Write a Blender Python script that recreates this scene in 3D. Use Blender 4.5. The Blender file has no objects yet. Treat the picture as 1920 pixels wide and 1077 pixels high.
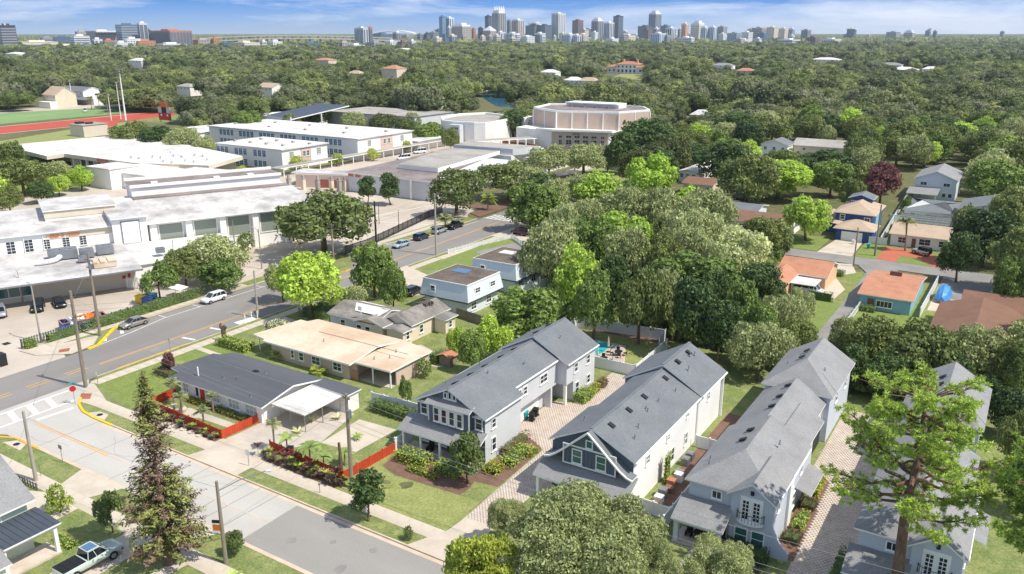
import bpy, math, random
import numpy as np
from mathutils import Vector, Matrix
sc = bpy.context.scene
R = math.radians
rnd = random.Random(7)
# ------------------------------------------------------------------ camera, light, exposure
H = 46.0; AZ = R(32.4); PITCH = math.atan(476.5 / 1550.0)
cd = bpy.data.cameras.new('camera'); cam = bpy.data.objects.new('camera', cd); sc.collection.objects.link(cam)
cam.location = (0, 0, H); cam.rotation_euler = (R(90) - PITCH, 0, AZ)
cd.sensor_width = 36.0; cd.lens = 36.0 * 1550 / 1920; cd.clip_start = 1.0; cd.clip_end = 60000
sc.camera = cam
SUN_EL, SUN_AZ = R(55), R(8)          # azimuth measured from +X towards +Y
wd = bpy.data.worlds.new('World'); sc.world = wd; wd.use_nodes = True
def build_world():
    nt = wd.node_tree; N = nt.nodes; L = nt.links; N.clear()
    out = N.new('ShaderNodeOutputWorld'); bg = N.new('ShaderNodeBackground'); bg.inputs[1].default_value = 0.13
    sky = N.new('ShaderNodeTexSky'); sky.sky_type = 'NISHITA'; sky.sun_disc = False
    sky.sun_elevation = SUN_EL; sky.sun_rotation = math.pi / 2 - SUN_AZ
    sky.dust_density = 0.3; sky.ozone_density = 2.0; sky.air_density = 1.0
    hs = N.new('ShaderNodeHueSaturation'); hs.inputs['Saturation'].default_value = 0.9; hs.inputs['Value'].default_value = 1.0
    L.new(sky.outputs[0], hs.inputs['Color'])
    tint = N.new('ShaderNodeMix'); tint.data_type = 'RGBA'; tint.blend_type = 'MULTIPLY'; tint.inputs[0].default_value = 1
    L.new(hs.outputs[0], tint.inputs[6]); tint.inputs[7].default_value = (0.95, 0.97, 0.98, 1)
    tc = N.new('ShaderNodeTexCoord'); sp = N.new('ShaderNodeSeparateXYZ'); L.new(tc.outputs['Generated'], sp.inputs[0])
    gr = N.new('ShaderNodeValToRGB'); L.new(sp.outputs[2], gr.inputs[0]); e = gr.color_ramp.elements       # clear blue band low over the horizon
    e[0].position = 0.0; e[0].color = (.50, .68, .93, 1); e[1].position = .06; e[1].color = (.085, .27, .78, 1); q = e.new(.012); q.color = (.30, .53, .90, 1); q = e.new(.03); q.color = (.13, .36, .84, 1)
    gs = N.new('ShaderNodeVectorMath'); gs.operation = 'SCALE'; gs.inputs['Scale'].default_value = 6.3; L.new(gr.outputs[0], gs.inputs[0])
    up = N.new('ShaderNodeMapRange'); up.interpolation_type = 'SMOOTHSTEP'; up.inputs[1].default_value = .06; up.inputs[2].default_value = .4; L.new(sp.outputs[2], up.inputs[0])
    sm = N.new('ShaderNodeMix'); sm.data_type = 'RGBA'; L.new(up.outputs[0], sm.inputs[0]); L.new(gs.outputs[0], sm.inputs[6]); L.new(tint.outputs[2], sm.inputs[7]); tint = sm
    def noise(scale, sx, sy, sz, detail, rough, off):
        mp = N.new('ShaderNodeMapping'); mp.inputs['Scale'].default_value = (sx, sy, sz); mp.inputs['Location'].default_value = off
        L.new(tc.outputs['Generated'], mp.inputs[0])
        n = N.new('ShaderNodeTexNoise'); n.inputs['Scale'].default_value = scale; n.inputs['Detail'].default_value = detail
        n.inputs['Roughness'].default_value = rough; n.inputs['Distortion'].default_value = 0.6
        L.new(mp.outputs[0], n.inputs[0]); return n.outputs[0]
    a = noise(2.2, 1, 1, 9.0, 7, 0.62, (6.1, 5.2, 0.3)); b = noise(7.0, 1, 1, 5.0, 5, 0.6, (3.3, 0.2, 0.5))
    ad = N.new('ShaderNodeMath'); ad.operation = 'MULTIPLY_ADD'; L.new(b, ad.inputs[0]); ad.inputs[1].default_value = 0.35; L.new(a, ad.inputs[2])
    rp = N.new('ShaderNodeValToRGB'); rp.color_ramp.elements[0].position = 0.62; rp.color_ramp.elements[1].position = 0.84
    L.new(ad.outputs[0], rp.inputs[0])
    mx = N.new('ShaderNodeMix'); mx.data_type = 'RGBA'; L.new(rp.outputs[0], mx.inputs[0]); L.new(tint.outputs[2], mx.inputs[6])
    mx.inputs[7].default_value = (5.6, 6.1, 7.0, 1)
    L.new(mx.outputs[2], bg.inputs[0]); L.new(bg.outputs[0], out.inputs[0])
build_world()
sl = bpy.data.lights.new('sun', 'SUN'); sl.energy = 4.3; sl.angle = R(0.5); sl.color = (1.0, 0.94, 0.84)
sun = bpy.data.objects.new('sun', sl); sc.collection.objects.link(sun)
sdir = Vector((math.cos(SUN_EL) * math.cos(SUN_AZ), math.cos(SUN_EL) * math.sin(SUN_AZ), math.sin(SUN_EL)))
sun.rotation_euler = sdir.to_track_quat('Z', 'Y').to_euler(); sun.location = (0, 0, 200)
sc.view_settings.view_transform = 'Standard'; sc.view_settings.look = 'None'
sc.view_settings.exposure = 0.32; sc.view_settings.gamma = 1.0; sc.view_settings.use_curve_mapping = False
sc.render.engine = 'CYCLES'
sc.cycles.max_bounces = 6; sc.cycles.diffuse_bounces = 4; sc.cycles.glossy_bounces = 2; sc.cycles.transmission_bounces = 3
sc.cycles.transparent_max_bounces = 6; sc.cycles.volume_bounces = 0; sc.cycles.use_fast_gi = False

# ------------------------------------------------------------------ pixel of the 1920 photo -> point of the site at height z
_f = Vector((-math.sin(AZ) * math.cos(PITCH), math.cos(AZ) * math.cos(PITCH), -math.sin(PITCH)))
_r = Vector((math.cos(AZ), math.sin(AZ), 0)); _u = _r.cross(_f)
def G(px, py, z=0.0):
    d = _f + _r * ((px - 960) / 1550) - _u * ((py - 538.5) / 1550)
    t = (z - H) / d.z
    return (d.x * t, d.y * t)
def dist2px(x, y, z=0):
    d = Vector((x, y, z - H)); k = d.dot(_f)
    return (960 + 1550 * d.dot(_r) / k, 538.5 - 1550 * d.dot(_u) / k, k)

# ------------------------------------------------------------------ materials
MT = {}
def lin(c):
    if isinstance(c, str):
        v = [int(c[i:i + 2], 16) / 255 for i in (0, 2, 4)]
        return tuple(((x + .055) / 1.055) ** 2.4 if x > .04045 else x / 12.92 for x in v)
    return tuple(c)
def mat(name, c1, c2=None, rough=0.75, sc1=0.6, sc2=9.0, amt=0.5, fine=0.25, bump=0.0, metal=0.0, spec=0.4, obj=0.0, stretch=None, coat=0, bscale=None):
    """base colour c1 mottled with c2 (large noise) and a fine grain; obj = brightness variation between objects"""
    m = bpy.data.materials.new(name); m.use_nodes = True; MT[name] = m
    nt = m.node_tree; N = nt.nodes; L = nt.links; p = N['Principled BSDF']
    p.inputs['Roughness'].default_value = rough; p.inputs['Metallic'].default_value = metal
    p.inputs['Specular IOR Level'].default_value = spec; p.inputs['Coat Weight'].default_value = coat
    c1 = lin(c1); c2 = lin(c2) if c2 else tuple(x * 0.72 for x in c1)
    tc = N.new('ShaderNodeTexCoord'); src = tc.outputs['Object']
    if stretch:
        mp = N.new('ShaderNodeMapping'); mp.inputs['Scale'].default_value = stretch; L.new(src, mp.inputs[0]); src = mp.outputs[0]
    n1 = N.new('ShaderNodeTexNoise'); n1.inputs['Scale'].default_value = sc1; n1.inputs['Detail'].default_value = 5; n1.inputs['Roughness'].default_value = .6
    n2 = N.new('ShaderNodeTexNoise'); n2.inputs['Scale'].default_value = sc2; n2.inputs['Detail'].default_value = 3; n2.inputs['Roughness'].default_value = .7
    L.new(src, n1.inputs[0]); L.new(src, n2.inputs[0])
    rp = N.new('ShaderNodeMapRange'); rp.inputs[1].default_value = .38; rp.inputs[2].default_value = .66; rp.inputs[3].default_value = 0; rp.inputs[4].default_value = amt
    L.new(n1.outputs[0], rp.inputs[0])
    mx = N.new('ShaderNodeMix'); mx.data_type = 'RGBA'; mx.inputs[6].default_value = (*c1, 1); mx.inputs[7].default_value = (*c2, 1)
    L.new(rp.outputs[0], mx.inputs[0])
    r2 = N.new('ShaderNodeMapRange'); r2.inputs[1].default_value = .3; r2.inputs[2].default_value = .7; r2.inputs[3].default_value = 1 - fine; r2.inputs[4].default_value = 1 + fine
    L.new(n2.outputs[0], r2.inputs[0]); fac = r2.outputs[0]
    if obj:
        oi = N.new('ShaderNodeObjectInfo'); ro = N.new('ShaderNodeMapRange'); ro.inputs[3].default_value = 1 - obj; ro.inputs[4].default_value = 1 + obj
        L.new(oi.outputs['Random'], ro.inputs[0]); mm = N.new('ShaderNodeMath'); mm.operation = 'MULTIPLY'
        L.new(fac, mm.inputs[0]); L.new(ro.outputs[0], mm.inputs[1]); fac = mm.outputs[0]
    vm = N.new('ShaderNodeVectorMath'); vm.operation = 'SCALE'; L.new(mx.outputs[2], vm.inputs[0]); L.new(fac, vm.inputs['Scale'])
    L.new(vm.outputs[0], p.inputs['Base Color'])
    if bump:
        b = N.new('ShaderNodeBump'); b.inputs['Strength'].default_value = bump; b.inputs['Distance'].default_value = 0.04
        L.new(n2.outputs[0], b.inputs['Height']); L.new(b.outputs[0], p.inputs['Normal'])
    return m
def leafmat(name, cols, var=0.35, trans=0.3, spec=0.3, rough=0.55, gain=2.3):
    """foliage: hue picked per tree (object random) from cols, brightness varied leaf by leaf"""
    m = bpy.data.materials.new(name); m.use_nodes = True; MT[name] = m
    nt = m.node_tree; N = nt.nodes; L = nt.links; p = N['Principled BSDF']; out = N['Material Output']
    p.inputs['Roughness'].default_value = rough; p.inputs['Specular IOR Level'].default_value = spec
    oi = N.new('ShaderNodeObjectInfo'); rp = N.new('ShaderNodeValToRGB'); cr = rp.color_ramp
    cols = [tuple(min(.8, x * gain) for x in lin(c)) for c in cols]
    while len(cr.elements) < len(cols): cr.elements.new(0.5)
    for i, c in enumerate(cols):
        cr.elements[i].position = i / max(1, len(cols) - 1); cr.elements[i].color = (*c, 1)
    ln = N.new('ShaderNodeTexNoise'); ln.inputs['Scale'].default_value = .016; ln.inputs['Detail'].default_value = 3; L.new(oi.outputs['Location'], ln.inputs[0])
    lm = N.new('ShaderNodeMath'); lm.operation = 'MULTIPLY_ADD'; L.new(oi.outputs['Random'], lm.inputs[0]); lm.inputs[1].default_value = .55; L.new(ln.outputs[0], lm.inputs[2]); lf = N.new('ShaderNodeMath'); lf.operation = 'FRACT'; L.new(lm.outputs[0], lf.inputs[0]); L.new(lf.outputs[0], rp.inputs[0])
    ge = N.new('ShaderNodeNewGeometry'); mr = N.new('ShaderNodeMapRange'); mr.inputs[3].default_value = 1 - var; mr.inputs[4].default_value = 1 + var
    L.new(ge.outputs['Random Per Island'], mr.inputs[0])
    tc = N.new('ShaderNodeTexCoord'); n = N.new('ShaderNodeTexNoise'); n.inputs['Scale'].default_value = .35; n.inputs['Detail'].default_value = 2; L.new(tc.outputs['Object'], n.inputs[0])
    r3 = N.new('ShaderNodeMapRange'); r3.inputs[1].default_value = .3; r3.inputs[2].default_value = .7; r3.inputs[3].default_value = .78; r3.inputs[4].default_value = 1.25; L.new(n.outputs[0], r3.inputs[0])
    mu = N.new('ShaderNodeMath'); mu.operation = 'MULTIPLY'; L.new(mr.outputs[0], mu.inputs[0]); L.new(r3.outputs[0], mu.inputs[1])
    vm = N.new('ShaderNodeVectorMath'); vm.operation = 'SCALE'; L.new(rp.outputs[0], vm.inputs[0]); L.new(mu.outputs[0], vm.inputs['Scale'])
    L.new(vm.outputs[0], p.inputs['Base Color'])
    tr = N.new('ShaderNodeBsdfTranslucent'); L.new(vm.outputs[0], tr.inputs[0])
    ms = N.new('ShaderNodeMixShader'); ms.inputs[0].default_value = trans; L.new(p.outputs[0], ms.inputs[1]); L.new(tr.outputs[0], ms.inputs[2])
    L.new(ms.outputs[0], out.inputs[0]); return m
def glass(name, c, rough=0.08, spec=0.6):
    m = bpy.data.materials.new(name); m.use_nodes = True; MT[name] = m; p = m.node_tree.nodes['Principled BSDF']
    p.inputs['Base Color'].default_value = (*lin(c), 1); p.inputs['Roughness'].default_value = rough; p.inputs['Specular IOR Level'].default_value = spec
    return m

# ------------------------------------------------------------------ mesh building
class MB:
    def __init__(s): s.v = []; s.f = []; s.m = []; s.seg = None
    def poly(s, pts, mi=0):
        b = len(s.v); s.v.extend([tuple(p) for p in pts]); s.f.append(tuple(range(b, b + len(pts)))); s.m.append(mi); return s
    def box(s, x0, y0, z0, x1, y1, z1, mi=0):
        if x0 > x1: x0, x1 = x1, x0
        if y0 > y1: y0, y1 = y1, y0
        return s.prism([(x0, y0), (x1, y0), (x1, y1), (x0, y1)], z0, z1, mi)
    def prism(s, pts, z0, z1, mi=0, mt=None, bottom=True):
        a = sum(pts[i][0] * pts[(i + 1) % len(pts)][1] - pts[(i + 1) % len(pts)][0] * pts[i][1] for i in range(len(pts)))
        if a < 0: pts = pts[::-1]
        n = len(pts); b = len(s.v)
        s.v += [(x, y, z0) for x, y in pts] + [(x, y, z1) for x, y in pts]
        for i in range(n):
            j = (i + 1) % n; s.f.append((b + i, b + j, b + n + j, b + n + i)); s.m.append(mi)
        s.f.append(tuple(range(b + n, b + 2 * n))); s.m.append(mi if mt is None else mt)
        if bottom: s.f.append(tuple(range(b + n - 1, b - 1, -1))); s.m.append(mi)
        return s
    def slab(s, pts, t, mi=0, me=None):
        """3-D polygon (seen from above ccw) with thickness t downwards"""
        n = len(pts); b = len(s.v); s.v += [tuple(p) for p in pts] + [(p[0], p[1], p[2] - t) for p in pts]
        s.f.append(tuple(range(b, b + n))); s.m.append(mi); me = mi if me is None else me
        s.f.append(tuple(range(b + 2 * n - 1, b + n - 1, -1))); s.m.append(me)
        for i in range(n):
            j = (i + 1) % n; s.f.append((b + i, b + n + i, b + n + j, b + j)); s.m.append(me)
        return s
    def tube(s, p0, p1, r0, r1=None, n=6, mi=0, caps=True):
        r1 = r0 if r1 is None else r1; p0 = Vector(p0); p1 = Vector(p1); d = (p1 - p0)
        if d.length < 1e-6: return s
        d.normalize(); a = d.orthogonal().normalized(); c = d.cross(a); b = len(s.v)
        for p, r in ((p0, r0), (p1, r1)):
            for i in range(n):
                t = 2 * math.pi * i / n; s.v.append(tuple(p + a * (r * math.cos(t)) + c * (r * math.sin(t))))
        for i in range(n):
            j = (i + 1) % n; s.f.append((b + i, b + j, b + n + j, b + n + i)); s.m.append(mi)
        if caps:
            s.f.append(tuple(range(b + n, b + 2 * n))); s.m.append(mi); s.f.append(tuple(range(b + n - 1, b - 1, -1))); s.m.append(mi)
        return s
    def path(s, pts, r, n=5, mi=0):
        for i in range(len(pts) - 1): s.tube(pts[i], pts[i + 1], r[i] if hasattr(r, '__len__') else r, r[i + 1] if hasattr(r, '__len__') else r, n, mi, caps=(n > 4))
        return s
    def xf(s, M, start=0):
        for i in range(start, len(s.v)): s.v[i] = tuple(M @ Vector(s.v[i]))
        return s
    def mesh(s, name, off=(0, 0, 0)):
        me = bpy.data.meshes.new(name)
        me.from_pydata([(x - off[0], y - off[1], z - off[2]) for x, y, z in s.v], [], s.f)
        if len(set(s.m)) > 1 or (s.m and s.m[0]): me.polygons.foreach_set('material_index', s.m)
        return me
def np_mesh(name, V, F, mi=None):
    """V (n,3) array, F (k,m) index array"""
    me = bpy.data.meshes.new(name); k, m = F.shape
    me.vertices.add(len(V)); me.vertices.foreach_set('co', np.ascontiguousarray(V, dtype=np.float32).ravel())
    me.loops.add(k * m); me.loops.foreach_set('vertex_index', np.ascontiguousarray(F, dtype=np.int32).ravel())
    me.polygons.add(k); me.polygons.foreach_set('loop_start', np.arange(0, k * m, m, dtype=np.int32))
    if mi is not None: me.polygons.foreach_set('material_index', np.ascontiguousarray(mi, dtype=np.int32))
    me.update(calc_edges=True); return me
def M(x): return MT[x] if isinstance(x, str) else x
def link(name, me, mats, parent=None, loc=None, rz=0.0):
    if mats is not None and not len(me.materials):
        for x in (mats if isinstance(mats, (list, tuple)) else [mats]): me.materials.append(M(x))
    o = bpy.data.objects.new(name, me); sc.collection.objects.link(o)
    if loc is not None: o.location = loc
    if rz: o.rotation_euler.z = rz
    if parent is not None: o.parent = parent
    return o
def tag(o, label=None, cat=None, group=None, kind=None):
    if label: o['label'] = label
    if cat: o['category'] = cat
    if group: o['group'] = group
    if kind: o['kind'] = kind
    return o
def thing(name, label, cat, loc=(0, 0, 0), rz=0.0, group=None):
    o = bpy.data.objects.new(name, None); sc.collection.objects.link(o); o.empty_display_size = .5
    o.location = loc if len(loc) == 3 else (loc[0], loc[1], 0); o.rotation_euler.z = rz
    return tag(o, label, cat, group)
def solo(name, mb, mats, label, cat, loc, group=None, rz=0):
    return tag(link(name, mb.mesh(name), mats, None, loc if len(loc) == 3 else (loc[0], loc[1], 0), rz), label, cat, group)
def struct(name, mb, mats): return tag(link(name, mb.mesh(name) if isinstance(mb, MB) else mb, mats), kind='structure')
def copy_tree(o, parent=None):
    c = o.copy(); sc.collection.objects.link(c)
    if parent is not None: c.parent = parent
    for ch in list(o.children): copy_tree(ch, c)
    return c
def dup(o, loc, rz=0.0, s=1.0, label=None, group=None):
    c = copy_tree(o); c.location = loc if len(loc) == 3 else (loc[0], loc[1], 0); c.rotation_euler.z = rz; c.scale = (s, s, s) if not hasattr(s, '__len__') else s
    if label: c['label'] = label
    if group: c['group'] = group
    return c
class Site:
    """a building drawn in site coordinates (optionally in a frame turned by rz about the world origin) with its Empty at c"""
    def __init__(s, name, label, cat, c, rz=0.0, group=None):
        s.c = c; s.rz = rz; s.R = Matrix.Rotation(rz, 3, 'Z')
        w = s.R @ Vector((c[0], c[1], 0)); s.root = thing(name, label, cat, (w.x, w.y, 0), rz, group)
    def part(s, name, mb, mats, parent=None, label=None):
        o = link(name, mb.mesh(name, (s.c[0], s.c[1], 0)), mats, parent or s.root)
        if label: o['label'] = label
        return o
    def piece(s, name, me, mats, x, y, z, rz=0.0, parent=None):
        return link(name, me, mats, parent or s.root, (x - s.c[0], y - s.c[1], z), rz)
FACE = {'S': 0.0, 'E': R(90), 'N': R(180), 'W': R(-90)}
WC = {}
def win(s, face, x, y, z, w, h, nx=2, ny=2, frame='white_trim', pane='glass_dark', name='window', t=0.11, d=0.09, sill=True):
    """window centred at x,y (on wall plane) with sill height z; a frame part with a glass sub-part"""
    k = (round(w, 2), round(h, 2), nx, ny, frame, pane, t, sill)
    if k not in WC:
        m = MB()
        m.box(-w / 2 - t, -d, -t, w / 2 + t, .02, 0).box(-w / 2 - t, -d, h, w / 2 + t, .02, h + t)
        m.box(-w / 2 - t, -d, .001, -w / 2, .02, h - .001).box(w / 2, -d, .001, w / 2 + t, .02, h - .001)
        for i in range(1, nx): m.box(-w / 2 + w * i / nx - .03, -d * .7, .002, -w / 2 + w * i / nx + .03, .02, h - .002)
        for j in range(1, ny): m.box(-w / 2 + .002, -d * .72, h * j / ny - .03, w / 2 - .002, .02, h * j / ny + .03)
        if sill: m.box(-w / 2 - t - .06, -d - .06, -t - .07, w / 2 + t + .06, .02, -t - .002)
        f = m.mesh('window'); f.materials.append(M(frame))
        p = MB().box(-w / 2 + .001, -.03, .001, w / 2 - .001, .018, h - .001).mesh('pane'); p.materials.append(M(pane)); WC[k] = (f, p)
    f, p = WC[k]
    o = s.piece(name, f, None, x, y, z, FACE[face] if face in FACE else face); link('pane', p, None, o); return o
def gable(mb, x0, y0, x1, y1, ze, zr, axis='y', t=0.16, mi=0, me=1, ridge=None):
    """two-slope roof slab over the rectangle, ridge along axis"""
    if axis == 'y':
        r = (x0 + x1) / 2 if ridge is None else ridge
        mb.slab([(x0, y0, ze), (r, y0, zr), (r, y1, zr), (x0, y1, ze)], t, mi, me)
        mb.slab([(r, y0, zr + .002), (x1, y0, ze), (x1, y1, ze), (r, y1, zr + .002)], t, mi, me)
    else:
        r = (y0 + y1) / 2 if ridge is None else ridge
        mb.slab([(x0, y0, ze), (x1, y0, ze), (x1, r, zr), (x0, r, zr)], t, mi, me)
        mb.slab([(x0, r, zr + .002), (x1, r, zr + .002), (x1, y1, ze), (x0, y1, ze)], t, mi, me)
    return mb
def hip(mb, x0, y0, x1, y1, ze, zr, axis='y', run=None, t=0.16, mi=0, me=1, ends=(True, True)):
    if axis == 'y':
        r = (x0 + x1) / 2; run = (x1 - x0) / 2 if run is None else run
        a = y0 + (run if ends[0] else 0); b = y1 - (run if ends[1] else 0)
        A, B = (r, a, zr), (r, b, zr); P = [(x0, y0, ze), (x1, y0, ze), (x1, y1, ze), (x0, y1, ze)]
        mb.slab([P[3], P[0], A, B], t, mi, me).slab([P[1], P[2], B, A], t, mi, me)
        if ends[0]: mb.slab([P[0], P[1], A], t, mi, me)
        if ends[1]: mb.slab([P[2], P[3], B], t, mi, me)
    else:
        r = (y0 + y1) / 2; run = (y1 - y0) / 2 if run is None else run
        a = x0 + (run if ends[0] else 0); b = x1 - (run if ends[1] else 0)
        A, B = (a, r, zr), (b, r, zr); P = [(x0, y0, ze), (x1, y0, ze), (x1, y1, ze), (x0, y1, ze)]
        mb.slab([P[0], P[1], B, A], t, mi, me).slab([P[2], P[3], A, B], t, mi, me)
        if ends[0]: mb.slab([P[3], P[0], A], t, mi, me)
        if ends[1]: mb.slab([P[1], P[2], B], t, mi, me)
    return mb
def gwall(mb, x0, y0, x1, y1, z0, ze, zr, axis='y', mi=0):
    """walls up to the eaves with pointed gable ends"""
    mb.box(x0, y0, z0, x1, y1, ze, mi)
    if axis == 'y':
        r = (x0 + x1) / 2
        b = len(mb.v); mb.v += [(x0, y0, ze), (x1, y0, ze), (r, y0, zr), (x0, y1, ze), (x1, y1, ze), (r, y1, zr)]
    else:
        r = (y0 + y1) / 2
        b = len(mb.v); mb.v += [(x0, y1, ze), (x0, y0, ze), (x0, r, zr), (x1, y1, ze), (x1, y0, ze), (x1, r, zr)]
    for f in ((b, b + 1, b + 2), (b + 4, b + 3, b + 5), (b + 1, b + 4, b + 5, b + 2), (b + 3, b, b + 2, b + 5)): mb.f.append(f); mb.m.append(mi)
    return mb
def gblock(W, Rf, x0, y0, x1, y1, ze, zr, axis='y', ohe=.4, ohg=.35, z0=0.0, t=.16, wm=0, rm=0, re=1):
    half = ((x1 - x0) if axis == 'y' else (y1 - y0)) / 2; sl_ = (zr - ze) / (half + ohe)
    if axis == 'y': gable(Rf, x0 - ohe, y0 - ohg, x1 + ohe, y1 + ohg, ze, zr, axis, t, rm, re)
    else: gable(Rf, x0 - ohg, y0 - ohe, x1 + ohg, y1 + ohe, ze, zr, axis, t, rm, re)
    gwall(W, x0, y0, x1, y1, z0, ze + ohe * sl_ - t - .02, zr - t - .02, axis, wm)
# ------------------------------------------------------------------ palette
mat('white_trim', 'F2F2EE', 'E2E2DC', .5, fine=.04); mat('white_stucco', 'E9E8E6', 'D9D7D2', .8, sc1=.3, fine=.06)
mat('white_wall', 'F0EEE9', 'DEDAD0', .85, sc1=.15, fine=.06); mat('cream_wall', 'DCCFBA', 'C9BAA2', .85, sc1=.3, fine=.06)
mat('pink_wall', 'C9B3A4', 'B9A393', .85, sc1=.3, fine=.07); mat('tan_wall', 'D8CDBA', 'CBBEA8', .85, sc1=.3, fine=.06)
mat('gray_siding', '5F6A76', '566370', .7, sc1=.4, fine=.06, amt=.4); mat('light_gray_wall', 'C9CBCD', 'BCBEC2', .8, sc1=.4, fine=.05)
mat('blue_gray_siding', '6A7786', '606D7C', .7, sc1=.4, fine=.05, amt=.4)
mat('stucco_pale', 'C4CAD2', 'B4BBC4', .85, sc1=.25, fine=.07)
mat('shingle_gray', '73777A', '62676B', .9, sc1=.35, sc2=7, fine=.22, bump=.5, amt=.6)
mat('shingle_light', '8D8D8D', '7B7B7C', .9, sc1=.35, sc2=7, fine=.2, bump=.5, amt=.6)
mat('roof_charcoal', '5A5C60', '4B4D52', .85, sc1=.25, sc2=5, fine=.1, bump=.2, amt=.6, stretch=(.15, 1.2, 1))
mat('roof_tan', 'D6C4AE', 'B89A7C', .85, sc1=.12, sc2=1.2, fine=.08, amt=.75); mat('roof_old', '8C8780', '5E5A55', .9, sc1=.35, sc2=2.5, fine=.25, amt=.8, stretch=(.5, 1.4, 1))
mat('roof_rust', '6E6258', '4C443D', .9, sc1=.3, sc2=1.5, fine=.2, amt=.8); mat('roof_white', 'DFDDD8', 'B9B6B0', .8, sc1=.14, sc2=.9, fine=.12, amt=.95)
mat('roof_membrane', 'CCC9C5', '9C9896', .85, sc1=.16, sc2=1.1, fine=.14, amt=1.0); mat('roof_stained', '8F8480', '6E6462', .9, sc1=.12, sc2=.8, fine=.15, amt=.9)
mat('roof_gray_flat', 'A9A49C', '8A857E', .9, sc1=.12, sc2=1.2, fine=.1, amt=.8)
mat('roof_orange', 'B98468', 'A57056', .85, sc1=.5, sc2=8, fine=.18, bump=.4, amt=.7); mat('roof_brown', '80604E', '6C5040', .9, sc1=.4, sc2=7, fine=.2, bump=.4)
mat('roof_beige', 'B7A28C', 'A28E79', .9, sc1=.4, sc2=7, fine=.16, bump=.4)
mat('asphalt_road', '8A8682', '797672', .9, sc1=.12, sc2=14, fine=.1, amt=.7, bump=.2, stretch=(1, .3, 1)); mat('asphalt_new', '96938E', '88857F', .9, sc1=.15, sc2=16, fine=.1, amt=.6, bump=.2, stretch=(.3, 1, 1))
mat('asphalt_gray', '8D8A86', '7B7874', .9, sc1=.25, sc2=12, fine=.12, amt=.7)
mat('concrete_road', 'B9B5AE', 'A7A29A', .85, sc1=.12, sc2=9, fine=.06, amt=.7, stretch=(.4, 1, 1)); mat('concrete_walk', 'C6BBAB', 'B0A392', .85, sc1=.35, sc2=9, fine=.07, amt=.7)
mat('concrete_lot', 'C2B7AA', 'A89C8D', .9, sc1=.06, sc2=3, fine=.06, amt=.9); mat('concrete_curb', 'CDBBA6', 'A89682', .85, sc1=.6, fine=.1)
mat('gravel_light', 'BDB4A8', '9C948A', .95, sc1=.5, sc2=14, fine=.25); mat('paver', 'D2C5B8', 'BBAA9B', .85, sc1=.9, sc2=10, fine=.1, amt=.8, obj=.05)
mat('paver_joint', 'BDAFA1', 'A99B8D', .9); mat('paver_red', 'B5684E', 'A05640', .85, sc1=.6, sc2=9, fine=.12); mat('mulch', '7A5E50', '5C463B', .95, sc1=.8, sc2=12, fine=.3, bump=.6)
mat('lawn', '6C7A44', '8D8F5A', .95, sc1=.45, sc2=5, fine=.38, amt=.8, bump=.6); mat('lawn_bright', '6F803E', '7F8A48', .95, sc1=.5, sc2=5, fine=.36, amt=.7, bump=.6)
mat('lawn_dry', '8F9358', '7C864C', .95, sc1=.5, sc2=5, fine=.32, amt=.7, bump=.6); mat('field_turf', '74905A', '839C66', .95, sc1=.05, sc2=.6, fine=.1, amt=.8, stretch=(1, .2, 1))
mat('soil', '5B5F38', '6E6A48', .95, sc1=.03, sc2=.5, fine=.25, amt=.9); mat('sand', 'CDBB98', 'B9A47E', .95, sc1=.1, fine=.1)
mat('paint_white', 'EDEBE4', 'D5D2C8', .7, sc1=1.2, fine=.06, amt=.8); mat('paint_yellow', 'E0A838', 'C8984A', .7, sc1=1.0, fine=.08, amt=.8); mat('paint_yellow_bright', 'EBC312', 'D9AC18', .6, sc1=1.2, fine=.06)
mat('track_red', 'B5503E', 'A04636', .9, sc1=.1, fine=.08); mat('brick_red', 'A2604C', '8C5040', .9, sc1=1, fine=.12)
mat('wood_red', 'C2482A', 'A83A20', .7, sc1=2, sc2=10, fine=.15, obj=.14, stretch=(1, 1, .2)); mat('vinyl_white', 'E4E6E6', 'D4D6D8', .45, sc1=1, fine=.03, obj=.03)
mat('wood_gray', '8A8072', '6F665B', .9, sc1=2, fine=.2, obj=.12); mat('pole_wood', '8F8474', '6D6355', .9, sc1=1.5, sc2=14, fine=.2, stretch=(1, 1, .15)); mat('pole_concrete', 'A9A296', '958E82', .8, sc1=1.5, fine=.1)
mat('metal_gray', '9A9DA0', '85888C', .45, metal=.6, fine=.06); mat('metal_dark', '303234', '26282A', .5, metal=.3, fine=.08); mat('black', '1C1D1F', '141516', .55, fine=.1); mat('rubber', '1B1B1C', '121213', .85, fine=.1)
mat('bark', '6B5A48', '4C3F33', .95, sc1=1.5, sc2=7, fine=.3, bump=.8, stretch=(1, 1, .3)); mat('bark_pine', '7A6253', '4B3A30', .95, sc1=1.5, sc2=5, fine=.35, bump=.8, stretch=(1, 1, .35)); mat('palm_trunk', '8F816C', '6D604E', .95, sc1=2, sc2=8, fine=.25, stretch=(1, 1, 3))
mat('stone_border', 'CFC3B2', 'B3A693', .9, sc1=2, fine=.15, obj=.1)
mat('red_sign', 'C22A2A', 'B02424', .5, fine=.05); mat('red_paint', 'C8352A', 'B22C22', .55, fine=.05); mat('orange_paint', 'E0792E', 'CC6A26', .6, fine=.05); mat('teal', '2FA3A6', '2A9094', .5, fine=.05)
mat('blue_bin', '1E4F9A', '193F80', .5, sc1=1, fine=.1, amt=.6); mat('blue_house', '34548C', '2D4A7E', .7, fine=.05); mat('sky_blue_wall', '8AB6C6', '7CA8BA', .75, fine=.06); mat('pale_blue_wall', 'D3DAE0', 'C6CFD8', .75, sc1=.4, fine=.05)
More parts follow.
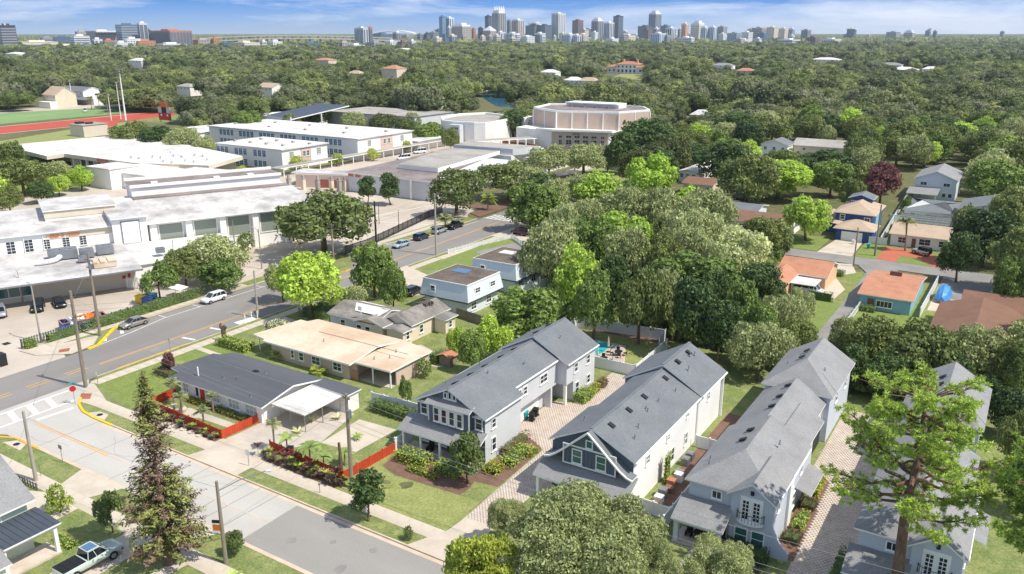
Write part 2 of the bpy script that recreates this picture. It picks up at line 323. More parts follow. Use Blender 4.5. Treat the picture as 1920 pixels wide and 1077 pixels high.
mat('tarp_blue', '4C93D6', '3A7CC0', .45, sc1=1.5, sc2=4, fine=.15, bump=.5); mat('sage_wall', 'CBD3C2', 'BDC6B4', .75, fine=.05); mat('metal_roof_dark', '4C535D', '434A54', .45, metal=.3, fine=.06)
mat('mesh_screen', '6A706C', '5A605C', .6, fine=.05); mat('orange_terracotta', 'B47A5E', '9E6A50', .85, fine=.12); mat('pool_tile', '6FC4C8', '5DB2B8', .3, fine=.05)
glass('glass_dark', '2A3440'); glass('glass_blue', '4A6F92', .12); glass('glass_green', '3E6B66', .1); glass('glass_car', '18202A', .05); glass('glass_gray', '8A9187', .25); glass('window_pale', 'A9B4AC', .2)
mat('light_orange_wall', 'E3B894', 'D0A27E', .85, fine=.05)
# ================================================================== GROUND
def sheet(name, pts, z, m, t=0.0):
    mb = MB()
    if t: mb.prism(pts, z - t, z, 0)
    else: mb.poly([(x, y, z) for x, y in pts])
    a = sum(pts[i][0] * pts[(i + 1) % len(pts)][1] - pts[(i + 1) % len(pts)][0] * pts[i][1] for i in range(len(pts)))
    if not t and a < 0: mb.f[-1] = mb.f[-1][::-1]
    return struct(name, mb, m)
def rect(x0, y0, x1, y1): return [(x0, y0), (x1, y0), (x1, y1), (x0, y1)]
def arc(cx, cy, r, a0, a1, n=8): return [(cx + r * math.cos(R(a0 + (a1 - a0) * i / n)), cy + r * math.sin(R(a0 + (a1 - a0) * i / n))) for i in range(n + 1)]
sheet('ground', rect(-30000, -2000, 30000, 42000), -0.02, 'soil')
# roads (z 0), planted blocks and pavements stand 12 cm above them behind kerbs
sheet('road', [(-117.2, -20), (-106.4, -20), (-106.4, 180), (-108.5, 420), (-120.5, 420), (-119.5, 200), (-119, 150), (-122.3, 140), (-122.3, 72), (-117.2, 66)], 0.004, 'asphalt_road')
sheet('street', [(-106.4, 43.1), (-58.1, 43.1), (-58.1, 51.3), (-91, 51.3)] + [(-94.5, 51.5), (-97.5, 52.3), (-101, 54.6), (-106.4, 58.0)] + [(-106.4, 38)], 0.008, 'concrete_road')
sheet('street', [(-106.4, 38), (-103, 41), (-99, 43.1), (-106.4, 43.1)], 0.009, 'concrete_road')
sheet('street', rect(-58.1, 43.1, 60, 51.3), 0.008, 'asphalt_new')
for y in (43.35, 50.9): sheet('gutter', rect(-92 if y > 45 else -98, y - .22, 60, y + .22), 0.012, 'concrete_curb')
for x in (-66, -72, -79, -86, -93): sheet('road_joint', rect(x - .04, 43.2, x + .04, 51.2), 0.013, 'asphalt_gray')
for x in (-61.5, -64.2): sheet('road_joint', [(x - .04, 43.2), (x + .05, 43.2), (x + .35, 51.2), (x + .26, 51.2)], 0.014, 'asphalt_gray')
# raised lawn block north of the street, and one to the south
BN = [(60, 51.2), (60, 172), (-106.0, 172), (-106.2, 59)] + [(-103.6, 56.0), (-101.4, 53.8), (-99.6, 52.5), (-97.2, 51.6), (-94.5, 51.25)]
sheet('lawn', BN, 0.12, 'lawn', 0.14)
BS = [(60, 43.15), (-97, 43.15), (-101, 41.5), (-104, 38.5), (-106.2, 34), (-106.2, -40), (60, -40)]
sheet('lawn', BS, 0.12, 'lawn', 0.14)
sheet('lawn', [(-117.6, 66.4), (-122.6, 72.3), (-122.6, 108), (-117, 112), (-114.0, 117), (-114.6, 119), (-118.5, 124), (-122.6, 127), (-122.6, 138), (-119.4, 150), (-119.9, 172), (-125.4, 172), (-125.4, 60.3), (-120.6, 60.3)], 0.12, 'lawn', 0.14)
# kerbs: real strips 13 cm high
def kerb(pts, w=.18, h=.145, m='concrete_curb', name='kerb'):
    mb = MB()
    for i in range(len(pts) - 1):
        a = Vector(pts[i]); b = Vector(pts[i + 1]); d = (b - a).normalized(); n = Vector((-d.y, d.x)) * w / 2
        mb.prism([tuple(a - n), tuple(b - n), tuple(b + n), tuple(a + n)], -.01, h, 0)
    return struct(name, mb, m)
kerb([(-90.5, 51.25), (60, 51.25)]); kerb([(60, 43.1), (-92, 43.1)])
kerb([(-106.2, 59), (-106.2, 172)]); kerb([(-117.6, 66.4), (-122.6, 72.3), (-122.6, 108), (-117, 112), (-114, 117)])
kerb([(-118.5, 124), (-122.6, 127), (-122.6, 138), (-119.4, 150), (-119.9, 172)])
kerb([(-101.4, 53.8), (-99.6, 52.5), (-97.2, 51.6), (-94.5, 51.3), (-90.5, 51.25)], .3, .16, 'paint_yellow_bright', 'yellow_kerb')
kerb([(-92, 43.1), (-97, 43.1), (-100.6, 41.6)], .3, .16, 'paint_yellow', 'yellow_kerb')
kerb([(-117.3, 64.5), (-117.6, 66.4), (-122.5, 72.2), (-122.6, 78)], .5, .16, 'paint_yellow_bright', 'yellow_kerb')
kerb([(-106.3, 62), (-106.3, 74)], .3, .16, 'paint_yellow', 'yellow_kerb')
kerb([(-117, 111.9), (-114, 117), (-114.6, 119)], .3, .16, 'paint_yellow', 'yellow_kerb')
kerb([(-119.4, 149), (-119.9, 168)], .3, .16, 'paint_yellow', 'yellow_kerb')
# school yard, lots
sheet('school_yard', [(-125.2, 20), (-125.2, 60), (-125.4, 182), (-250, 182), (-250, 20)], 0.006, 'concrete_lot')
sheet('school_yard', [(-117.2, 20), (-117.2, 61), (-122.5, 62.8), (-125.2, 62), (-125.2, 20)], 0.010, 'concrete_lot')
sheet('school_yard', rect(-216, 182, -176, 290), 0.006, 'concrete_lot')
sheet('basketball_court', [(-122.8, 128), (-122.8, 172), (-133, 186), (-174, 183), (-176, 150), (-146, 128)], 0.012, 'concrete_lot')
for a, b in (((-150, 132), (-140, 184)), ((-160, 150), (-126, 160))):
    d = (Vector(b) - Vector(a)).normalized(); n = Vector((-d.y, d.x)) * .12
    sheet('court_line', [tuple(Vector(a) - n), tuple(Vector(b) - n), tuple(Vector(b) + n), tuple(Vector(a) + n)], 0.018, 'paint_white')
sheet('lawn', rect(-300, 100, -252, 150), 0.012, 'lawn_bright'); sheet('mulch_bed', rect(-176, 183.5, -122, 188), 0.02, 'mulch')
sheet('lawn', [G(*p) for p in ((1070, 318), (1150, 300), (1240, 318), (1180, 345), (1080, 338))], 0.02, 'lawn_dry')
sheet('path', [G(*p) for p in ((1040, 325), (1070, 318), (1150, 297), (1160, 302), (1080, 325), (1045, 332))], 0.03, 'concrete_walk')
sheet('mulch_bed', [G(*p) for p in ((880, 400), (985, 365), (995, 375), (900, 408))], 0.13, 'mulch')
# sidewalks laid slab by slab
SLAB = {}
def walk(x0, y0, x1, y1, step=1.55, z=0.125):
    base = sheet('sidewalk', rect(x0, y0, x1, y1), z, 'paver_joint', .02)
    al = (x1 - x0) > (y1 - y0); n = max(1, round(((x1 - x0) if al else (y1 - y0)) / step)); L_ = ((x1 - x0) if al else (y1 - y0)) / n
    w = (y1 - y0) if al else (x1 - x0); k = (round(L_, 3), round(w, 2), al)
    if k not in SLAB:
        a, b = ((L_ - .05) / 2, w / 2) if al else (w / 2, (L_ - .05) / 2)
        SLAB[k] = MB().box(-a, -b, 0, a, b, .018).mesh('slab'); SLAB[k].materials.append(M('concrete_walk'))
    for i in range(n):
        c = (x0 + L_ * (i + .5), (y0 + y1) / 2) if al else ((x0 + x1) / 2, y0 + L_ * (i + .5))
        link('slab', SLAB[k], None, base, (c[0], c[1], z - .002))
walk(-97.5, 53.25, -43.6, 55.0); walk(-43.6, 53.25, 12, 55.0)
walk(-105.2, 57.5, -103.4, 135); walk(-105.0, 135.2, -103.0, 170)
walk(-98, 38.3, -82.3, 40.1); walk(-82.3, 38.3, -40, 40.1)
walk(-124.7, 62, -122.9, 100, z=.126); walk(-124.9, 128, -123.0, 170, z=.126)
sheet('sidewalk', [(-104.6, 57.6), (-97.5, 55.0), (-97.5, 53.25), (-100, 53.0), (-101.6, 54.2), (-104, 56.3), (-105.2, 57.7)], 0.131, 'concrete_walk')
sheet('sidewalk', rect(-82, 55.0, -62, 56.2), 0.128, 'concrete_walk'); sheet('kerb_ramp', [(-102.6, 54.6), (-101.0, 53.5), (-99.9, 54.2), (-101.3, 55.3)], 0.137, 'brick_red')
sheet('sidewalk', [(-125.2, 58.5), (-121.5, 58.8), (-117.5, 62), (-118.2, 66), (-121.5, 69), (-122.7, 64), (-125.2, 62)], 0.128, 'concrete_walk', .1); sheet('kerb_ramp', [(-120.6, 62.0), (-119.5, 61.2), (-118.7, 62.4), (-119.9, 63.3)], 0.134, 'brick_red')
# storm inlets in the strips
for x, y in ((-94.4, 52.1), (-95.3, 42.3)):
    sheet('inlet_apron', [(x - 1.9, y - .6), (x + 1.9, y - .6), (x + .9, y + .6), (x - .9, y + .6)], 0.136, 'concrete_walk')
    mb = MB().prism([(.38 * math.cos(t * math.pi / 6), .38 * math.sin(t * math.pi / 6)) for t in range(12)], 0, .02)
    for i in range(3): mb.box(-.25, -.2 + i * .17, .02, .25, -.13 + i * .17, .03)
    solo('manhole_cover', mb, 'metal_dark', 'round iron cover in the %s strip inlet at the street corner' % ('far' if y > 45 else 'near left'), 'manhole cover', (x, y, .137))
# driveways, aprons, paths
sheet('driveway', [(-76.2, 51.3), (-67.9, 51.3), (-67.9, 53.3), (-69.0, 57.0), (-75.8, 57.0), (-75.6, 53.3)], 0.146, 'concrete_walk')
sheet('driveway', [(-75.7, 57.0), (-69, 57.0), (-65.6, 61.5), (-67.6, 69.5), (-75.4, 69.5)], 0.132, 'gravel_light')
sheet('driveway', [(-44.2, 51.3), (-36.8, 51.3), (-38.6, 55.2), (-38.9, 58), (-42.2, 58), (-42.4, 55.2)], 0.146, 'concrete_walk')
sheet('driveway', [(-83.4, 43.1), (-75.8, 43.1), (-77.2, 40.0), (-82.2, 40.0)], 0.146, 'concrete_walk'); sheet('driveway', [(-86, 36.6), (-82, 38.3), (-77.6, 38.3), (-78.5, 36), (-84, 33.5)], 0.132, 'concrete_walk')
sheet('path', [(-77.7, 38.3), (-76.2, 38.3), (-76.0, 35.5), (-77.0, 35.2)], 0.134, 'paver')
sheet('driveway', [(-68.2, 38.3), (-64.4, 38.3), (-64.4, 26), (-68.2, 26)], 0.132, 'concrete_walk'); sheet('driveway', [(-66.5, 43.1), (-60.5, 43.1), (-62.6, 40.0), (-66.5, 40.0)], 0.146, 'concrete_walk')
sheet('path', [(-60.3, 38.3), (-59.0, 38.3), (-59.6, 33), (-60.9, 33)], 0.133, 'concrete_walk')
# brick paver courts between the houses: rows of stones (one joined field per court) over a joint bed
def pavers(name, pts, z=0.125, sx=.36, sy=.24, m='paver'):
    sheet(name, pts, z, 'paver_joint'); xs = [p[0] for p in pts]; ys = [p[1] for p in pts]
    n = len(pts); V = []; F = []
    def inside(x, y):
        c = False
        for i in range(n):
            (xa, ya), (xb, yb) = pts[i], pts[(i + 1) % n]
            if (ya > y) != (yb > y) and x < (xb - xa) * (y - ya) / (yb - ya) + xa: c = not c
        return c
    j = 0; y = min(ys)
    while y < max(ys):
        x = min(xs) + (sx / 2 if j % 2 else 0)
        while x < max(xs):
            if inside(x + sx / 2, y + sy / 2) and inside(x + .05, y + .05) and inside(x + sx - .05, y + sy - .05):
                h = .012 + .006 * rnd.random(); b = len(V)
                V += [(x + .02, y + .02, z), (x + sx - .02, y + .02, z), (x + sx - .02, y + sy - .02, z), (x + .02, y + sy - .02, z)]
                V += [(p[0], p[1], z + h) for p in V[b:b + 4]]
                F += [(b + 4, b + 5, b + 6, b + 7), (b, b + 1, b + 5, b + 4), (b + 1, b + 2, b + 6, b + 5), (b + 2, b + 3, b + 7, b + 6), (b + 3, b, b + 4, b + 7)]
            x += sx
        y += sy; j += 1
    if V: o = link('paving', np_mesh('paving', np.array(V), np.array(F)), m); o['kind'] = 'stuff'; o['label'] = 'pale interlocking paving stones'
pavers('paved_court', [(-42.3, 57.5), (-38.8, 57.5), (-38.8, 66), (-36.7, 67), (-36.7, 98.8), (-46.0, 98.8), (-46.0, 87), (-48.5, 86), (-48.5, 76), (-45.4, 75.5), (-42.8, 74)])
pavers('pool_terrace', [(-55, 99.5), (-44, 99.5), (-46.4, 104), (-48.8, 109.5), (-55, 109.5)], .128)
pavers('paved_lane', [(-12.9, 60), (-8.4, 60), (-8.4, 104), (-15.6, 104), (-15.6, 87), (-13.5, 84)], .126, .4, .27); pavers('paved_path', [(-21.5, 60), (-19.8, 60), (-19.8, 66), (-21.5, 66)], .127)
sheet('lawn', [(-46.2, 100), (-42.9, 100), (-42.9, 115), (-56.5, 115), (-56.5, 110), (-48.4, 110)], 0.1255, 'lawn_dry'); sheet('mulch_bed', [(-60, 112.4), (-43, 113.4), (-43, 114.8), (-60, 114)], 0.135, 'mulch')
sheet('lawn', rect(-42.5, 95, -24.6, 116), 0.1245, 'lawn'); sheet('lawn', rect(-27.9, 67, -24.7, 95), 0.123, 'mulch')
sheet('mulch_bed', [(-56, 61.5), (-53.5, 60.6), (-45.2, 61.0), (-45.0, 62.4), (-45.6, 65), (-56.4, 65)], 0.134, 'mulch'); sheet('lawn', [(-57.1, 55.1), (-42.5, 55.1), (-42.6, 60.9), (-45.4, 60.95), (-53.5, 60.4), (-56.0, 61.3), (-57.1, 64.5)], 0.1262, 'lawn_dry')
sheet('mulch_bed', [(-46.2, 64), (-42.7, 64.5), (-42.9, 74), (-46.2, 78)], 0.133, 'mulch'); sheet('mulch_bed', rect(-46.1, 87, -44.4, 94), 0.133, 'mulch'); sheet('mulch_bed', rect(-15, 68, -12.95, 86), 0.133, 'mulch')
# yards of the low houses
sheet('lawn', [(-103.2, 57.5), (-91.5, 55.2), (-91.5, 76), (-103.2, 76)], 0.1235, 'lawn_bright'); sheet('path', [(-91.0, 58.2), (-88.0, 58.2), (-86.5, 59.5), (-76.3, 59.5), (-76.3, 58.4), (-83, 58.2), (-86, 57), (-91, 57)], 0.131, 'gravel_light')
sheet('mulch_bed', rect(-91, 60.2, -76, 61.6), 0.129, 'mulch'); sheet('lawn', rect(-82.5, 56.7, -76.6, 58.1), 0.129, 'lawn_bright')
sheet('mulch_bed', [(-92, 55.1), (-76.3, 55.1), (-76.3, 56.1), (-92, 56.8)], 0.1325, 'mulch'); sheet('mulch_bed', [(-69.5, 55.1), (-57, 55.1), (-57, 56.6), (-69, 56.6)], 0.1325, 'mulch')
sheet('court', [(-65.6, 61.6), (-60.6, 62.1), (-60.3, 68.9), (-66, 68.6)], 0.136, 'concrete_walk', .02); sheet('path', [(-103.3, 74.2), (-93, 73.6), (-93, 72.6), (-103.3, 73.2)], 0.13, 'concrete_walk')
sheet('driveway', [(-103.2, 88), (-93, 88), (-93, 90), (-103.2, 91)], 0.13, 'concrete_walk'); sheet('driveway', [(-106.4, 116.5), (-92, 112), (-88, 117), (-91, 121), (-106.4, 127)], 0.14, 'concrete_walk')
sheet('driveway', [(-97, 120), (-86.5, 108), (-86.5, 122), (-92, 131)], 0.136, 'asphalt_gray'); sheet('driveway', [(-101, 144), (-88, 136), (-84, 150), (-97, 158)], 0.136, 'asphalt_gray')
sheet('lawn', rect(-103, 128, -96, 157), 0.1245, 'lawn_bright'); sheet('lawn', rect(-75, 74, -57, 104), 0.1245, 'lawn'); sheet('path', [(-75.6, 93), (-67.5, 90.2), (-67.5, 87.5), (-69, 87), (-77, 90.5)], 0.129, 'gravel_light')
sheet('driveway', [(-106.4, 158), (-96, 158), (-92, 166), (-106.4, 168)], 0.14, 'concrete_walk')
# right-hand side street with its drives
sheet('street', [(-60, 178), (-26, 177.6), (60, 177.6), (60, 184.2), (-42, 184.2), (-60, 188)], 0.124, 'asphalt_gray', .1)
sheet('driveway', [(-25.2, 118), (-22.4, 118), (-22.1, 150), (-22.6, 170), (-20, 177.7), (-28, 177.7), (-25.2, 172)], 0.1275, 'asphalt_gray')
sheet('driveway', [(-37.6, 184), (-30.3, 184), (-30.8, 200), (-36.4, 200)], 0.134, 'concrete_walk'); sheet('lawn', rect(-50, 184.5, -37.8, 199), 0.1262, 'lawn_bright')
sheet('lawn', rect(-30.2, 184.3, -9, 198), 0.1262, 'lawn_bright'); sheet('driveway', [(-25.6, 197), (-17, 197.2), (-10.5, 184.2), (-14.6, 184.2), (-18.5, 190), (-21.6, 190), (-21.6, 184.2), (-25.6, 184.2)], 0.137, 'paver_red')
sheet('driveway', [(-40, 174), (-29, 177.5), (-27, 171), (-30, 166), (-26.5, 158), (-27, 151), (-33, 149.5)], 0.1335, 'concrete_walk'); sheet('lawn', rect(-44, 128, -25.4, 149), 0.1265, 'lawn_bright'); sheet('lawn', [(-28.7, 168), (-27, 163), (-25.6, 169), (-26, 173)], 0.1355, 'lawn_bright')
sheet('driveway', rect(-12, 156, -2, 177.5), 0.131, 'asphalt_gray'); sheet('driveway', rect(-12, 153, -4, 162), 0.135, 'concrete_walk'); sheet('lawn', rect(-22, 130, -9, 152), 0.1262, 'lawn_bright'); sheet('lawn', rect(-29, 214, -20, 262), 0.02, 'lawn_bright')
# sports ground and lake
sheet('sports_field', [G(*p) for p in ((-200, 262), (0, 233), (120, 222), (300, 208), (310, 203), (220, 200), (0, 208), (-200, 230))], 0.02, 'field_turf')
sheet('running_track', [G(*p) for p in ((-120, 268), (0, 251), (150, 236), (250, 226), (330, 216), (320, 209), (240, 213), (100, 229), (0, 238), (-120, 252))], 0.03, 'track_red')
sheet('running_track', [G(*p) for p in ((150, 237), (230, 225), (215, 236), (190, 243))], 0.035, 'track_red')
for a, b in (((0, 238), (300, 209.3)), ((0, 251.5), (150, 236.5)), ((155, 240), (205, 238))):
    (x0, y0), (x1, y1) = G(*a), G(*b); d = Vector((x1 - x0, y1 - y0)).normalized(); n = Vector((-d.y, d.x)) * .7
    sheet('track_line', [(x0 - n.x, y0 - n.y), (x1 - n.x, y1 - n.y), (x1 + n.x, y1 + n.y), (x0 + n.x, y0 + n.y)], 0.04, 'concrete_walk')
sheet('path', [G(*p) for p in ((-100, 222), (0, 213), (230, 200), (235, 193), (150, 197), (0, 207), (-100, 214))], 0.05, 'concrete_lot')
sheet('lawn', [G(*p) for p in ((-100, 300), (0, 265), (150, 240), (260, 226), (250, 236), (160, 262), (60, 285))], 0.025, 'lawn_dry')
sheet('lawn', [G(*p) for p in ((240, 224), (330, 214), (420, 222), (400, 232), (300, 232))], 0.024, 'lawn')
glass('water', '3D6E86', .12)
sheet('lake', [G(*p) for p in ((893, 176), (920, 170), (965, 166), (1010, 176), (1000, 205), (930, 200))], 0.02, 'water')
sheet('beach', [G(*p) for p in ((880, 178), (893, 176), (920, 170), (955, 167), (950, 161), (900, 165), (880, 170))], 0.03, 'sand')
sheet('lawn', [G(*p) for p in ((1130, 152), (1165, 139), (1210, 140), (1215, 150))], 0.02, 'lawn_dry')
# ------------------------------------------------------------------ painted markings
def stripe(a, b, w, m='paint_white', z=0.016, name='road_marking'):
    a = Vector(a); b = Vector(b); d = (b - a).normalized(); n = Vector((-d.y, d.x)) * w / 2
    sheet(name, [tuple(a - n), tuple(b - n), tuple(b + n), tuple(a + n)], z, m)
for dx in (-.2, .2):
    stripe((-110.3 + dx, 62), (-110.4 + dx, 84), .14, 'paint_yellow'); stripe((-110.4 + dx, 84), (-111.8 + dx, 130), .14, 'paint_yellow'); stripe((-111.8 + dx, 130), (-113.2 + dx, 172), .14, 'paint_yellow')
for y in (46.5, 51.8, 57.2):
    for dx in (-.35, .45): stripe((-110.8 + dx, y), (-110.8 + dx, y + 3.2), .16, 'paint_yellow')
stripe((-117.4, 65.5), (-118.6, 73), .14); stripe((-118.6, 73), (-120.2, 80), .14); stripe((-120.2, 80), (-120.0, 109), .14); stripe((-119.8, 124), (-118.3, 152), .14); stripe((-118.3, 152), (-118.2, 170), .14)
for y in (68, 71.5): stripe((-117.9 - (y - 66) * .25, y), (-120.6 - (y - 66) * .25, y + 1.6), .5)
for y in (80.2, 87, 94, 101, 108.5, 132, 139, 146): stripe((-120.2, y), (-122.2, y), .14)
# crossing at the corner
stripe((-105.4, 40), (-105.1, 55.2), .3, z=.02); stripe((-101.6, 41.5), (-101.5, 53.1), .3, z=.02)
for y in (41.8, 44.2, 46.6, 49, 51.4): stripe((-105.2, y), (-101.6, y - .9), .75, z=.026)
stripe((-99.9, 47.2), (-99.4, 51.6), .5, z=.02)
for dx in (-.15, .15): stripe((-99.5, 46.7 + dx), (-84, 46.6 + dx), .12, 'paint_yellow', .02)
stripe((-84, 46.6), (-58.2, 47.1), .14, 'concrete_curb', .019)
# far crossing near the fenced court
stripe((-119.3, 174.2), (-107.2, 174.2), .3, z=.02); stripe((-119.3, 178.6), (-107.2, 178.6), .3, z=.02)
for x in np.arange(-118.6, -107.4, 1.3): stripe((x, 174.4), (x + .5, 178.4), .5, z=.026)
for y in (75.5, 80.8): stripe((-109.6, y), (-107, y + .4), .45)
stripe((-107.6, 84.5), (-107.2, 88), 1.6, z=.02)
# wear: scuffed grass, tar patches, cracks
def blot(name, x, y, r, z, m, k=9, sq=1.0):
    p = [(x + r * rnd.uniform(.55, 1.2) * math.cos(2 * math.pi * i / k), y + sq * r * rnd.uniform(.55, 1.2) * math.sin(2 * math.pi * i / k)) for i in range(k)]; sheet(name, p, z, m)
for i in range(46):
    x, y = rnd.choice([(rnd.uniform(-103, -57), rnd.uniform(71.5, 104)), (rnd.uniform(-68, -57.5), rnd.uniform(57.5, 61.5)), (rnd.uniform(-66, -44), rnd.uniform(51.7, 52.9)), (rnd.uniform(-78, -50), rnd.uniform(26, 38)), (rnd.uniform(-42, -26), rnd.uniform(99, 114)), (rnd.uniform(-56, -44), rnd.uniform(56, 60)), (rnd.uniform(-102, -92), rnd.uniform(57, 72))]); blot('worn_patch', x, y, rnd.uniform(.3, 1.3), .1275 + i * .00005, rnd.choice(['lawn_dry', 'lawn_dry', 'soil', 'lawn_bright']))
for x, y, r in ((-113, 88, 1.4), (-108.6, 70, .9), (-115, 104, 1.8), (-112.5, 140, 1.6), (-54, 46, .5), (-50.5, 48, .35), (-47, 45.2, .6), (-46.4, 49, .4), (-52, 49.6, .3)): blot('asphalt_patch', x, y, r, .0135, 'asphalt_gray', 8, 1.3)
def crack(x, y, a, n, w=.035, m='asphalt_gray', z=.0145):
    for i in range(n): l = rnd.uniform(.6, 1.5); a += rnd.uniform(-.5, .5); x2, y2 = x + l * math.cos(a), y + l * math.sin(a); stripe((x, y), (x2, y2), w, m, z, 'road_crack'); x, y = x2, y2
for x, y, a, n in ((-109, 64, 2.6, 8), (-115.5, 78, 1.3, 9), (-107.5, 92, 2.2, 7), (-113.5, 98, 1.7, 9), (-112, 55, .5, 6), (-97, 44.2, .1, 8), (-88, 50, -.2, 9), (-75, 44.5, .2, 9), (-69, 49, .1, 7), (-56, 44.5, .3, 6), (-116, 120, 1.4, 10), (-110, 148, 1.5, 9)): crack(x, y, a, n)
# ================================================================== HOUSES
def ridge_vents(s, pts, m='metal_dark', size=(.75, .55), slope=0.0, par=None):
    mb = MB().box(-size[0] / 2, -size[1] / 2, 0, size[0] / 2, size[1] / 2, .13); me = mb.mesh('roof_vent'); me.materials.append(M(m))
    for x, y, z, ang in pts:
        o = s.piece('roof_vent', me, None, x, y, z, 0, par); o.rotation_euler = (0, ang, 0)
def pipes(s, pts, par=None):
    me = MB().tube((0, 0, -.1), (0, 0, .45), .07, .07, 6).tube((0, 0, -.05), (0, 0, .05), .16, .1, 6).mesh('vent_pipe'); me.materials.append(M('metal_gray'))
    for x, y, z in pts: s.piece('vent_pipe', me, None, x, y, z, 0, par)
def trim_line(mb, pts, w=.14, h=.2):
    for a, b in zip(pts, pts[1:]):
        a = Vector(a); b = Vector(b); mb.tube(a, b, w / 2, w / 2, 4, 0)
def gutter(s, x, y0, y1, z, par=None):
    m = MB().box(x - .07, y0, z - .16, x + .07, y1, z - .02); return s.part('gutter', m, 'white_trim', par)
def battens(s, x0, x1, y, z0, zf, step=.42, m='gray_siding'):
    mb = MB(); x = x0
    while x <= x1: mb.box(x, y - .035, z0, x + .06, y, zf(x)); x += step
    o = s.part('batten', mb, m); o['kind'] = 'stuff'; return o
def post(s, x, y, z0, z1, w=.22, name='post', m='white_trim'): return s.part(name, MB().box(x - w / 2, y - w / 2, z0, x + w / 2, y + w / 2, z1), m)

# ---- left two-storey gabled house
def house_front_left():
    s = Site('house', 'two-storey blue-grey gabled house with banded bay of four windows, left of the paved court', 'house', (-51.1, 67.7))
    W = MB(); zr, sl, xc = 8.3, .5, -51.15; f = lambda x: zr - sl * abs(x - xc)
    W.box(-55.8, 67.75, 0, -46.5, 75.2, 5.6).box(-55.8, 75.2, 0, -48.7, 85.7, 2.9).box(-55.8, 75.2, 2.9, -47.6, 85.7, 6.0)
    b = len(W.v); W.v += [(-55.8, 67.75, 5.6), (-46.5, 67.75, 5.6), (xc, 67.75, 8.0), (-55.8, 85.7, 5.6), (-46.5, 85.7, 5.6), (xc, 85.7, 8.0)]
    W.f += [(b, b + 1, b + 2), (b + 4, b + 3, b + 5)]; W.m += [0, 0]
    W.box(-48.7, 75.2, 0, -47.6, 76.0, 2.9).box(-48.7, 84.2, 0, -47.6, 84.6, 2.9)
    gb = MB(); gwall(gb, -55.9, 87.6, -46.2, 93.6, 0, 5.95, 8.55); gb.box(-55.9, 85.75, 0, -49.0, 87.6, 5.95); gwall(gb, -55.9, 85.75, -46.2, 87.58, 2.95, 5.95, 8.55)
    s.part('wall', W, 'light_gray_wall'); s.part('wall', gb, 'light_gray_wall', label='rear wing wall')
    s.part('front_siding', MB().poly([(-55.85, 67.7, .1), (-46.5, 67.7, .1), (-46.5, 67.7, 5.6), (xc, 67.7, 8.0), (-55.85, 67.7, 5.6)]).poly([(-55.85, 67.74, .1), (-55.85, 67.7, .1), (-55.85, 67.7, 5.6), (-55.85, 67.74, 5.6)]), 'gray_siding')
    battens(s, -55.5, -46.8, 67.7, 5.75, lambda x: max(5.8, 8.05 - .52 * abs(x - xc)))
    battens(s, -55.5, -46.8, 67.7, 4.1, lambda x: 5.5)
    s.part('band', MB().box(-55.9, 67.6, 5.48, -46.45, 67.69, 5.66), 'white_trim')
    Rf = MB(); a = 67.25
    Rf.slab([(-56.2, a, f(-56.2)), (xc, a, zr), (xc, 86.6, zr), (-56.2, 86.6, f(-56.2))], .16, 0, 1)
    Rf.slab([(xc, a, zr + .003), (-46.1, a, f(-46.1)), (-46.1, 75.3, f(-46.1)), (xc, 75.3, zr + .003)], .16, 0, 1)
    Rf.slab([(xc, 75.3, zr + .003), (-47.3, 75.3, f(-47.3)), (-47.3, 86.4, f(-47.3)), (xc, 86.4, zr + .003)], .16, 0, 1)
    Rf.box(xc - .12, a, zr - .02, xc + .12, 85.6, zr + .05)
    s.part('roof', Rf, ['shingle_gray', 'white_trim'])
    R2 = MB(); gable(R2, -56.3, 85.4, -45.8, 94.0, 6.0, 8.85, t=.18); R2.box(-51.17, 85.4, 8.83, -50.93, 94.0, 8.9); r2 = s.part('roof', R2, ['shingle_gray', 'white_trim'], label='rear wing roof')
    # shed roof over the front porch
    P = MB().slab([(-57.0, 65.3, 2.75), (-46.1, 65.3, 2.75), (-46.1, 67.69, 4.0), (-57.0, 67.69, 4.0)], .18, 0, 1); s.part('porch_roof', P, ['shingle_light', 'white_trim'])
    s.part('porch_floor', MB().box(-56.6, 65.6, 0, -46.4, 67.68, .32), 'concrete_walk')
    s.part('porch_beam', MB().box(-56.6, 65.55, 2.4, -46.4, 65.75, 2.62), 'white_trim')
    for x in (-56.4, -53.9, -51.2, -48.9, -46.6): post(s, x, 65.65, .32, 2.4, name='porch_post')
    for x in (-54.9, -52.6): win(s, 'S', x, 67.69, .9, 1.4, 1.4, 2, 2)
    win(s, 'S', -49.6, 67.69, .9, 1.9, 1.4, 2, 2)
    dr = s.part('door', MB().box(-51.6, 67.6, .32, -50.7, 67.69, 2.4), 'metal_dark'); s.part('handle', MB().box(-50.85, 67.55, 1.3, -50.78, 67.6, 1.4), 'metal_gray', dr)
    # bay with four tall windows under its own little roof
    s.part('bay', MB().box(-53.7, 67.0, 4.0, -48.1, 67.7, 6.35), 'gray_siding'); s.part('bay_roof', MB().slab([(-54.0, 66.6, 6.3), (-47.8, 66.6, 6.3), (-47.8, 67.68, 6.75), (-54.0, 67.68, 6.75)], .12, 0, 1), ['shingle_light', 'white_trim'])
    s.part('trim', MB().box(-53.0, 66.9, 4.08, -48.8, 66.99, 6.05), 'white_trim')
    for i in range(4): win(s, 'S', -52.5 + i * 1.07, 66.9, 4.25, .62, 1.55, 1, 2, t=.1)
    for x in (-53.68, -48.12): s.part('trim', MB().box(x - .06, 66.93, 4.0, x + .06, 66.99, 6.3), 'white_trim')
    win(s, 'S', -54.85, 67.69, 4.25, .8, 1.45, 1, 2); win(s, 'S', -47.25, 67.69, 4.25, .8, 1.45, 1, 2)
    for dx, h in ((-.62, .55), (0, .8), (.62, .55)): win(s, 'S', xc + dx, 67.69, 6.95, .32, h, 1, 1, t=.09)
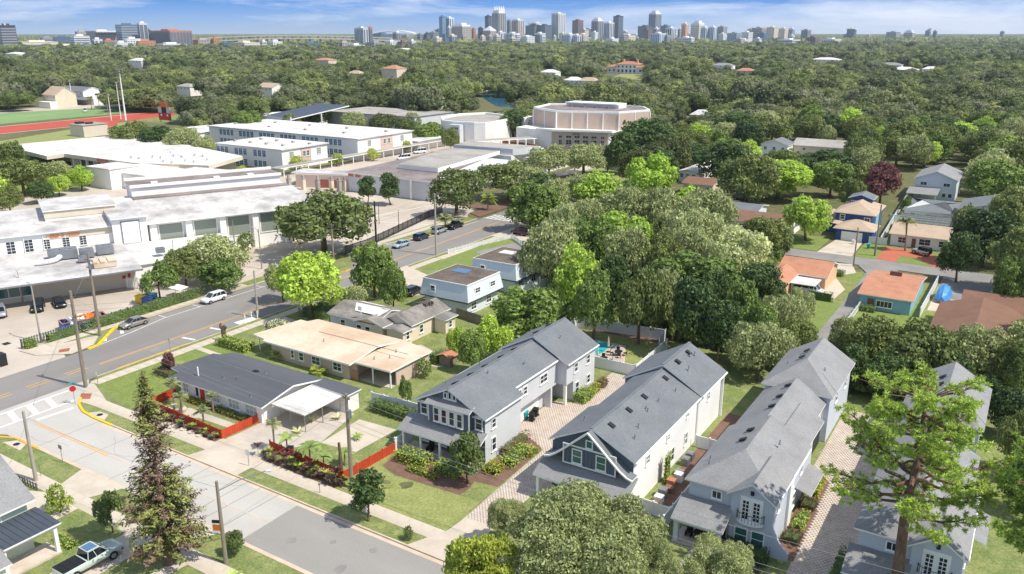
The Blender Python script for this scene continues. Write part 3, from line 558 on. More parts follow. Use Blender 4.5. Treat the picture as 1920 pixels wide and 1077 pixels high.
    # side windows, garage, entry
    for y in (69.4,): win(s, 'E', -46.49, y, 4.0, .7, 1.0, 1, 2); win(s, 'E', -46.49, y, 1.2, .7, 1.5, 1, 2)
    win(s, 'E', -47.59, 76.6, 4.5, .7, .9, 1, 2); win(s, 'E', -47.59, 77.9, 4.5, .7, .9, 1, 2); win(s, 'E', -47.59, 82.3, 4.4, 1.6, 1.0, 2, 2)
    for y in (88.2, 91.6): win(s, 'E', -46.19, y, 4.1, .8, 1.1, 1, 2)
    win(s, 'E', -46.19, 88.6, .9, .8, 1.5, 1, 2); win(s, 'E', -46.19, 91.8, 1.2, .8, 1.1, 1, 2)
    g = MB(); [g.box(-48.72, 78.0, .14 + i * .53, -48.6, 82.8, .64 + i * .53) for i in range(5)]; s.part('garage_door', g, 'white_trim')
    g = MB(); [g.box(-48.72, 76.2, .14 + i * .53, -48.6, 77.6, .64 + i * .53) for i in range(5)]; s.part('garage_door', g, 'white_trim')
    s.part('entry_door', MB().box(-49.0, 86.2, .1, -48.92, 87.2, 2.3), 'metal_dark'); post(s, -46.5, 86.0, 0, 2.95, .35)
    gutter(s, -46.1, 67.3, 75.3, f(-46.1)); gutter(s, -47.25, 75.4, 85.3, f(-47.3)); gutter(s, -45.78, 85.4, 94, 6.0, None)
    s.part('downspout', MB().box(-47.55, 75.4, 0.1, -47.45, 75.5, 6.1), 'white_trim')
    a_ = math.atan(.5)
    ridge_vents(s, [(-51.7, y, f(-51.7) + .02, -a_) for y in (69.5, 72.5, 75.5, 79, 82)] + [(-51.8, y, 8.55, -a_) for y in (87.5, 90.8)])
    pipes(s, [(-50.3, 74, 7.9), (-49.0, 80, 7.2), (-54.2, 71, 6.8), (-53.9, 77.5, 6.9), (-49, 89, 7.8)])
    return s
house_front_left()

# ---- middle two-storey craftsman house with the flared front gable
def house_front_middle():
    s = Site('house', 'two-storey dark blue-grey house with flared front gable, right of the paved court', 'house', (-33.3, 67.7))
    W = MB(); zr, sl, xc = 8.3, .5, -33.3; f = lambda x: zr - sl * abs(x - xc)
    W.box(-37.9, 67.75, 0, -28.8, 76, 5.55).box(-36.6, 76, 0, -28.8, 85.8, 5.55)
    b = len(W.v); W.v += [(-37.9, 67.75, 5.55), (-28.8, 67.75, 5.55), (xc, 67.75, 8.0)]; W.f.append((b, b + 1, b + 2)); W.m.append(0)
    gb = MB(); gwall(gb, -37.8, 85.85, -28.7, 93.6, 0, 5.95, 8.55)
    s.part('wall', W, 'white_stucco'); s.part('wall', gb, 'white_stucco')
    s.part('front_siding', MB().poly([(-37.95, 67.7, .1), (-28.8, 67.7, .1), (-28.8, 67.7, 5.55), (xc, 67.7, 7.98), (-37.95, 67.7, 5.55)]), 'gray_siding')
    Rf = MB(); a = 67.25
    Rf.slab([(-38.2, a, f(-38.2)), (xc, a, zr), (xc, 76.2, zr), (-38.2, 76.2, f(-38.2))], .16, 0, 1)
    Rf.slab([(-36.9, 76.2, f(-36.9)), (xc, 76.2, zr), (xc, 86.6, zr), (-36.9, 86.6, f(-36.9))], .16, 0, 1)
    Rf.slab([(xc, a, zr + .003), (-28.4, a, f(-28.4)), (-28.4, 86.3, f(-28.4)), (xc, 86.3, zr + .003)], .16, 0, 1)
    Rf.box(xc - .12, a, zr - .02, xc + .12, 85.6, zr + .05); s.part('roof', Rf, ['shingle_gray', 'white_trim'])
    R2 = MB(); gable(R2, -38.3, 85.4, -28.2, 94.1, 6.0, 8.85, t=.18); R2.box(-33.4, 85.4, 8.83, -33.1, 94.1, 8.9); s.part('roof', R2, ['shingle_gray', 'white_trim'], label='rear wing roof')
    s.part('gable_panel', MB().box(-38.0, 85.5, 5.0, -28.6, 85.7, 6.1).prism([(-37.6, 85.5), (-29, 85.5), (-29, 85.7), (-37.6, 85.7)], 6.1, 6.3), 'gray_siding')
    # flared gable in front: a swept profile, apex flush with the ridge
    prof = [(-4.95, 4.35), (-4.3, 4.55), (-3.6, 5.0), (-2.6, 5.85), (-1.3, 7.05), (0, 8.2)]; prof += [(-x, z) for x, z in prof[-2::-1]]
    F = MB()
    for (x0, z0), (x1, z1) in zip(prof, prof[1:]): F.slab([(xc + x0, 66.5, z0), (xc + x1, 66.5, z1), (xc + x1, 67.72, z1), (xc + x0, 67.72, z0)], .16, 0, 1)
    s.part('flared_roof', F, ['shingle_gray', 'white_trim'])
    s.part('bargeboard', (lambda m: [trim_line(m, [(xc + x, 66.45, z - .1) for x, z in prof], .24)] and m)(MB()), 'white_trim')
    pan = MB().prism([(xc - 2.9, 66.95), (xc + 2.9, 66.95), (xc + 2.9, 67.69), (xc - 2.9, 67.69)], 3.9, 5.3); b = len(pan.v)
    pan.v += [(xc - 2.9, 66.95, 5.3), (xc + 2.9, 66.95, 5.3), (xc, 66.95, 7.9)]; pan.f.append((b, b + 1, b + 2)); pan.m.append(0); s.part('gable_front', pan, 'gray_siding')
    s.part('trim', MB().box(xc - 3.0, 66.86, 5.95, xc + 3.0, 66.94, 6.12).box(xc - 3, 66.86, 3.88, xc + 3, 66.94, 4.02).box(xc - 3, 66.86, 4.03, xc - 2.86, 66.94, 5.9).box(xc + 2.86, 66.86, 4.03, xc + 3, 66.94, 5.9), 'white_trim')
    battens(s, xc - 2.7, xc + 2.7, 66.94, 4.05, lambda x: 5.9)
    win(s, 'S', xc - 1.35, 66.93, 4.25, .95, 1.4, 1, 2, pane='glass_green'); win(s, 'S', xc + 1.35, 66.93, 4.25, .95, 1.4, 1, 2, pane='glass_green'); win(s, 'S', xc, 66.93, 6.3, .6, .7, 1, 1, pane='glass_green')
    s.part('porch_roof', MB().slab([(-38.7, 64.9, 2.75), (-28.2, 64.9, 2.75), (-28.2, 67.69, 4.05), (-38.7, 67.69, 4.05)], .18, 0, 1), ['shingle_light', 'white_trim'])
    s.part('porch_floor', MB().box(-38.4, 65.2, 0, -28.5, 67.68, .3), 'concrete_walk'); s.part('porch_beam', MB().box(-38.4, 65.1, 2.35, -28.5, 65.3, 2.6), 'white_trim')
    for x in (-38.2, -35.2, -32.0, -28.7): post(s, x, 65.2, .3, 2.35, .3, 'porch_post')
    win(s, 'S', -36.6, 67.69, .8, 1.5, 1.5, 2, 2); win(s, 'S', -33.6, 67.69, .8, 1.5, 1.5, 2, 2); s.part('door', MB().box(-31.6, 67.6, .3, -30.6, 67.69, 2.4), 'metal_dark')
    for y, z, w, h in ((71.2, 3.9, .8, .9), (76.6, 4.2, .6, .6), (82.2, 1.2, .7, 1.4), (82.3, 4.6, .5, .8), (88.9, 4.2, .6, 1.0)): win(s, 'E', -28.79 if y < 85 else -28.69, y, z, w, h, 1, 2, pane='glass_gray')
    win(s, 'E', -28.79, 77.8, 1.0, 1.5, 1.5, 2, 2); win(s, 'W', -37.91, 72, 4.2, .8, 1.0, 1, 2)
    gutter(s, -28.35, 67.3, 86.2, f(-28.4)); gutter(s, -28.15, 85.5, 94, 6.0); s.part('downspout', MB().box(-28.75, 85.4, .1, -28.62, 85.55, 5.7), 'white_trim')
    post(s, -28.5, 93.6, 0, 5.7, .25, 'corner_board')
    a_ = math.atan(.5)
    ridge_vents(s, [(-32.3, y, f(-32.3) + .03, a_) for y in (69.8, 74, 78, 84.0)] + [(-32.4, y, 8.5, a_) for y in (88, 91.5)])
    pipes(s, [(-30.5, 72.5, 7), (-31, 76, 7.2), (-31.3, 76.2, 7.3), (-31, 79, 7.2), (-30.6, 83, 7), (-31, 88, 7.9), (-31.8, 92, 8.2), (-30, 70.5, 6.7), (-36, 71, 7), (-32, 91, 8.4)])
    for y in (79.6, 81.0): 
        s2 = MB().box(-28.1, y - .45, .1, -27.3, y + .45, 1.0); [s2.box(-28.12, y - .4 + i * .2, .2, -27.28, y - .34 + i * .2, .9) for i in range(5)]; s2.tube((-27.7, y, 1.0), (-27.7, y, 1.06), .33, .33, 10)
        solo('air_conditioner', MB().xf(Matrix.Identity(4)) if False else (lambda m: m.xf(Matrix.Translation((27.7, -y, 0))))(s2), 'metal_gray', 'grey outdoor air conditioner, %s of two beside the white side wall' % ('nearer' if y < 80 else 'farther'), 'air conditioner', (-27.7, y, 0))
    # two-storey downpipe and roof terrace posts on the side
    return s
house_front_middle()

# ---- pale stucco house with hipped roofs and a little balcony
def house_stucco(dx=0.0, label='pale stucco two-storey house with iron balcony and hipped grey roofs, beside the paved lane', second=False):
    s = Site('house', label, 'house', (-19.2 + dx, 68)); X = lambda v: v + dx
    w = 'stucco_pale'
    W = MB().box(X(-23.1), 68.0, 0, X(-15.2), 80, 5.5); s.part('wall', W, w)
    gf = MB(); gwall(gf, X(-18.9), 67.55, X(-15.1), 73, 0, 5.5, 6.9); s.part('front_gable', gf, w)
    M2 = MB(); gwall(M2, X(-22.9), 80, X(-16.5), 93.2, 0, 5.0, 7.0); M2.box(X(-16.5), 81, 0, X(-15.6), 85, 4.8); s.part('wall', M2, w)
    s.part('wall', MB().box(X(-23.3), 93.25, 0, X(-15.8), 105.2, 5.9), w, label='rear block wall')
    Rf = MB(); hip(Rf, X(-23.5), 67.6, X(-14.8), 80.6, 5.6, 8.0, 'y', run=4.3, ends=(True, False)); s.part('roof', Rf, ['shingle_light', 'white_trim'])
    R3 = MB(); gable(R3, X(-19.25), 67.15, X(-14.75), 73.5, 5.62, 7.2); s.part('roof', R3, ['shingle_light', 'white_trim'], label='small front gable roof')
    R4 = MB(); gable(R4, X(-23.3), 80.3, X(-16.1), 93.2, 5.2, 7.5); s.part('roof', R4, ['shingle_light', 'white_trim'])
    R5 = MB(); gable(R5, X(-20.6), 80, X(-15.3), 88.5, 5.0, 6.6); s.part('roof', R5, ['shingle_light', 'white_trim'])
    R6 = MB(); hip(R6, X(-23.7), 92.9, X(-15.4), 105.6, 6.0, 8.6, 'y', run=4.15, ends=(True, False)); R6.slab([(X(-17.5), 96.5, 7.35), (X(-15.4), 94.6, 6.05), (X(-15.4), 101, 6.05)], .05, 0); s.part('roof', R6, ['shingle_light', 'white_trim'], label='rear hipped roof')
    gw = MB(); gwall(gw, X(-23.3), 104.9, X(-15.8), 105.15, 5.8, 5.9, 8.3); s.part('wall', gw, w)
    s.part('porch_roof', MB().slab([(X(-23.7), 65.0, 2.7), (X(-18.7), 65.0, 2.7), (X(-18.7), 67.9, 3.9), (X(-23.7), 67.9, 3.9)], .16, 0, 1), ['shingle_light', 'white_trim'])
    s.part('porch_beam', MB().box(X(-23.5), 65.15, 2.3, X(-18.9), 65.4, 2.56), w); s.part('porch_floor', MB().box(X(-23.5), 65.1, 0, X(-18.9), 67.9, .25), 'concrete_walk')
    for x in (-23.2, -19.2): post(s, X(x), 65.4, .25, 2.3, .45, 'porch_pier', w)
    s.part('door', MB().box(X(-20.3), 67.88, .25, X(-19.3), 67.98, 2.3), 'black'); win(s, 'S', X(-21.9), 67.98, .6, 1.8, 1.5, 2, 2)
    win(s, 'S', X(-20.4), 67.98, 4.3, .8, .7, 2, 1)
    # balcony: French doors behind an iron rail on a curved slab
    s.part('trim', MB().box(X(-18.05), 67.48, 3.35, X(-15.95), 67.54, 5.6), 'white_trim')
    for x in (-17.5, -16.5): win(s, 'S', X(x), 67.47, 3.35, .55, 1.9, 2, 5, t=.06, sill=False)
    st = [(X(-17) + 1.25 * math.cos(R(a)), 67.5 + .75 * math.sin(R(a))) for a in range(180, 361, 15)]
    bal = s.part('balcony', MB().prism(st, 3.12, 3.3), 'white_trim'); rl = MB(); rl.path([(x, y, 4.15) for x, y in st], .03, 4)
    for x, y in st: rl.tube((x, y, 3.3), (x, y, 4.15), .022, .022, 4)
    s.part('railing', rl, 'black', bal); s.part('wall_lamp', MB().box(X(-17.15), 67.4, 5.9, X(-16.85), 67.5, 6.3), 'black')
    for x in (-17.75, -16.2): win(s, 'S', X(x), 67.54, .75, 1.05, 1.55, 1, 2, pane='glass_green')
    # side wall windows, buttress pilaster, swept garden wall
    for y, z in ((69.6, 3.9), (75, 3.6), (78.3, 3.6)): win(s, 'E', X(-15.09 if y < 73 else -15.19), y, z, .6, 1.3, 1, 2, pane='glass_gray')
    win(s, 'E', X(-15.19), 76, 1, 1.0, 1.4, 1, 2, pane='glass_gray'); s.part('chimney_breast', MB().box(X(-15.19), 72.9, 0, X(-14.85), 74.2, 5.4), 'white_stucco')
    for y in (97, 102): win(s, 'E', X(-15.79), y, 4.0, .8, 1.2, 1, 2)
    win(s, 'S', X(-16.9), 93.24, 2.9, .9, 1.2, 1, 2, pane='glass_gray'); win(s, 'W', X(-23.31), 99, 4.0, .8, 1.2, 1, 2); win(s, 'W', X(-23.11), 74, 4.0, .8, 1.2, 1, 2)
    if True:
        gd = MB(); [gd.box(X(-16.48), 88.8, .14 + i * .53, X(-16.38), 92.6, .64 + i * .53) for i in range(5)]; s.part('garage_door', gd, 'metal_dark')
        s.part('canopy', MB().slab([(X(-15.2), 76.5, 2.9), (X(-13.6), 76.5, 2.3), (X(-13.6), 82, 2.3), (X(-15.2), 82, 2.9)], .14, 0, 1), ['shingle_light', 'white_trim'])
    sw = MB(); n = 26
    for i in range(n):
        t0, t1 = i / n, (i + 1) / n; h = 2.3 * (1 - t0) ** 1.6 + 1.0
        sw.box(X(-15.1) + t0 * 1.7, 67.6, 0, X(-15.1) + t1 * 1.7, 67.85, h)
    s.part('garden_wall', sw, w); gutter(s, X(-14.76), 67.7, 80, 5.6)
    ridge_vents(s, [(X(-20.0), y, 7.45, -.5) for y in (84, 87, 90.5)] + [(X(-20.4), y, 8.25, -.55) for y in (98.2, 100.6)] + [(X(-20.2), y, 7.55, -.5) for y in (74.5, 77)])
    pipes(s, [(X(-22), 70, 6.4), (X(-22.3), 71.2, 6.3), (X(-17), 76, 7.3), (X(-22), 98, 7), (X(-17.5), 97.5, 7.3)])
    return s
house_stucco()
house_stucco(15.2, 'pale blue-grey stucco house behind the two tall pines, right edge', True)

def simple_house(label, x0, y0, x1, y1, ze, zr, axis='x', wall='white_wall', roof='shingle_light', kind='gable', rz=0, name='house', wins='S', nwin=3, trim='white_trim', t=.16, vents=2, z0=0, oh=.45, pane='glass_dark', group=None):
    s = Site(name, label, 'house', ((x0 + x1) / 2, y0), rz, group)
    W = MB(); Rf = MB()
    if kind == 'gable': gblock(W, Rf, x0, y0, x1, y1, ze, zr, axis, oh, oh, z0, t)
    elif kind == 'hip': W.box(x0, y0, z0, x1, y1, ze - t); hip(Rf, x0 - oh, y0 - oh, x1 + oh, y1 + oh, ze, zr, axis, t=t)
    else: W.box(x0, y0, z0, x1, y1, ze - t - .01); Rf.box(x0 - oh, y0 - oh, ze - t, x1 + oh, y1 + oh, ze)
    s.part('wall', W, wall); s.part('roof', Rf, [roof, trim])
    if 'S' in wins:
        for i in range(nwin): win(s, 'S', x0 + (x1 - x0) * (i + .5) / nwin, y0 - .01, ze - 1.9, 1.0, 1.1, 2, 2, pane=pane)
    if 'E' in wins:
        for i in range(2): win(s, 'E', x1 + .01, y0 + (y1 - y0) * (i + .5) / 2, ze - 1.9, .9, 1.1, 2, 2, pane=pane)
    if vents: pipes(s, [(x0 + (x1 - x0) * (.3 + .35 * i), y0 + (y1 - y0) * .35, (ze + zr) / 2) for i in range(vents)])
    return s
# ---- long low house with charcoal roof and white carport
def house_charcoal():
    s = Site('house', 'long low white house with charcoal roof and flat white carport, beside the main road corner', 'house', (-83.5, 61.2))
    W = MB(); Rf = MB(); gblock(W, Rf, -90.8, 61.4, -75.3, 70.4, 2.75, 3.75, 'x', .75, 1.0, 0, .2); s.part('wall', W, 'white_wall'); s.part('roof', Rf, ['roof_charcoal', 'white_trim'])
    s.part('roof', MB().slab([(-94.2, 62.6, 2.9), (-91.8, 62.2, 2.9), (-91.8, 69.5, 2.9), (-93.6, 69.0, 2.9)], .18, 0, 1), ['roof_charcoal', 'white_trim'], label='porch end of the roof')
    post(s, -93.2, 63.2, 0, 2.7, .15); post(s, -93.0, 68.6, 0, 2.7, .15)
    c = s.part('carport_roof', MB().slab([(-74.55, 62.3, 2.62), (-68.8, 62.3, 2.55), (-68.9, 68.9, 2.55), (-74.55, 68.9, 2.62)], .14), 'roof_white')
    for x, y in ((-69.1, 62.6), (-69.1, 65.5), (-69.1, 68.6), (-71.5, 62.6)): s.part('post', MB().tube((x, y, 0), (x, y, 2.42), .06), 'metal_gray', c)
    s.part('roof', MB().slab([(-74.5, 68.95, 2.8), (-68.0, 68.7, 2.75), (-68.0, 71.4, 2.75), (-74.5, 71.4, 2.8)], .16, 0, 1), ['roof_charcoal', 'white_trim'], label='store room roof'); s.part('wall', MB().box(-74.8, 69.1, 0, -68.3, 71.1, 2.6), 'white_wall')
    for x, w, n in ((-89.6, 1.0, 2), (-85.2, .8, 1), (-83.6, 1.3, 2), (-80.2, 1.9, 3), (-77.0, 2.0, 3)): win(s, 'S', x, 61.39, .95, w, 1.25, n, 2, pane='window_pale')
    for x in (-87.4, -86.2): s.part('shutter', MB().box(x - .2, 61.33, .9, x + .2, 61.38, 2.2), 'metal_dark')
    d = s.part('door', MB().box(-86.7, 61.3, .15, -85.9, 61.38, 2.2), 'red_paint'); s.part('awning_panel', MB().box(-78.0, 61.3, .5, -76.0, 61.38, .9), 'blue_house')
    s.part('door', MB().box(-75.29, 61.7, .1, -75.2, 64.2, 2.3), 'white_trim', label='white side door')
    pipes(s, [(-82.5, 64, 3.3), (-84.5, 63.5, 3.3), (-80.5, 67, 3.6), (-77.5, 61.9, 3.0)]); s.part('flue', MB().tube((-88.3, 62.5, 2.9), (-88.3, 62.5, 4.3), .09), 'white_trim')
    ridge_vents(s, [(-82.0, 66.6, 3.62, 0)], 'black')
house_charcoal()
# ---- tan flat-roofed house
def house_tan():
    s = Site('house', 'long low house with stained tan roof and open carport, behind the charcoal-roofed house', 'house', (-84, 77))
    W = MB(); Rf = MB(); gblock(W, Rf, -91.0, 77.2, -75.6, 86.9, 2.8, 3.6, 'x', .8, .9, 0, .22); s.part('wall', W, 'pink_wall'); s.part('roof', Rf, ['roof_tan', 'white_trim'])
    s.part('roof', MB().slab([(-75.1, 77.3, 2.88), (-68.3, 77.4, 2.85), (-68.3, 86.4, 2.85), (-75.1, 87.6, 2.88)], .22, 0, 1), ['roof_tan', 'white_trim'], label='carport roof')
    s.part('roof', MB().slab([(-95.2, 77.5, 2.83), (-92.2, 77.0, 2.83), (-92.2, 86, 2.83), (-94, 86, 2.83)], .2, 0, 1), ['roof_tan', 'white_trim'], label='front porch roof')
    for x, y in ((-94.5, 78), (-93.6, 85.5)): post(s, x, y, 0, 2.6, .12)
    s.part('wall', MB().box(-75.3, 82.5, 0, -68.7, 86.1, 2.6).box(-75.6, 77.6, 0, -74.6, 78.0, 2.6), 'pink_wall'); s.part('wall', MB().box(-68.9, 79, 0, -68.7, 82.4, 2.6), 'pink_wall'); s.part('carport_floor', MB().box(-75.5, 77.8, 0, -68.8, 82.4, .14), 'concrete_walk')
    for x in (-71.9, -68.8): post(s, x, 77.9, .14, 2.6, .16)
    for x, w in ((-86.6, .5), (-84.8, .8), (-81.9, 1.5), (-77.8, 1.5)): win(s, 'S', x, 77.19, 1.0, w, 1.1, 2 if w > 1 else 1, 2)
    s.part('gate', MB().box(-75.3, 77.45, .15, -74.3, 77.55, 1.5), 'roof_orange'); win(s, 'E', -68.69, 84, 1.2, .9, .9, 2, 2)
    pipes(s, [(-83, 80, 3.3), (-71.5, 81, 2.9), (-73, 79.5, 2.9), (-72.2, 83.2, 2.9)]); s.part('ridge_crack', MB().box(-86, 82.0, 3.6, -69, 82.12, 3.62), 'roof_rust')
house_tan()
# ---- grey patched house
def house_patched():
    s = Site('house', 'low cream house with weathered grey patched gables and a white roof patch', 'house', (-84, 91))
    A = MB(); RA = MB(); gblock(A, RA, -92.6, 91, -83, 98.2, 2.8, 4.0, 'x'); gblock(A, RA, -86.6, 90.6, -81.2, 97, 2.75, 3.7, 'y', wm=1); gblock(A, RA, -82.8, 93.2, -77.6, 102.6, 2.9, 4.3, 'y', wm=1)
    gblock(A, RA, -80.6, 90.9, -77.4, 93.1, 2.5, 2.9, 'y', wm=1); A.box(-77.4, 98.8, 0, -75.2, 101.4, 2.5, 1); RA.slab([(-77.6, 98.4, 2.9), (-74.8, 98.4, 2.6), (-74.8, 101.8, 2.6), (-77.6, 101.8, 2.9)], .15, 0, 1)
    s.part('wall', A, ['light_gray_wall', 'cream_wall']); s.part('roof', RA, ['roof_old', 'white_trim'])
    s.part('roof_patch', MB().slab([(-88.5, 92.5, 3.5), (-83.2, 92.2, 3.62), (-83.0, 94.8, 4.03), (-90, 94.5, 4.02)], .04).slab([(-91, 96.2, 3.6), (-86, 96.2, 3.6), (-86, 97.5, 3.2), (-91, 97.5, 3.2)], .03), 'roof_white')
    s.part('broken_roof', (lambda m: [m.box(-81.2 + (i * 37 % 11) * .18, 99 + (i * 53 % 13) * .16, 4.0, -80.6 + (i * 37 % 11) * .18, 99.3 + (i * 53 % 13) * .16, 4.3 + (i % 3) * .1) for i in range(14)] and m)(MB()), 'roof_rust')
    for x, y in ((-89.8, 90.99), (-84.2, 90.59), (-86.0, 90.59)): win(s, 'S', x, y, 1.0, .9, 1.1, 1, 2)
    win(s, 'E', -77.59, 95.6, 1.0, .8, 1.2, 1, 2); win(s, 'E', -77.39, 92, 1.0, .7, 1.2, 1, 2); win(s, 'E', -75.19, 100, 1.0, .7, 1.0, 1, 2); s.part('door', MB().box(-81.2, 91.9, .1, -81.12, 92.8, 2.1), 'white_trim')
    m = MB().tube((-86.2, 91.4, 3.5), (-86.2, 91.4, 4.6), .05); m.prism([(-86.2 + .45 * math.cos(a * .7), 91.2 + .1 * math.sin(a * .7)) for a in range(9)], 4.3, 5.0); s.part('dish_antenna', m, 'white_trim')
house_patched()
# ---- pair of pale blue mansard houses
def mansard(dy, label, solar):
    s = Site('house', label, 'house', (-81.8, 107.4 + dy)); Y = lambda v: v + dy
    x0, x1, y0, y1 = -86.2, -77.4, Y(107.8), Y(117.2)
    s.part('wall', MB().box(x0, y0, 0, x1, y1, 2.7), 'pale_blue_wall')
    m = MB(); o, i = .75, .25; P = [(x0 - o, y0 - o, 2.65), (x1 + o, y0 - o, 2.65), (x1 + o, y1 + o, 2.65), (x0 - o, y1 + o, 2.65)]; Q = [(x0 - i, y0 - i, 5.5), (x1 + i, y0 - i, 5.5), (x1 + i, y1 + i, 5.5), (x0 - i, y1 + i, 5.5)]
    for k in range(4): m.poly([P[k], P[(k + 1) % 4], Q[(k + 1) % 4], Q[k]])
    m.poly(P[::-1]); s.part('upper_storey', m, 'pale_blue_wall')
    Rm = MB().box(x0 - .35, y0 - .35, 5.48, x1 + .35, y1 + .35, 5.66); s.part('fascia', Rm, 'white_trim'); s.part('roof', MB().box(x0 - .2, y0 - .2, 5.6, x1 + .2, y1 + .2, 5.69), 'roof_rust')
    for x in (-84.2,): win(s, 'S', x, y0 - .52, 3.6, .8, .9, 1, 2, t=.16)
    for y in (Y(110.2), Y(114.8)): win(s, 'E', x1 + .52, y, 3.8, 1.3, .8, 2, 2, t=.14); win(s, 'E', x1 + .01, y - .5, .9, 1.4, 1.1, 2, 2)
    win(s, 'S', -83.2, y0 - .01, .9, 1.1, 1.1, 2, 2); s.part('roof_hatch' if not solar else 'solar_panel', MB().box(-84.5, Y(113), 5.69, -81.5, Y(115.4), 5.76), 'glass_blue' if solar else 'roof_white')
    pipes(s, [(-80, Y(110), 5.7), (-83.5, Y(109.6), 5.7), (-79.4, Y(115), 5.7)]); s.part('trim', MB().box(x1 + .66, y0 - .8, 2.55, x1 + .8, y1 + .8, 2.72).box(x0 - .8, y0 - .8, 2.55, x1 + .65, y0 - .66, 2.72), 'metal_dark')
mansard(0, 'pale blue two-storey house with slanted upper walls and dark roof panel, nearer of the pair', True)
mansard(15.2, 'pale blue two-storey house with white roof hatch, farther one half under the trees', False)
# ---- right-hand street
s = simple_house('low sky blue house with orange shingle roof, between the lane and the covered boat', -22.3, 148.2, -14.2, 165, 2.8, 4.0, 'x', 'sky_blue_wall', 'roof_orange', wins='', vents=1)
for x, w in ((-18.3, 2.4), ): win(s, 'S', x, 148.19, .9, w, 1.0, 4, 1)
s.part('door', MB().box(-21.0, 148.1, .1, -19.9, 148.19, 2.1), 'roof_brown'); s.part('chimney', MB().box(-19.5, 160, 3.6, -17.5, 160.6, 4.3), 'roof_brown')
s = simple_house('orange-roofed L-shaped house with white carport, behind the curved lane', -38.2, 155, -29.6, 165, 2.8, 4.6, 'x', 'light_orange_wall', 'roof_orange', wins='', vents=1)
W = MB(); Rf = MB(); gblock(W, Rf, -39.8, 147.2, -34.8, 156, 2.75, 3.9, 'y'); s.part('wall', W, 'light_orange_wall'); s.part('roof', Rf, ['roof_orange', 'white_trim'], label='front wing roof'); s.part('carport_roof', MB().box(-34.6, 149.5, 2.2, -30.2, 154.5, 2.35), 'roof_white'); [post(s, x, y, 0, 2.2, .12) for x in (-34.3, -30.5) for y in (149.8, 154.2)]
# blue house with garage
s = Site('house', 'dark blue two-storey house with tan hip roofs and white garage door', 'house', (-34, 198.4))
s.part('wall', MB().box(-36.9, 198.4, 0, -29.1, 205, 2.7).box(-38.4, 204.6, 0, -30.2, 218, 5.3).box(-43, 206, 0, -38.5, 216, 2.7), 'blue_house')
Rf = MB(); hip(Rf, -37.5, 197.8, -28.5, 206, 2.9, 4.6, 'x'); hip(Rf, -39, 204, -29.6, 218.6, 5.4, 7.4, 'y'); hip(Rf, -43.6, 205.4, -38, 216.6, 2.9, 4.2, 'y'); Rf.slab([(-38.5, 201.5, 3.2), (-36.5, 201.5, 3.0), (-36.5, 205, 3.6), (-38.5, 205, 3.6)], .1); s.part('roof', Rf, ['roof_beige', 'white_trim'])
g = MB(); [g.box(-35.6, 198.3, .14 + i * .53, -31.0, 198.4, .64 + i * .53) for i in range(4)]; s.part('garage_door', g, 'white_trim'); win(s, 'S', -36.9, 204.59, 3.8, .9, 1.0, 1, 2, t=.15); win(s, 'S', -31.4, 204.59, 3.2, 1.1, 1.3, 2, 2, t=.15); s.part('bay', MB().box(-30.19, 206, 0, -29.7, 210, 5.2), 'sky_blue_wall')
s = simple_house('long white ranch house with beige roof behind the red paved drive', -25.2, 199.6, -13.8, 212.6, 2.8, 4.3, 'x', 'white_wall', 'roof_beige', wins='', vents=1)
win(s, 'S', -22.8, 199.59, .9, 1.6, 1.2, 2, 2); win(s, 'S', -18.2, 199.59, .9, 2.2, 1.3, 2, 2); win(s, 'S', -14.9, 199.59, .9, .9, 1.2, 1, 2); s.part('door', MB().box(-20.8, 199.5, .1, -20, 199.59, 2.1), 'roof_brown')
# screened pool cage behind it
s = Site('pool_enclosure', 'domed dark screened enclosure behind the white ranch house', 'enclosure', (-20, 215)); fr = MB(); sc_ = MB(); n = 8
pr = [(215 + 9 * i / n, 2.6 + 1.1 * math.sin(math.pi * i / n)) for i in range(n + 1)]
for x in np.linspace(-26, -15, 8):
    for (y0, z0), (y1, z1) in zip(pr, pr[1:]): fr.tube((x, y0, z0), (x, y1, z1), .05, .05, 4)
    fr.tube((x, 215, 0), (x, 215, 2.6), .05, .05, 4)
for y, z in pr: fr.tube((-26, y, z), (-15, y, z), .05, .05, 4)
s.part('frame', fr, 'metal_gray')
for (y0, z0), (y1, z1) in zip(pr, pr[1:]): sc_.slab([(-26, y0, z0 - .06), (-15, y0, z0 - .06), (-15, y1, z1 - .06), (-26, y1, z1 - .06)], .02)
s.part('screen', sc_, 'mesh_screen'); s.part('side_screen', MB().box(-26, 215.02, .1, -15, 215.05, 2.55), 'glass_green')
simple_house('low dark grey hip roof between the screened enclosure and the white gable house', -26.6, 229, -15.2, 246, 3.0, 4.4, 'x', 'white_wall', 'shingle_gray', 'hip', vents=0)
s = simple_house('tall white gable house with pale grey roof at the right end of the white fence', -28.8, 263.4, -18.2, 281, 6.0, 8.3, 'y', 'pale_blue_wall', 'shingle_light', wins='', vents=0)
win(s, 'S', -26.6, 263.39, 4.1, 1.6, .9, 2, 1); win(s, 'S', -20.6, 263.39, 4.1, 1.6, .9, 2, 1); s.part('porch_roof', MB().slab([(-30, 256, 2.7), (-22, 256, 2.7), (-22, 263.3, 3.6), (-30, 263.3, 3.6)], .15, 0, 1), ['shingle_light', 'white_trim']); [post(s, x, 256.4, 0, 2.6, .2) for x in (-29.6, -22.4)]
for x in (-27, -21, -19.4): win(s, 'S', x, 263.39, 1.0, .9, 1.1, 1, 1)
s = simple_house('low house with dappled brown shingle roof at the right edge', -6.6, 149, 8, 159.5, 2.8, 4.4, 'x', 'tan_wall', 'roof_brown', wins='', vents=0)
W = MB(); Rf = MB(); gblock(W, Rf, -9.6, 130, 2, 150, 2.8, 4.6, 'y'); s.part('wall', W, 'tan_wall'); s.part('roof', Rf, ['roof_brown', 'white_trim'])
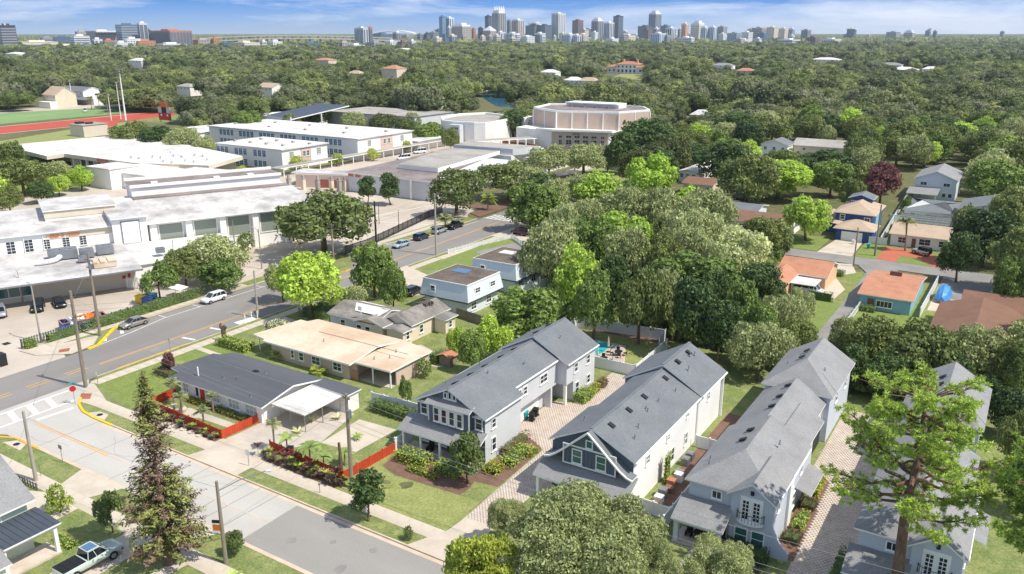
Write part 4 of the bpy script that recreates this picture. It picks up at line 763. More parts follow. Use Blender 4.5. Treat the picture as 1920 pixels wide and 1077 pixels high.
# roofs half hidden in the trees on the right
def at_house(label, px, py, w, d, ze, zr, axis, wall, roof, kind='gable', name='house'):
    x, y = G(px, py, ze); return simple_house(label, x - w / 2, y, x + w / 2, y + d, ze, zr, axis, wall, roof, kind, wins='S', nwin=3, vents=0, name=name)
at_house('brown-roofed cottage with white awning left of the blue house', 1425, 418, 13, 12, 3.2, 4.6, 'x', 'white_wall', 'roof_brown')
at_house('cream cottage under the big oak, short brown roof', 1308, 345, 9, 10, 3.4, 4.6, 'x', 'cream_wall', 'roof_brown')
at_house('long white shed roof slanting behind the big oak', 1290, 322, 6, 26, 3.4, 4.2, 'y', 'white_wall', 'roof_white')
at_house('pale grey stepped roof standing alone in the right-hand woods', 1552, 276, 26, 14, 4.5, 6.5, 'x', 'cream_wall', 'roof_gray_flat')
at_house('small grey gable peeking out left of the stepped roof in the woods', 1452, 272, 10, 10, 5, 7, 'y', 'white_wall', 'shingle_gray')
at_house('grey shingle roof at the right edge under the dark oak', 1862, 398, 14, 14, 5.6, 7.6, 'y', 'white_wall', 'shingle_gray')
at_house('dark blue chimney-like tower room behind the blue house', 1615, 372, 5, 5, 7.5, 8.5, 'y', 'blue_house', 'shingle_gray')
at_house('grey roofed garage in the shade right of the central oaks', 1375, 392, 12, 9, 3, 4, 'x', 'pale_blue_wall', 'shingle_gray')
# ---- sage house at the lower left corner
s = Site('house', 'sage green two-storey house with dark metal porch roof, lower left corner', 'house', (-76, 24))
W = MB(); gwall(W, -82, 16, -72.9, 32.2, 0, 5.2, 8.0, 'y'); s.part('wall', W, 'sage_wall'); Rf = MB(); gable(Rf, -82.6, 15.5, -72.3, 32.8, 5.35, 8.4, 'y'); s.part('roof', Rf, ['shingle_light', 'white_trim'])
s.part('porch_roof', MB().slab([(-72.85, 27.5, 4.3), (-70.2, 28.5, 3.2), (-70.2, 33.6, 3.2), (-72.85, 32.9, 4.3)], .16, 0, 1), ['metal_roof_dark', 'white_trim'])
sm = MB(); [sm.tube((-72.8, 28 + i * .55, 4.32), (-70.25, 28.7 + i * .55, 3.24), .03, .03, 4) for i in range(9)]; s.part('roof_seam', sm, 'metal_roof_dark')
post(s, -70.6, 33.1, .1, 3.1, .32, 'porch_post'); post(s, -70.6, 28.6, .1, 3.1, .32, 'porch_post'); s.part('porch_floor', MB().box(-72.88, 28, 0, -70.3, 33.3, .3), 'paver'); s.part('porch_beam', MB().box(-70.75, 28.4, 2.8, -70.4, 33.3, 3.05), 'white_trim')
win(s, 'E', -72.89, 26.6, 1.6, 1.4, .6, 1, 1); win(s, 'E', -72.89, 22, 3.6, .9, 1.3, 1, 2); s.part('trim', MB().box(-72.9, 16, 2.9, -72.84, 32.2, 3.08).box(-72.9, 29.8, 3.1, -72.84, 29.95, 5.1), 'white_trim')
simple_house('small grey shingle garage roof at the bottom left beside the truck', -72.6, 22.2, -68.9, 27.8, 2.7, 3.7, 'y', 'sage_wall', 'shingle_light', wins='', vents=0, name='garage')
for lb, px, py, w, zz, wl, rf in (('long white roof glimpsed in the right-hand far woods', 1546, 112, 34, 13, 'white_wall', 'roof_white'), ('grey gable glimpsed in the far woods, right of the long white roof', 1668, 122, 24, 12, 'white_wall', 'shingle_light'), ('pale flat roof among the far trees at right', 1695, 131, 24, 11, 'light_gray_wall', 'roof_white'), ('small white roof among the far trees, rightmost', 1745, 130, 16, 11, 'white_wall', 'roof_white'), ('pale blue roof in the far woods right of the mansion', 1352, 123, 22, 13, 'white_wall', 'shingle_light'), ('orange-brown roof in the far woods right of the mansion', 1396, 133, 16, 12, 'cream_wall', 'roof_orange'), ('white roof in the woods just above the auditorium, left', 1027, 136, 16, 12, 'white_wall', 'roof_white'), ('white roof in the woods just above the auditorium, middle', 1072, 151, 14, 11, 'white_wall', 'roof_white'), ('white gable in the woods just above the auditorium, right', 1100, 152, 15, 12, 'white_wall', 'roof_beige'), ('cream roof in the woods right of the lake', 662, 138, 14, 12, 'cream_wall', 'roof_beige'), ('white roof far left in the woods under the hospital', 20, 101, 34, 14, 'white_wall', 'roof_white'), ('pale roof in the woods left of the lone striped tower', 602, 113, 24, 14, 'cream_wall', 'roof_orange'), ('small white roof in the woods below downtown', 753, 93, 34, 15, 'white_wall', 'roof_white'), ('white roof in the woods right of the big green oak row', 1312, 216, 10, 6, 'white_wall', 'roof_white')):
    at_house(lb, px, py, w, w * .6, zz, zz + 2.5, 'x', wl, rf, 'hip')
# ================================================================== SCHOOL CAMPUS
RS = R(-25.5)
def lettering(s, face, x, y, z, n, h, m, gap=None, parent=None, name='lettering'):
    """a row of raised characters too small and blurred to read: short strokes only"""
    mb = MB(); r2 = random.Random(n * 7 + int(h * 10)); w = h * .62; px = 0
    for i in range(n):
        if gap and i in gap: px += w * .8; continue
        mb.box(px, -.05, 0, px + w * .2, 0, h)
        if r2.random() < .7: mb.box(px + w * .55, -.05, 0, px + w * .75, 0, h)
        for k in (0, .42, .82):
            if r2.random() < .6: mb.box(px + w * .2, -.05, h * k, px + w * .55, 0, h * k + h * .18)
        px += w
    return s.piece(name, (lambda me: (me.materials.append(M(m)), me)[1])(mb.mesh(name)), None, x, y, z, FACE[face], parent)
# ---- gymnasium and old main block, in a frame turned 25 degrees
s = Site('gymnasium', 'white gymnasium with tall glazed bays and stained stepped roof, facing the main road', 'school', (-190, 43), RS)
W = MB().box(-200, 25.5, 0, -184.2, 61, 7.9).box(-211, 25.5, 0, -200, 60.5, 10.2).box(-211, 25.5, 10.2, -203, 59.5, 12.5); s.part('wall', W, 'white_wall')
for i in range(6):
    y = 25.6 + i * 7.1; s.part('pilaster', MB().box(-184.2, y, 0, -183.2, y + 1.3, 7.75), 'white_wall')
for i in range(5):
    y = 26.9 + i * 7.1
    o = s.part('window', MB().box(-184.25, y + .6, 2.9, -184.05, y + 5.2, 3.1).box(-184.25, y + .6, 7.3, -184.05, y + 5.2, 7.5).box(-184.24, y + .4, 2.9, -184.04, y + .6, 7.5).box(-184.24, y + 5.2, 2.9, -184.04, y + 5.4, 7.5), 'white_trim'); s.part('pane', MB().box(-184.22, y + .61, 3.11, -184.12, y + 5.19, 7.29), 'glass_gray', o).parent = o
    s.root.children and None
s.part('roof', MB().slab([(-182.6, 25, 8.1), (-182.6, 61.6, 8.1), (-200, 61.6, 10.1), (-200, 25, 10.1)], .25, 0, 1), ['roof_membrane', 'white_trim'])
s.part('roof', MB().slab([(-199.9, 25.4, 10.35), (-199.9, 60.6, 10.35), (-203, 60.6, 10.4), (-203, 25.4, 10.4)], .1), 'roof_stained', label='stained lower strip of the roof')
s.part('roof', MB().slab([(-202.7, 25.2, 12.75), (-202.7, 59.8, 12.75), (-211, 59.8, 12.8), (-211, 25.2, 12.8)], .22, 0, 1), ['roof_stained', 'white_wall'], label='dark stained upper roof')
s.part('parapet', MB().box(-202.8, 25.2, 12.4, -202.5, 59.8, 13.05).box(-211.5, 25.2, 12.4, -211, 59.8, 13.4), 'white_wall')
for y in (30, 44, 52): s.part('skylight', MB().box(-205, y, 12.8, -203.8, y + 1.4, 13.2), 'white_trim')
s = Site('school_block', 'white old school block with row of barred windows and red lettering, left of the gymnasium', 'school', (-190, 0), RS)
s.part('wall', MB().box(-206, -45, 0, -183.5, 18.4, 8.3).box(-205, 7.2, 8.3, -192.4, 20.4, 10.9).box(-206, 18.42, 0, -182.4, 25.0, 9.8), 'white_wall')
s.part('cornice', MB().box(-183.6, 6.5, 6.9, -183.42, 18.3, 8.2), 'cream_wall'); s.part('attic_wall', MB().box(-192.5, 7.1, 9.4, -192.3, 20.5, 10.9), 'cream_wall')
s.part('roof', MB().slab([(-182.9, -46, 8.45), (-182.9, 18.4, 8.45), (-206, 18.4, 9.4), (-206, -46, 9.4)], .22, 0, 1), ['roof_membrane', 'white_trim'])
s.part('roof', MB().slab([(-192.0, 6.9, 11.05), (-192.0, 20.8, 11.05), (-206.5, 20.8, 11.1), (-206.5, 6.9, 11.1)], .2, 0, 1), ['roof_membrane', 'white_trim'], label='raised roof')
s.part('roof', MB().slab([(-181.7, 18.2, 10.0), (-181.7, 25.3, 10.0), (-206.5, 25.3, 10.1), (-206.5, 18.2, 10.1)], .2, 0, 1), ['roof_membrane', 'white_trim'], label='stair tower roof')
s.part('window', MB().box(-182.35, 20.2, 4.6, -182.2, 23.4, 9.0).box(-182.2, 20.2, 6.9, -182.1, 23.4, 7.05), 'white_trim', label='tall blank panel of the stair tower')
s.part('reveal', MB().box(-182.36, 20.0, 4.6, -182.25, 20.2, 9.2).box(-182.36, 20.0, 9.0, -182.25, 23.6, 9.2).box(-182.36, 23.4, 4.6, -182.25, 23.6, 9.0), 'metal_gray')
for i in range(14): win(s, 'E', -183.49, 12.9 - i * 3.05 + (0 if i < 2 else -.4), 4.9 if i > 2 else 5.1, 1.4 if i > 2 else 1.2, 2.4 if i > 2 else 1.9, 2, 4, pane='glass_dark', t=.06)
lettering(s, 'E', -183.3, 7.2, 7.25, 16, .55, 'orange_paint', (5, 8)); 
for y in (5.9, 2.6): s.part('downspout', MB().tube((-183.3, y, 4.6), (-183.3, y, 8.2), .08), 'white_trim')
s = Site('cafeteria', 'low white-roofed wing with glazed front facing the school yard', 'school', (-170, 0), RS)
s.part('wall', MB().box(-183, -45, 0, -165.5, 19.6, 4.1), 'tan_wall'); s.part('roof', MB().slab([(-160.3, -46, 4.45), (-160.3, 20.3, 4.45), (-183.2, 19.9, 4.75), (-183.2, -46, 4.75)], .3, 0, 1), ['roof_membrane', 'metal_gray'])
s.part('wall', MB().box(-183, 25.2, 0, -170.2, 40, 3.7).box(-183, 19.65, 0, -166, 25.2, 3.9), 'white_wall'); s.part('roof', MB().slab([(-165.5, 20.4, 4.1), (-165.8, 26, 4.1), (-169.8, 40.3, 4.1), (-183.2, 40.3, 4.2), (-183.2, 20, 4.2)], .25, 0, 1), ['roof_white', 'white_trim'], label='east wing roof')
for y, w in ((-14, 10), (-3.2, 5.4), (-24, 6)):
    o = s.part('window', MB().box(-165.55, y, 1.0, -165.4, y + w, 1.15).box(-165.55, y, 3.5, -165.4, y + w, 3.62).box(-165.55, y + w / 3, 1.15, -165.42, y + w / 3 + .1, 3.5).box(-165.55, y + 2 * w / 3, 1.15, -165.42, y + 2 * w / 3 + .1, 3.5), 'white_trim'); s.part('pane', MB().box(-165.53, y, 1.15, -165.44, y + w, 3.5), 'glass_green', o)
for y in (9, 13, 16): s.part('vent_grille', MB().box(-165.5, y, 3.1, -165.42, y + 2.2, 3.6), 'metal_dark')
s.part('wall_mark', MB().box(-165.49, 17.2, 1.7, -165.4, 17.8, 2.3).box(-165.49, 18.2, 1.8, -165.4, 18.6, 2.6), 'red_sign')
# plant on its roof: each machine a thing
def onroof(name, label, cat, fx, fy, z, mb, m, g=None):
    w = s.R @ Vector((fx, fy, z)); o = solo(name, mb, m, label, cat, (w.x, w.y, w.z), g, RS); return o
onroof('hatch_box', 'beige boxy roof hatch with ridged top on the low white roof', 'roof box', -166, 14.6, 4.6, MB().box(-1.6, -1.9, 0, 1.6, 1.9, 1.0).prism([(-1.7, -2), (1.7, -2), (1.7, -1.3), (-1.7, -1.3)], 1.0, 1.2).box(-1.7, -.8, 1.0, 1.7, -.1, 1.25).box(-1.7, .5, 1.0, 1.7, 1.9, 1.22), 'roof_tan')
def unit(w, d, h, k):
    m = MB(); m.box(-w / 2, -d / 2, .25, w / 2, d / 2, h)
    for i in range(k): m.box(-w / 2 - .03, -d / 2 + d * (i + .15) / k, .4, w / 2 + .03, -d / 2 + d * (i + .7) / k, h - .15); m.tube((0, -d / 2 + d * (i + .5) / k, h), (0, -d / 2 + d * (i + .5) / k, h + .12), min(w, d / k) * .38, None, 10)
    return m
for i, (x, y, w, d, h, k, lb) in enumerate(((-175.5, 8.5, 3.2, 5, 1.9, 3, 'largest grey rooftop machine with sloped duct'), (-174.2, 12.5, 2.6, 2.4, 1.7, 2, 'rooftop machine between the duct and the dark coils'), (-175, 15.8, 2.4, 3.0, 1.8, 3, 'rooftop machine with dark coils nearest the stair tower'), (-170.6, 11.5, 1.4, 1.6, 1.1, 1, 'small square rooftop fan in front of the machines'), (-169.6, 25, 1.4, 1.6, 1.2, 2, 'rooftop fan alone near the tree end of the low roof'))):
    onroof('rooftop_unit', lb, 'air handler', x, y, 4.6, unit(w, d, h, k), 'metal_gray', 'machines on the low white roof')
onroof('rooftop_duct', 'white curved duct lying on the low white roof', 'duct', -172.2, 5.8, 4.65, MB().path([(0, -2, .5), (0, 0, .5), (-.6, 1.4, .6), (-2, 2.2, .8)], .45, 8), 'white_trim')
# ---- classroom blocks (aligned with the streets)
s = Site('school_wing', 'flat-roofed white school wing with wide fascia and black lettering, behind the trees on the left', 'school', (-270, 180))
s.part('wall', MB().box(-322, 172, 0, -293, 200, 4.3).box(-293, 166, 0, -236, 192, 4.2), 'tan_wall')
s.part('roof', MB().slab([(-334, 164, 5), (-291.5, 156.8, 5), (-292.5, 163.6, 5), (-252, 163.2, 5), (-226, 173, 5), (-234, 193.5, 5), (-291, 206, 5), (-328, 202, 5)], 1.3, 0, 1), ['roof_white', 'tan_wall'])
for i in range(12): x = -289 + i * 4.2; s.part('pillar', MB().box(x, 164.4, 0, x + .4, 164.8, 3.7), 'white_trim')
for i in range(7): win(s, 'S', -286 + i * 6.2, 165.99, .8, 4.2, 2.4, 4, 1)
lettering(s, 'S', -272, 163.15, 4.0, 12, .9, 'red_sign', (3, 8)); pipes(s, [(-300 + i * 6.3, 176 + (i * 7 % 5) * 4, 5) for i in range(10)])
me = MB().box(-.5, -.5, 0, .5, .5, .7).box(-.7, -.7, .7, .7, .7, .85).mesh('roof_fan'); me.materials.append(M('white_trim'))
for i in range(14): s.piece('roof_fan', me, None, -262 + (i % 7) * 4.4, 170 + (i * 5 % 4) * 5.2, 5.0)
s = Site('school_wing', 'stepped low white wing with blank walls, in front of the wide-fascia wing', 'school', (-232, 158))
s.part('wall', MB().box(-249, 146, 0, -237.6, 156, 6.2).box(-249, 150, 0, -226, 162, 4.4).box(-228, 150.5, 0, -212, 163, 4.2), 'white_wall'); s.part('roof', MB().box(-249.4, 145.6, 6.2, -237.3, 156.3, 6.45).slab([(-249.4, 149.6, 4.9), (-225.6, 149.8, 4.9), (-225.6, 165, 4.9), (-249.4, 165, 4.9)], .4, 0, 1).slab([(-226, 152, 4.7), (-210, 158, 4.7), (-214, 172, 4.7), (-229, 170, 4.7)], .5, 0, 1), ['roof_white', 'white_wall'])
s.part('wall', MB().box(-224, 158, 0, -211, 168, 4.2), 'cream_wall', label='cream end wall')
def classroom(label, x0, x1, y0, y1, ze, rows, nb):
    s = Site('classroom_block', label, 'school', ((x0 + x1) / 2, y0)); s.part('wall', MB().box(x0, y0, 0, x1, y1, ze - .2), 'white_wall')
    s.part('roof', MB().box(x0 - .6, y0 - .6, ze - .2, x1 + .6, y1 + .6, ze + .12), ['roof_white', 'white_trim'])
    for r_ in range(rows):
        z = ze - 3.1 - r_ * 3.7; x = x1 - 9
        while x > x0 + 3:
            for k in range(nb): win(s, 'S', x - k * 2.3, y0 - .01, z, 1.7, 2.2, 2, 3, pane='glass_blue', t=.08)
            x -= nb * 2.3 + 3.0
    dy = (y1 - y0); s.part('end_panel', MB().box(x1, y0 + dy * .4, ze - 5.2, x1 + .12, y0 + dy * .62, ze - .6), 'pink_wall')
    for f_ in (.2, .8): win(s, 'E', x1 + .01, y0 + dy * f_, ze - 3.4, 2.0, 2.2, 3, 3, pane='glass_gray')
    for f_ in (.47, .55): win(s, 'E', x1 + .13, y0 + dy * f_, ze - 3.3, 1.1, 1.8, 2, 2)
    me = MB().box(-.5, -.5, 0, .5, .5, .6).mesh('roof_fan'); me.materials.append(M('roof_gray_flat'))
    for i in range(8): s.piece('roof_fan', me, None, x0 + (x1 - x0) * (i + .5) / 8, y0 + dy * (.3 + .4 * (i % 2)), ze + .12)
    return s
classroom('two-storey classroom block with blue-glazed windows, nearer the yard and shorter of the two', -256, -222, 200.5, 222.5, 7.2, 2, 3)
classroom('long two-storey classroom block with blue-glazed windows, farther and longer of the two', -300, -215.5, 231.8, 264, 8.2, 2, 4)
s = Site('covered_walkway', 'long flat covered walkway on white posts beside the classroom blocks', 'walkway', (-214, 230))
s.part('roof', MB().slab([(-216, 190, 3), (-211.4, 190, 3), (-211.4, 285, 3), (-216, 285, 3)], .22, 0, 1), ['roof_gray_flat', 'white_trim'])
me = MB().box(-.12, -.12, 0, .12, .12, 2.8).mesh('post'); me.materials.append(M('white_trim'))
for i in range(17): s.piece('post', me, None, -211.8, 191.5 + i * 5.6, 0)
simple_house('low white block with flat roof past the end of the long classroom block', -222, 266, -214, 285, 3.8, 4, 'y', 'white_wall', 'roof_white', 'flat', name='annex', wins='', vents=0)
s = Site('school_hall', 'big grey-roofed white hall with orange lettering at its left corner, beside the fenced court', 'school', (-160, 183.5))
s.part('wall', MB().box(-175.4, 183.7, 0, -143.6, 232, 5.6), 'light_gray_wall'); s.part('roof', MB().slab([(-175.8, 183.3, 6), (-143.2, 183.3, 6), (-157.5, 238, 6), (-179.6, 232.5, 6)], .45, 0, 1), ['roof_stained', 'white_trim'])
s.part('roof', MB().slab([(-166, 196, 7.4), (-150.6, 196, 7.4), (-156, 238, 7.4), (-176, 235, 7.4)], 1.3, 0, 1), ['roof_gray_flat', 'white_wall'], label='raised pale roof')
s.part('roof', MB().slab([(-176, 238.6, 8), (-152, 240, 8), (-148, 252, 8), (-176, 250, 8)], 2.2, 0, 1), ['roof_gray_flat', 'light_gray_wall'], label='rear roof'); s.part('wall', MB().box(-175, 239, 0, -152, 250, 5.8), 'white_wall')
lettering(s, 'S', -175.1, 183.6, 4.6, 11, .8, 'orange_paint', (4, 5))
for x in (-167, -159, -151): s.part('pilaster', MB().box(x, 183.1, 0, x + .5, 183.69, 5.5), 'white_trim')
pipes(s, [(-168, 190, 6.1), (-161, 190.5, 6.1), (-154, 188, 6.1)])
s = Site('entrance_screen', 'row of pale pillars with dark caps under a flat canopy, between gymnasium and hall', 'gateway', (-184, 182))
s.part('wall', MB().prism([(-194, 180), (-178, 187), (-178.2, 187.5), (-194.2, 180.5)], 0, 4.0), 'pink_wall'); s.part('canopy', MB().slab([(-197, 181, 4.2), (-178, 187.6, 4.2), (-180, 194, 4.2), (-200, 189, 4.2)], .3, 0, 1), ['roof_membrane', 'white_trim'])
for i, (x, y) in enumerate(((-193, 176.2), (-188.8, 178.1), (-184.4, 179.8), (-180.2, 181.4), (-176.8, 181.2), (-176.2, 183))):
    o = s.part('pillar', MB().box(x - .55, y - .55, 0, x + .55, y + .55, 3.4), 'cream_wall' if i % 2 else 'roof_gray_flat'); s.part('cap', MB().box(x - .3, y - .3, 3.4, x + .3, y + .3, 4.4).box(x - .7, y - .7, 3.3, x + .7, y + .7, 3.42), 'roof_gray_flat', o)
s.part('door', MB().prism([(-187, 182.9), (-181, 185.5), (-181, 185.45), (-187, 182.8)], .1, 2.6), 'brick_red')
# ---- auditorium: a faceted drum over a lower block
s = Site('auditorium', 'large beige faceted auditorium drum with parapet above a lower white block', 'auditorium', (-168, 320))
pts = [(-190, 317), (-173.2, 307.5), (-148.5, 316), (-142, 333), (-150, 345), (-176, 352), (-194, 338)]
s.part('drum', MB().prism(pts, 0, 14.2, 0), 'pink_wall'); fl = [(p[0] * .97 - 168 * .03, p[1] * .97 + 330 * .03) for p in pts]; s.part('roof', MB().prism(fl, 14.2, 14.3), 'roof_stained')
pp = MB(); 
for i in range(len(pts)): a, b = Vector(pts[i]), Vector(pts[(i + 1) % len(pts)]); c = Vector((-168, 330)); a2 = a + (c - a).normalized() * .7; b2 = b + (c - b).normalized() * .7; pp.prism([tuple(a), tuple(b), tuple(b2), tuple(a2)], 14.2, 15.0)
s.part('parapet', pp, 'white_trim'); ribs = MB()
for i in (0, 1, 2, 3, 6):
    a, b = Vector(pts[i]), Vector(pts[(i + 1) % len(pts)]); d = (b - a).normalized(); n = Vector((d.y, -d.x)) * .25; k = {0: 2, 1: 4, 2: 2, 3: 2, 6: 2}[i]
    for j in range(k + 1): p = a + (b - a) * (j / k); q = p + d * .35; ribs.prism([tuple(p + n), tuple(q + n), tuple(q - n), tuple(p - n)], 6.5, 14.2)
s.part('rib', ribs, 'white_trim')['kind'] = 'stuff'
s.part('wall', MB().prism([(-192, 306), (-172, 301), (-149, 308.5), (-147, 318), (-172, 320), (-192, 316)], 0, 7.2), 'white_wall', label='lower foyer block'); s.part('roof', MB().prism([(-179, 300.5), (-171, 300), (-147.5, 308), (-147.5, 311), (-172, 304)], 7.2, 8.0), 'white_trim', label='foyer canopy edge')
d = (Vector((-149, 308.5)) - Vector((-172, 301))).normalized(); ang = math.atan2(d.y, d.x)
s.part('front_panel', MB().prism([(-171.5, 300.95), (-149.3, 308.2), (-149.4, 308.35), (-171.6, 301.1)], .2, 7.0), 'pink_wall')
for k in range(6):
    p = Vector((-168.5, 301.8)) + d * (k * 3.5 + .6)
    for z, h in ((4.6, .9), (1.9, 1.9)): win(s, ang, p.x, p.y - .06, z, 2.2 if 0 < k < 5 else 1.3, h, 2, 1 if h < 1 else 2, t=.06, sill=False)
lettering(s, 'S', -163, 303.4, 5.9, 10, .5, 'black', (5,)).rotation_euler.z = ang
s.part('roof_block', MB().prism([(-184, 336), (-158, 336), (-158, 344), (-184, 344)], 14.3, 16.2).box(-184, 334.5, 15.8, -158, 336, 16.3), 'white_wall')
for i in range(4): s.part('roof_fan', MB().box(-181 + i * 6, 333, 14.3, -179.6 + i * 6, 334.2, 15.2), 'metal_gray')
s.part('side_tower', MB().prism([(-202, 318), (-194, 316), (-192.5, 324), (-200, 326)], 0, 10.2), 'white_wall'); s.part('planter_wall', MB().prism([(-196, 301), (-176, 296), (-176, 296.6), (-196, 301.6)], 0, 1.8), 'brick_red')
# ---- curved-front white building with tiled entrance bay
s = Site('rounded_hall', 'white hall with rounded parapet and tall pink-tiled entrance bay, left of the auditorium', 'school', (-206, 300))
cv = [(-219, 289), (-213, 287.6), (-202, 288.6), (-198, 291), (-196.5, 295), (-199, 312), (-206, 324), (-224, 330), (-231, 318), (-228, 300)]
s.part('wall', MB().prism(cv, 0, 9.2), 'white_wall'); inn = [(x * .94 - 212 * .06, y * .94 + 306 * .06) for x, y in cv]; s.part('roof', MB().prism(inn, 9.2, 9.3), 'roof_gray_flat')
pp = MB(); n = len(cv)
for i in range(n): pp.prism([cv[i], cv[(i + 1) % n], inn[(i + 1) % n], inn[i]], 9.25, 10.1)
s.part('parapet', pp, 'white_wall')
s.part('entrance_bay', MB().box(-212.4, 284.8, 0, -206.8, 287.5, 9.0), 'light_gray_wall'); t = s.part('tile_panel', MB().box(-211.6, 284.6, .5, -207.6, 284.79, 6.4), 'pink_wall')
for i in range(4): s.part('tile', MB().box(-211.4 + (i % 2) * 2, 284.5, .8 + i * 1.4, -209.8 + (i % 2) * 2, 284.59, 1.9 + i * 1.4), 'red_paint' if i == 1 else 'brick_red', t)
for i in range(2): win(s, 'S', -210.6 + i * 2.1, 284.79, 6.8, 1.7, 1.2, 2, 1, t=.05, sill=False)
s = Site('covered_walkway', 'grey covered walkway with white columns between rounded hall and auditorium', 'walkway', (-192, 290))
s.part('roof', MB().slab([(-199, 278, 4), (-194, 276, 4), (-178, 300, 4), (-184, 303, 4)], .35, 0, 1).slab([(-196, 270, 4), (-160, 268, 4), (-160, 275, 4), (-196, 277, 4)], .3, 0, 1), ['roof_gray_flat', 'white_trim'])
for i in range(8): x, y = -193.6 + i * 2.1, 276.6 + i * 3.1; s.part('column', MB().box(x, y, 0, x + .5, y + .5, 3.7), 'white_trim')
simple_house('low white flat building in front of the auditorium, half behind the round trees', -160, 246, -142, 262, 4.6, 5, 'x', 'white_wall', 'roof_white', 'flat', name='annex', wins='', vents=0)
simple_house('long white flat hall far back on campus behind the classroom trees', -309, 311, -252, 342, 8, 8.4, 'x', 'light_gray_wall', 'roof_gray_flat', 'flat', name='annex', wins='', vents=0)
simple_house('small white wing with flat roof behind the round green tree', -325, 228, -302, 250, 5.5, 6, 'x', 'white_wall', 'roof_white', 'flat', name='annex', wins='S', vents=0, nwin=5)
s = Site('solar_canopy', 'big dark sloping canopy with white edge above the campus trees', 'canopy', (-320, 310))
a, b, c, d_ = G(500, 216, 8), G(545, 224, 8), G(655, 200, 11), G(600, 196, 11)
s.part('roof', MB().slab([(*a, 8), (*b, 8), (*c, 11.5), (*d_, 11.5)], .5, 0, 1), ['metal_roof_dark', 'white_trim']); s.part('podium', MB().prism([G(480, 216, 4), G(560, 228, 4), G(620, 216, 4), G(560, 208, 4)], 0, 4.5), 'white_wall')
for p in (b, c, ((b[0] + c[0]) / 2, (b[1] + c[1]) / 2)): s.part('column', MB().tube((p[0], p[1], 0), (p[0], p[1], 9), .35, None, 8), 'white_trim')
# ---- sports ground furniture
x, y = G(236, 226)
s = Site('floodlight_mast', 'tall white floodlight mast at the running track', 'floodlight', (x, y)); s.part('pole', MB().tube((x, y, 0), (x, y, 26.5), .5, .25, 8), 'white_trim'); s.part('crossbar', MB().box(x - 3.4, y - .1, 25.6, x + 3.4, y + .1, 25.8).box(x - 3.4, y - .1, 27.0, x + 3.4, y + .1, 27.2), 'white_trim')
lm = MB().tube((0, -.1, 0), (0, -.5, -.15), .35, .45, 8).mesh('lamp_head'); lm.materials.append(M('metal_gray'))
for i in range(7):
    for z in (25.7, 27.1): s.piece('lamp_head', lm, None, x - 3 + i, y, z)
for lb, px, py, ht in (('slim white lamp pole right of the floodlight mast', 227, 224, 20), ('slim white lamp pole left of the floodlight mast', 209, 226, 14), ('pale lamp pole on the far side of the field', 137, 198, 16)):
    x, y = G(px, py); solo('lamp_pole', MB().tube((0, 0, 0), (0, 0, ht), .25, .15, 6).box(-1, -.1, ht - .3, 1, .1, ht), 'white_trim', lb, 'lamp pole', (x, y))
x, y = G(310, 230)
s = Site('scoreboard', 'red and white scoreboard with dark screen and arched orange top', 'scoreboard', (x, y))
s.part('panel', MB().box(x - 5, y, 1.2, x + 5, y + .4, 5.0), 'red_paint'); s.part('side_panel', MB().box(x - 5, y, 5.02, x - 2, y + .4, 8.0).box(x + 2, y, 5.02, x + 5, y + .4, 8.0), 'light_gray_wall'); s.part('screen', MB().box(x - 2, y - .05, 5.02, x + 2, y + .4, 8.0), 'black')
ar = MB().prism([(x - 4.6, y), (x + 4.6, y), (x + 4.6, y + .3), (x - 4.6, y + .3)], 8.02, 8.6).box(x - 2.4, y, 8.62, x + 2.4, y + .3, 10.2).box(x - 1.6, y, 10.22, x + 1.6, y + .3, 10.9); s.part('arched_top', ar, 'orange_paint')
for dx in (-4, 4): s.part('leg', MB().box(x + dx - .2, y + .1, 0, x + dx + .2, y + .3, 1.2), 'metal_gray')
for dx in (-3.2, 2.0): s.part('panel_mark', MB().box(x + dx, y - .06, 3.4, x + dx + 1.2, y, 4.4), 'white_trim')
x, y = G(133, 255, 0)
s = Site('press_box', 'small tan block with dark roof units beside the running track', 'small building', (x, y)); s.part('wall', MB().box(x, y, 0, x + 11, y + 12, 5.2), 'tan_wall'); s.part('roof', MB().box(x - .3, y - .3, 5.2, x + 11.3, y + 12.3, 5.45), 'roof_gray_flat'); s.part('roof_unit', MB().box(x + 1, y + 2, 5.45, x + 4, y + 5, 6.3).box(x + 6, y + 4, 5.45, x + 8, y + 7, 6.2), 'metal_dark')
# houses beyond the field, mansion and roofs glimpsed in the woods
def far_house(label, px, py, w, d, ze, zr, axis, wall, roof, kind='gable', nwin=4):
    x, y = G(px, py, 0); s = simple_house(label, x - w / 2, y, x + w / 2, y + d, ze, zr, axis, wall, roof, kind, wins='S', nwin=nwin, vents=0); return s, x, y
s, x, y = far_house('pale gabled house with tall brown roof beyond the football field', 95, 202, 14, 14, 8, 13, 'x', 'cream_wall', 'roof_beige'); s.part('porch', MB().box(x - 4, y - 5, 0, x + 9, y - .1, 4), 'white_wall')
s, x, y = far_house('wide white house with dark roof beyond the football field', 135, 194, 30, 14, 8.5, 11, 'x', 'white_wall', 'shingle_gray', nwin=6); s.part('garage', MB().box(x + 15.2, y, 0, x + 26, y + 9, 4), 'white_wall'); s.part('porch_roof', MB().slab([(x - 15, y - 6, 3.6), (x + 26, y - 6, 3.6), (x + 26, y - .2, 5), (x - 15, y - .2, 5)], .3), 'shingle_gray')
far_house('white two-storey house glimpsed between trees left of centre', 497, 182, 16, 14, 7, 10, 'x', 'white_wall', 'roof_beige'); far_house('grey roofed white house in the trees past the scoreboard', 345, 180, 16, 10, 7, 9, 'x', 'white_wall', 'roof_gray_flat', 'hip')
